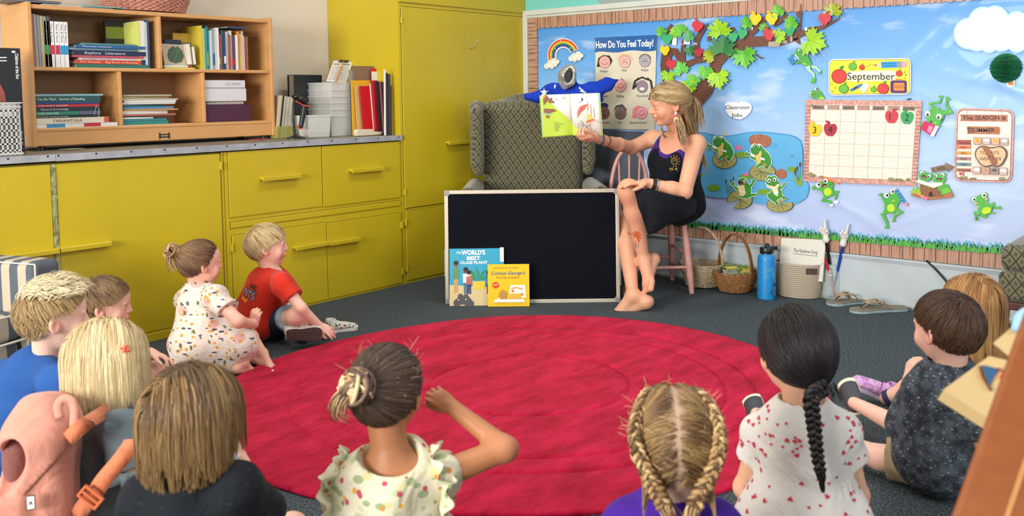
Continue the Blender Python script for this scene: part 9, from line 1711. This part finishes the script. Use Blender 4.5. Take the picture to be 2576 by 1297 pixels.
# ---- the open picture book she holds
dB=5.30;bk_=thing('picture_book','open picture book with lime green pages held up by the woman','book',tuple(at(1440,340,dB)))
c={k:at(*v)for k,v in dict(sb=(1441,339,dB+.03),st=(1434,237,dB+.03),lb=(1368,344,dB-.02),lt=(1362,238,dB-.02),rb=(1513,338,dB-.02),rt=(1504,234,dB-.02)).items()}
LG=mat('lime_cover','#93B83A',.4)
for sgn,(b0_,t0_,b1_,t1_)in enumerate(((c['sb'],c['st'],c['lb'],c['lt']),(c['sb'],c['st'],c['rb'],c['rt']))):
 nn=(b1_-b0_).cross(t0_-b0_).normalized();nn=nn if nn.dot(-hf)>0 else-nn
 e=(b1_-b0_).normalized();uu=(t0_-b0_);m=M();m.obox(b0_-nn*.012-uu*.02,(b1_-b0_)*1.035,uu*1.035,nn*.003);m.build('cover',LG,bk_)
 m=M();P=[];
 for i in range(13):
  s=i/12;bul=.010*math.sin(math.pi*min(1,s*1.6))*(1-s*.4)
  for j in range(2):P.append((b0_ if j==0 else t0_).lerp(b1_ if j==0 else t1_,s)+nn*bul)
 m.grid(P,13,2);m.build('page',mat('book_page_white','#DCD6CC',.5),bk_,smooth=True,solid=.0012)
 m=M();m.obox(b0_-nn*.009,(b1_-b0_),uu,nn*.008);m.build('pages',mat('page_block','#C9D8D0',.6),bk_)
 class PG:
  n=nn;b0,t0,b1,t1=b0_,t0_,b1_,t1_
  def p(s,a,b_,l=0.):q=s.b0.lerp(s.b1,a).lerp(s.t0.lerp(s.t1,a),b_);return q+s.n*(l+.010*math.sin(math.pi*min(1,a*1.6))*(1-a*.4)+.0012)
 pg=PG()
 def fine_poly(p,k=10):
  out=[]
  for i in range(len(p)):a,b_=p[i],p[(i+1)%len(p)];out+=[(a[0]+(b_[0]-a[0])*j/k,a[1]+(b_[1]-a[1])*j/k)for j in range(k)]
  return out
 def cols(name,mt,f0,f1,x0=0.,x1=1.,l=.0004):
  m=M();P=[];n=14
  for i in range(n):s=x0+(x1-x0)*i/(n-1);P+=[pg.p(s,f0(s),l),pg.p(s,f1(s),l)]
  m.grid(P,n,2);m.build(name,mt,bk_,smooth=True)
 LM=mat('lime_print','#B4CE3E',.5)
 if sgn==0:
  cols('green_print',LM,lambda s:.0,lambda s:min(1,.30+.72*s)if s<.86 else.92)
  art(bk_,pg,[('brown_tree_drawing',mat('brown_print','#8A5A3E',.5),[blob([(.90,.86,.06),(.80,.90,.05),(.72,.84,.05),(.86,.95,.05),(.66,.90,.03),(.60,.82,.03),(.92,.78,.03)],50),stroke([(.95,.62),(.80,.60),(.60,.62),(.52,.60)],[.10,.12,.06,.01]),stroke([(.88,.48),(.76,.46)],[.08,.03])]),('yellow_leaves',mat('yellow_print','#D9A93A',.5),[ell(.93,.95,.05,.03),ell(.82,.98,.04,.02)]),('blue_shape',mat('pale_blue_print','#9AB4D0',.5),[stroke([(.92,.56),(.80,.53),(.72,.54)],.03)]),('small_marks',mat('brown_print','#8A5A3E'),[ell(.52,.88,.015),ell(.45,.86,.012),ell(.38,.90,.01),ell(.20,.90,.02,.01),ell(.28,.91,.012,.02)]),('text_lines',mat('grey_print','#6A6A4A',.6),[stroke([(.62-w,y),(.62,y)],.010)for y,w in((.32,.14),(.285,.30),(.245,.16),(.205,.18),(.17,.10),(.135,.14))])],.0010,.0003)
 else:
  cols('green_print',LM,lambda s:.0,lambda s:max(0.001,.26-.52*s),0,.5)
  art(bk_,pg,[('umbrella_drawing',mat('orange_print','#D8602E',.5),[[(.22,.40),(.22,.56),(.32,.68),(.48,.73),(.62,.74),(.50,.62),(.36,.54)]]),('umbrella_panel',mat('plum_print','#A84A6A',.5),[[(.28,.52),(.34,.64),(.46,.70),(.42,.60),(.34,.54)]]),('figure_drawing',mat('ivory_print','#E4D6B4',.5),[[(.36,.42),(.48,.60),(.60,.64),(.56,.50),(.46,.40)]]),('yellow_coat',mat('yellow_print','#D9A93A',.5),[[(.54,.36),(.60,.50),(.70,.50),(.74,.38),(.62,.32)]]),('orange_sleeve',mat('orange_print','#D8602E'),[stroke([(.52,.30),(.66,.34),(.80,.36)],.05)]),
   ('red_scribble',mat('dark_red_print','#8A1F22',.5),[stroke([(.60+.012*(i%2)*2,.60+.02*i)for i in range(11)],.016),stroke([(.70+.012*(i%2)*2,.50+.022*i)for i in range(12)],.016),stroke([(.80+.012*(i%2)*2,.42+.022*i)for i in range(12)],.016)]),('bicycle_drawing',mat('ink_print','#2A2A2C',.5),[stroke(ell(.32,.20,.085,.085,0,20)+[(.405,.20)],.008),stroke(ell(.58,.15,.085,.085,0,20)+[(.665,.15)],.008),stroke([(.32,.20),(.44,.24),(.58,.15),(.66,.27),(.72,.26)],.009),stroke([(.44,.24),(.38,.33),(.30,.34)],.009),stroke([(.82,.36),(1.0,.28)],.007)]),('racket_drawing',mat('ink_print','#2A2A2C'),[ell(.44,.86,.035,.035,30),stroke([(.42,.83),(.32,.77)],.012)])],.0010,.0003)
m=M();m.tube([c['sb']-hf*-.013,c['st']-hf*-.013],.008,8,flat=.6);m.build('spine',LG,bk_,smooth=60)
# ---- blue plush costume with silver collar lying on top of the wing chair
bc2=thing('plush_costume','royal blue plush costume with white stars and silver hood on top of the armchair','costume',tuple(at(1440,245,6.0)))
a_=lambda px,py,d=6.02:at(px,py,d)
BP=cloth('royal_blue_plush','#12309A',var=('#1B3FB4',14,.3),rough=.95,bump_=(150,.8),sheen=.4);
pl_=[cone(a_(1328,243,6.0),a_(1350,246,6.0),.022,.034,.03),cone(a_(1350,246,6.0),a_(1385,236),.036,.050,.03),cone(a_(1385,232),a_(1410,232),.050,.042,.03),elp(a_(1392,222),(.055,.045,.030),None,.03),cone(a_(1410,236),a_(1460,238),.050,.044,.03),cone(a_(1450,235),a_(1440,200,6.05),.040,.024,.03),cone(a_(1440,200,6.05),a_(1449,184,6.05),.022,.010,.02),cone(a_(1460,230),a_(1500,228),.040,.045,.03),cone(a_(1490,224),a_(1528,212),.045,.040,.03),cone(a_(1528,212),a_(1554,201),.038,.006,.02),cone(a_(1495,240),a_(1512,250),.035,.022,.03),('noise',.004,50,4,(1,1,1))]
soft('plush_body',pl_,.007,BP,bc2)
sv=mat('crumpled_silver_cloth','#B9B8B0',.28,metal=.6,bump=(60,.6));sc2=a_(1428,194,5.98);Rv=frame(V((0,0,1))+hr*.22,hf+hr*.3)
soft('silver_hood',[elp(sc2,(.062,.050,.078),Rv,.01),('noise',.005,70,6,(1,1,1)),sub(elp(sc2-hf*.035+hr*.004+V((0,0,.008)),(.026,.05,.052),Rv,.008))],.0045,sv,bc2)
soft('hood_lining',[elp(sc2+hf*.012+V((0,0,.005)),(.034,.025,.055),Rv,.005)],.006,mat('charcoal_lining','#2A2C30',.8),bc2)
shs=Sheet(a_(1368,232,5.94),hr,V((0,0,1)),1,1);shs.n=-hf;WTS=mat('white_felt','#D6D8DE',.8)
def star(cx,cy,r,k=5,q=.42,rot=0):return[(cx+(r if i%2==0 else r*q)*math.sin(math.pi*i/k+rot),cy+(r if i%2==0 else r*q)*math.cos(math.pi*i/k+rot))for i in range(2*k)]
m=M();pb=[c_ for c_ in bc2.children if c_.name.startswith('plush_body')][0]
for nm_,pts,o_ in(('white_star',star(0,0,.030),a_(1370,232,5.9)),('white_crescent',[(0,0),(.01,.02),(.006,.035),(-.004,.02)],a_(1396,224,5.9)),('white_streak',[(0,0),(.03,-.02),(.055,-.03),(.03,-.012),(.005,.012)],a_(1458,222,5.9)),('white_streak',[(0,0),(.04,-.012),(.04,-.004),(.005,.008)],a_(1460,230,5.9))):
 s2=Sheet(o_,hr,V((0,0,1)),1,1);s2.n=-hf;m=M();m.prism([s2.p(x,y)for x,y in pts],-hf*.0001);wrap([m.build(nm_,WTS,bc2)],pb,-hf,.003)
# ---------------------------------------------------------------- striped child's sofa at the left, armchair corner at the right
def striped(name,f1,axis):
 m=mat(name,'#B7AA98',.85);t,b_=nodes(m);tc=nd(t,'ShaderNodeTexCoord');mp=nd(t,'ShaderNodeMapping');mp.inputs['Rotation'].default_value=(0,0,-math.atan2(axis.y,axis.x));t.links.new(tc.outputs['Object'],mp.inputs[0]);s=nd(t,'ShaderNodeSeparateXYZ');t.links.new(mp.outputs[0],s.inputs[0])
 k=nd(t,'ShaderNodeMath',operation='MULTIPLY');k.inputs[1].default_value=f1;t.links.new(s.outputs['X'],k.inputs[0]);fr=nd(t,'ShaderNodeMath',operation='FRACT');t.links.new(k.outputs[0],fr.inputs[0]);gt=nd(t,'ShaderNodeMath',operation='GREATER_THAN');gt.inputs[1].default_value=.5;t.links.new(fr.outputs[0],gt.inputs[0])
 mx=nd(t,'ShaderNodeMix',data_type='RGBA');mx.inputs['A'].default_value=hexc('#B5A894');mx.inputs['B'].default_value=hexc('#515860');t.links.new(gt.outputs[0],mx.inputs['Factor']);t.links.new(mx.outputs['Result'],b_.inputs['Base Color']);return m
sa=(hf*math.cos(math.radians(20))+hr*math.sin(math.radians(20))).normalized();nbs=V((sa.y,-sa.x,0));SM=striped('cream_grey_stripe',10.5,sa);SM2=striped('cream_grey_stripe_arm',11.5,nbs);SR=Matrix((sa,-nbs,V((0,0,1)))).transposed()
o_=at(58,775,3.66);o_=V((o_.x,o_.y,0));W_=lambda a,b_,z:o_-sa*a-nbs*b_+V((0,0,z))
sof=thing('striped_sofa','small striped cream and grey cushion sofa at the left edge behind the blond boy','sofa',tuple(W_(.5,.2,0)))
soft('sofa_base',[rbox(W_(.45,.21,.135),(.44,.195,.132),SR,.025,.005)],.009,SM,sof);soft('seat_cushion',[rbox(W_(.45,.20,.327),(.445,.20,.056),SR,.03,.005)],.009,SM,sof)
soft('armrest',[rbox(W_(-.075,.165,.29),(.070,.225,.288),SR,.03,.005)],.009,SM2,sof);soft('backrest',[rbox(W_(.45,.47,.30),(.44,.06,.20),SR,.03,.005)],.009,SM,sof)
m=M()
for z in(.378,.272):m.tube([W_(.9,-.004,z),W_(.005,-.004,z)],.005,6)
m.tube([W_(-.01,-.062,.02),W_(-.01,-.062,.572),W_(-.01,.38,.572)],.004,6);m.build('piping',mat('cream_piping','#D8D0C0',.7),sof)
FS2=fabric_scale('olive_trellis_seat_fabric',V((0,-1,0)),.9);cx0,cy0=4.745,1.02;RR_=None;Wr=lambda a,b_,z:V((cx0+a,cy0-b_,z));ac=thing('armchair','olive trellis-fabric chair corner with dark wood base at the right edge by the baseboard','armchair',(5.0,.75,0))
soft('seat_base',[rbox(Wr(.27,.30,.292),(.265,.30,.072),RR_,.03,.01)],.009,FS2,ac);soft('seat_cushion',[rbox(Wr(.27,.30,.425),(.262,.295,.066),RR_,.045,.01),elp(Wr(.30,.33,.46),(.20,.24,.06),RR_,.05)],.009,FS2,ac)
m=M();m.bb(cx0+.004,cx0+.53,cy0-.60,cy0-.004,.185,.222);m.build('wood_rail',WOODD,ac,bevel=.006)
for a in(.03,.50):
 for b_ in(.03,.57):m=M();m.tube([Wr(a,b_,.19),Wr(a,b_,0)],[.024,.016],10);m.build('leg',WOODD,ac,smooth=50)
soft('backrest',[rbox(Wr(.47,.36,.72),(.06,.24,.26),RR_,.05,.01)],.012,FS2,ac)
# ---------------------------------------------------------------- wooden easel panel and big paper book at the right foreground
WP_=mat('orange_brown_wood','#753A0E',.42,var=('#8A4A18',5,.3,(2,2,6)),coat=.25)
d0=1.18;e0,e1=at(2350,1420,d0),at(2590,745,d0+.10);ez=(e1-e0);ex=(hr*.9-hf*.42).normalized();ex=(ex-ez.normalized()*ex.dot(ez.normalized())).normalized()
es=thing('wooden_easel','blurred orange-brown wooden board slanting up at the right foreground','easel',tuple(V((e0.x,e0.y,0))));en_=ez.cross(ex).normalized();dn_=ez.normalized()*(-(e0.z)/ez.normalized().z);
m=M();m.obox(e0+dn_,ez-dn_,ex*.34,en_*.022);m.build('board',WP_,es,bevel=.008,seg=3)
m=M();fr_n=-en_ if en_.dot(-hf)<0 else en_;base_=e0+dn_+(en_*.022 if en_.dot(-hf)>0 else V((0,0,0)));m.obox(base_+ex*.055,ez-dn_,ex*.006,fr_n*.0015);m.build('light_edge_strip',mat('pale_wood_inlay','#B07A44',.4),es)
m=M();leg_top=e1+ex*.20;m.tube([leg_top,V((leg_top.x,leg_top.y,0))+hf*.05+ex*.05],.014,10);m.build('rear_leg',WP_,es)
db=1.50;pp=[(2372,982),(2455,1036),(2500,985),(2535,905),(2545,862),(2488,896)]
pbk2=thing('big_paper_book','large book of cream paper sheets with a blue picture, propped behind the wooden easel','book',tuple(at(2470,1000,db)))
bn2=(-hf*.75+V((0,0,.66))).normalized()
for k in range(5):
 off=-bn2*.0035*k+hr*.0*k;q=[at(px-1.5*k,py+3.5*k,db)for px,py in((2372,980),(2488,895),(2640,930),(2560,1100))];m=M();m.prism([p+off for p in q],-bn2*.0012);m.build('paper_sheet',mat('cream_kraft_paper','#D2B47E',.7),pbk2)
q=[at(px,py,db-.003)for px,py in((2499,862),(2576,795),(2700,870),(2620,960))];m=M();m.prism(q,-bn2*.002);m.build('paper_sheet',MATS['cream_kraft_paper'],pbk2)
q=[at(px,py,db-.004)for px,py in((2470,918),(2512,928),(2498,950),(2490,972))];m=M();m.prism(q,bn2*.0006);m.build('blue_picture',mat('painted_blue','#2F5F86',.6),pbk2)
m=M();m.tube([at(2464,920,db-.004),at(2470,945,db-.004),at(2484,968,db-.004),at(2492,982,db-.004)],.0022,5);m.build('brown_outline',mat('painted_brown','#7A4A34',.6),pbk2)
m=M();m.tube([at(2512,926,db-.004),at(2524,938,db-.004),at(2516,952,db-.004)],.005,6,flat=.2);m.build('red_picture',mat('painted_red','#B8402E',.6),pbk2)
soft('blue_tissue',[elp(at(2572,808,1.49),(.014,.014,.016),None,.004),elp(at(2562,820,1.49),(.010,.010,.010),None,.004),elp(at(2580,792,1.49),(.010,.010,.012),None,.004),('noise',.0015,160,3,(1,1,1))],.002,mat('pale_blue_cloth','#8FB4D0',.8),pbk2)  # crumpled blue cloth of unknown use, grouped with the paper book
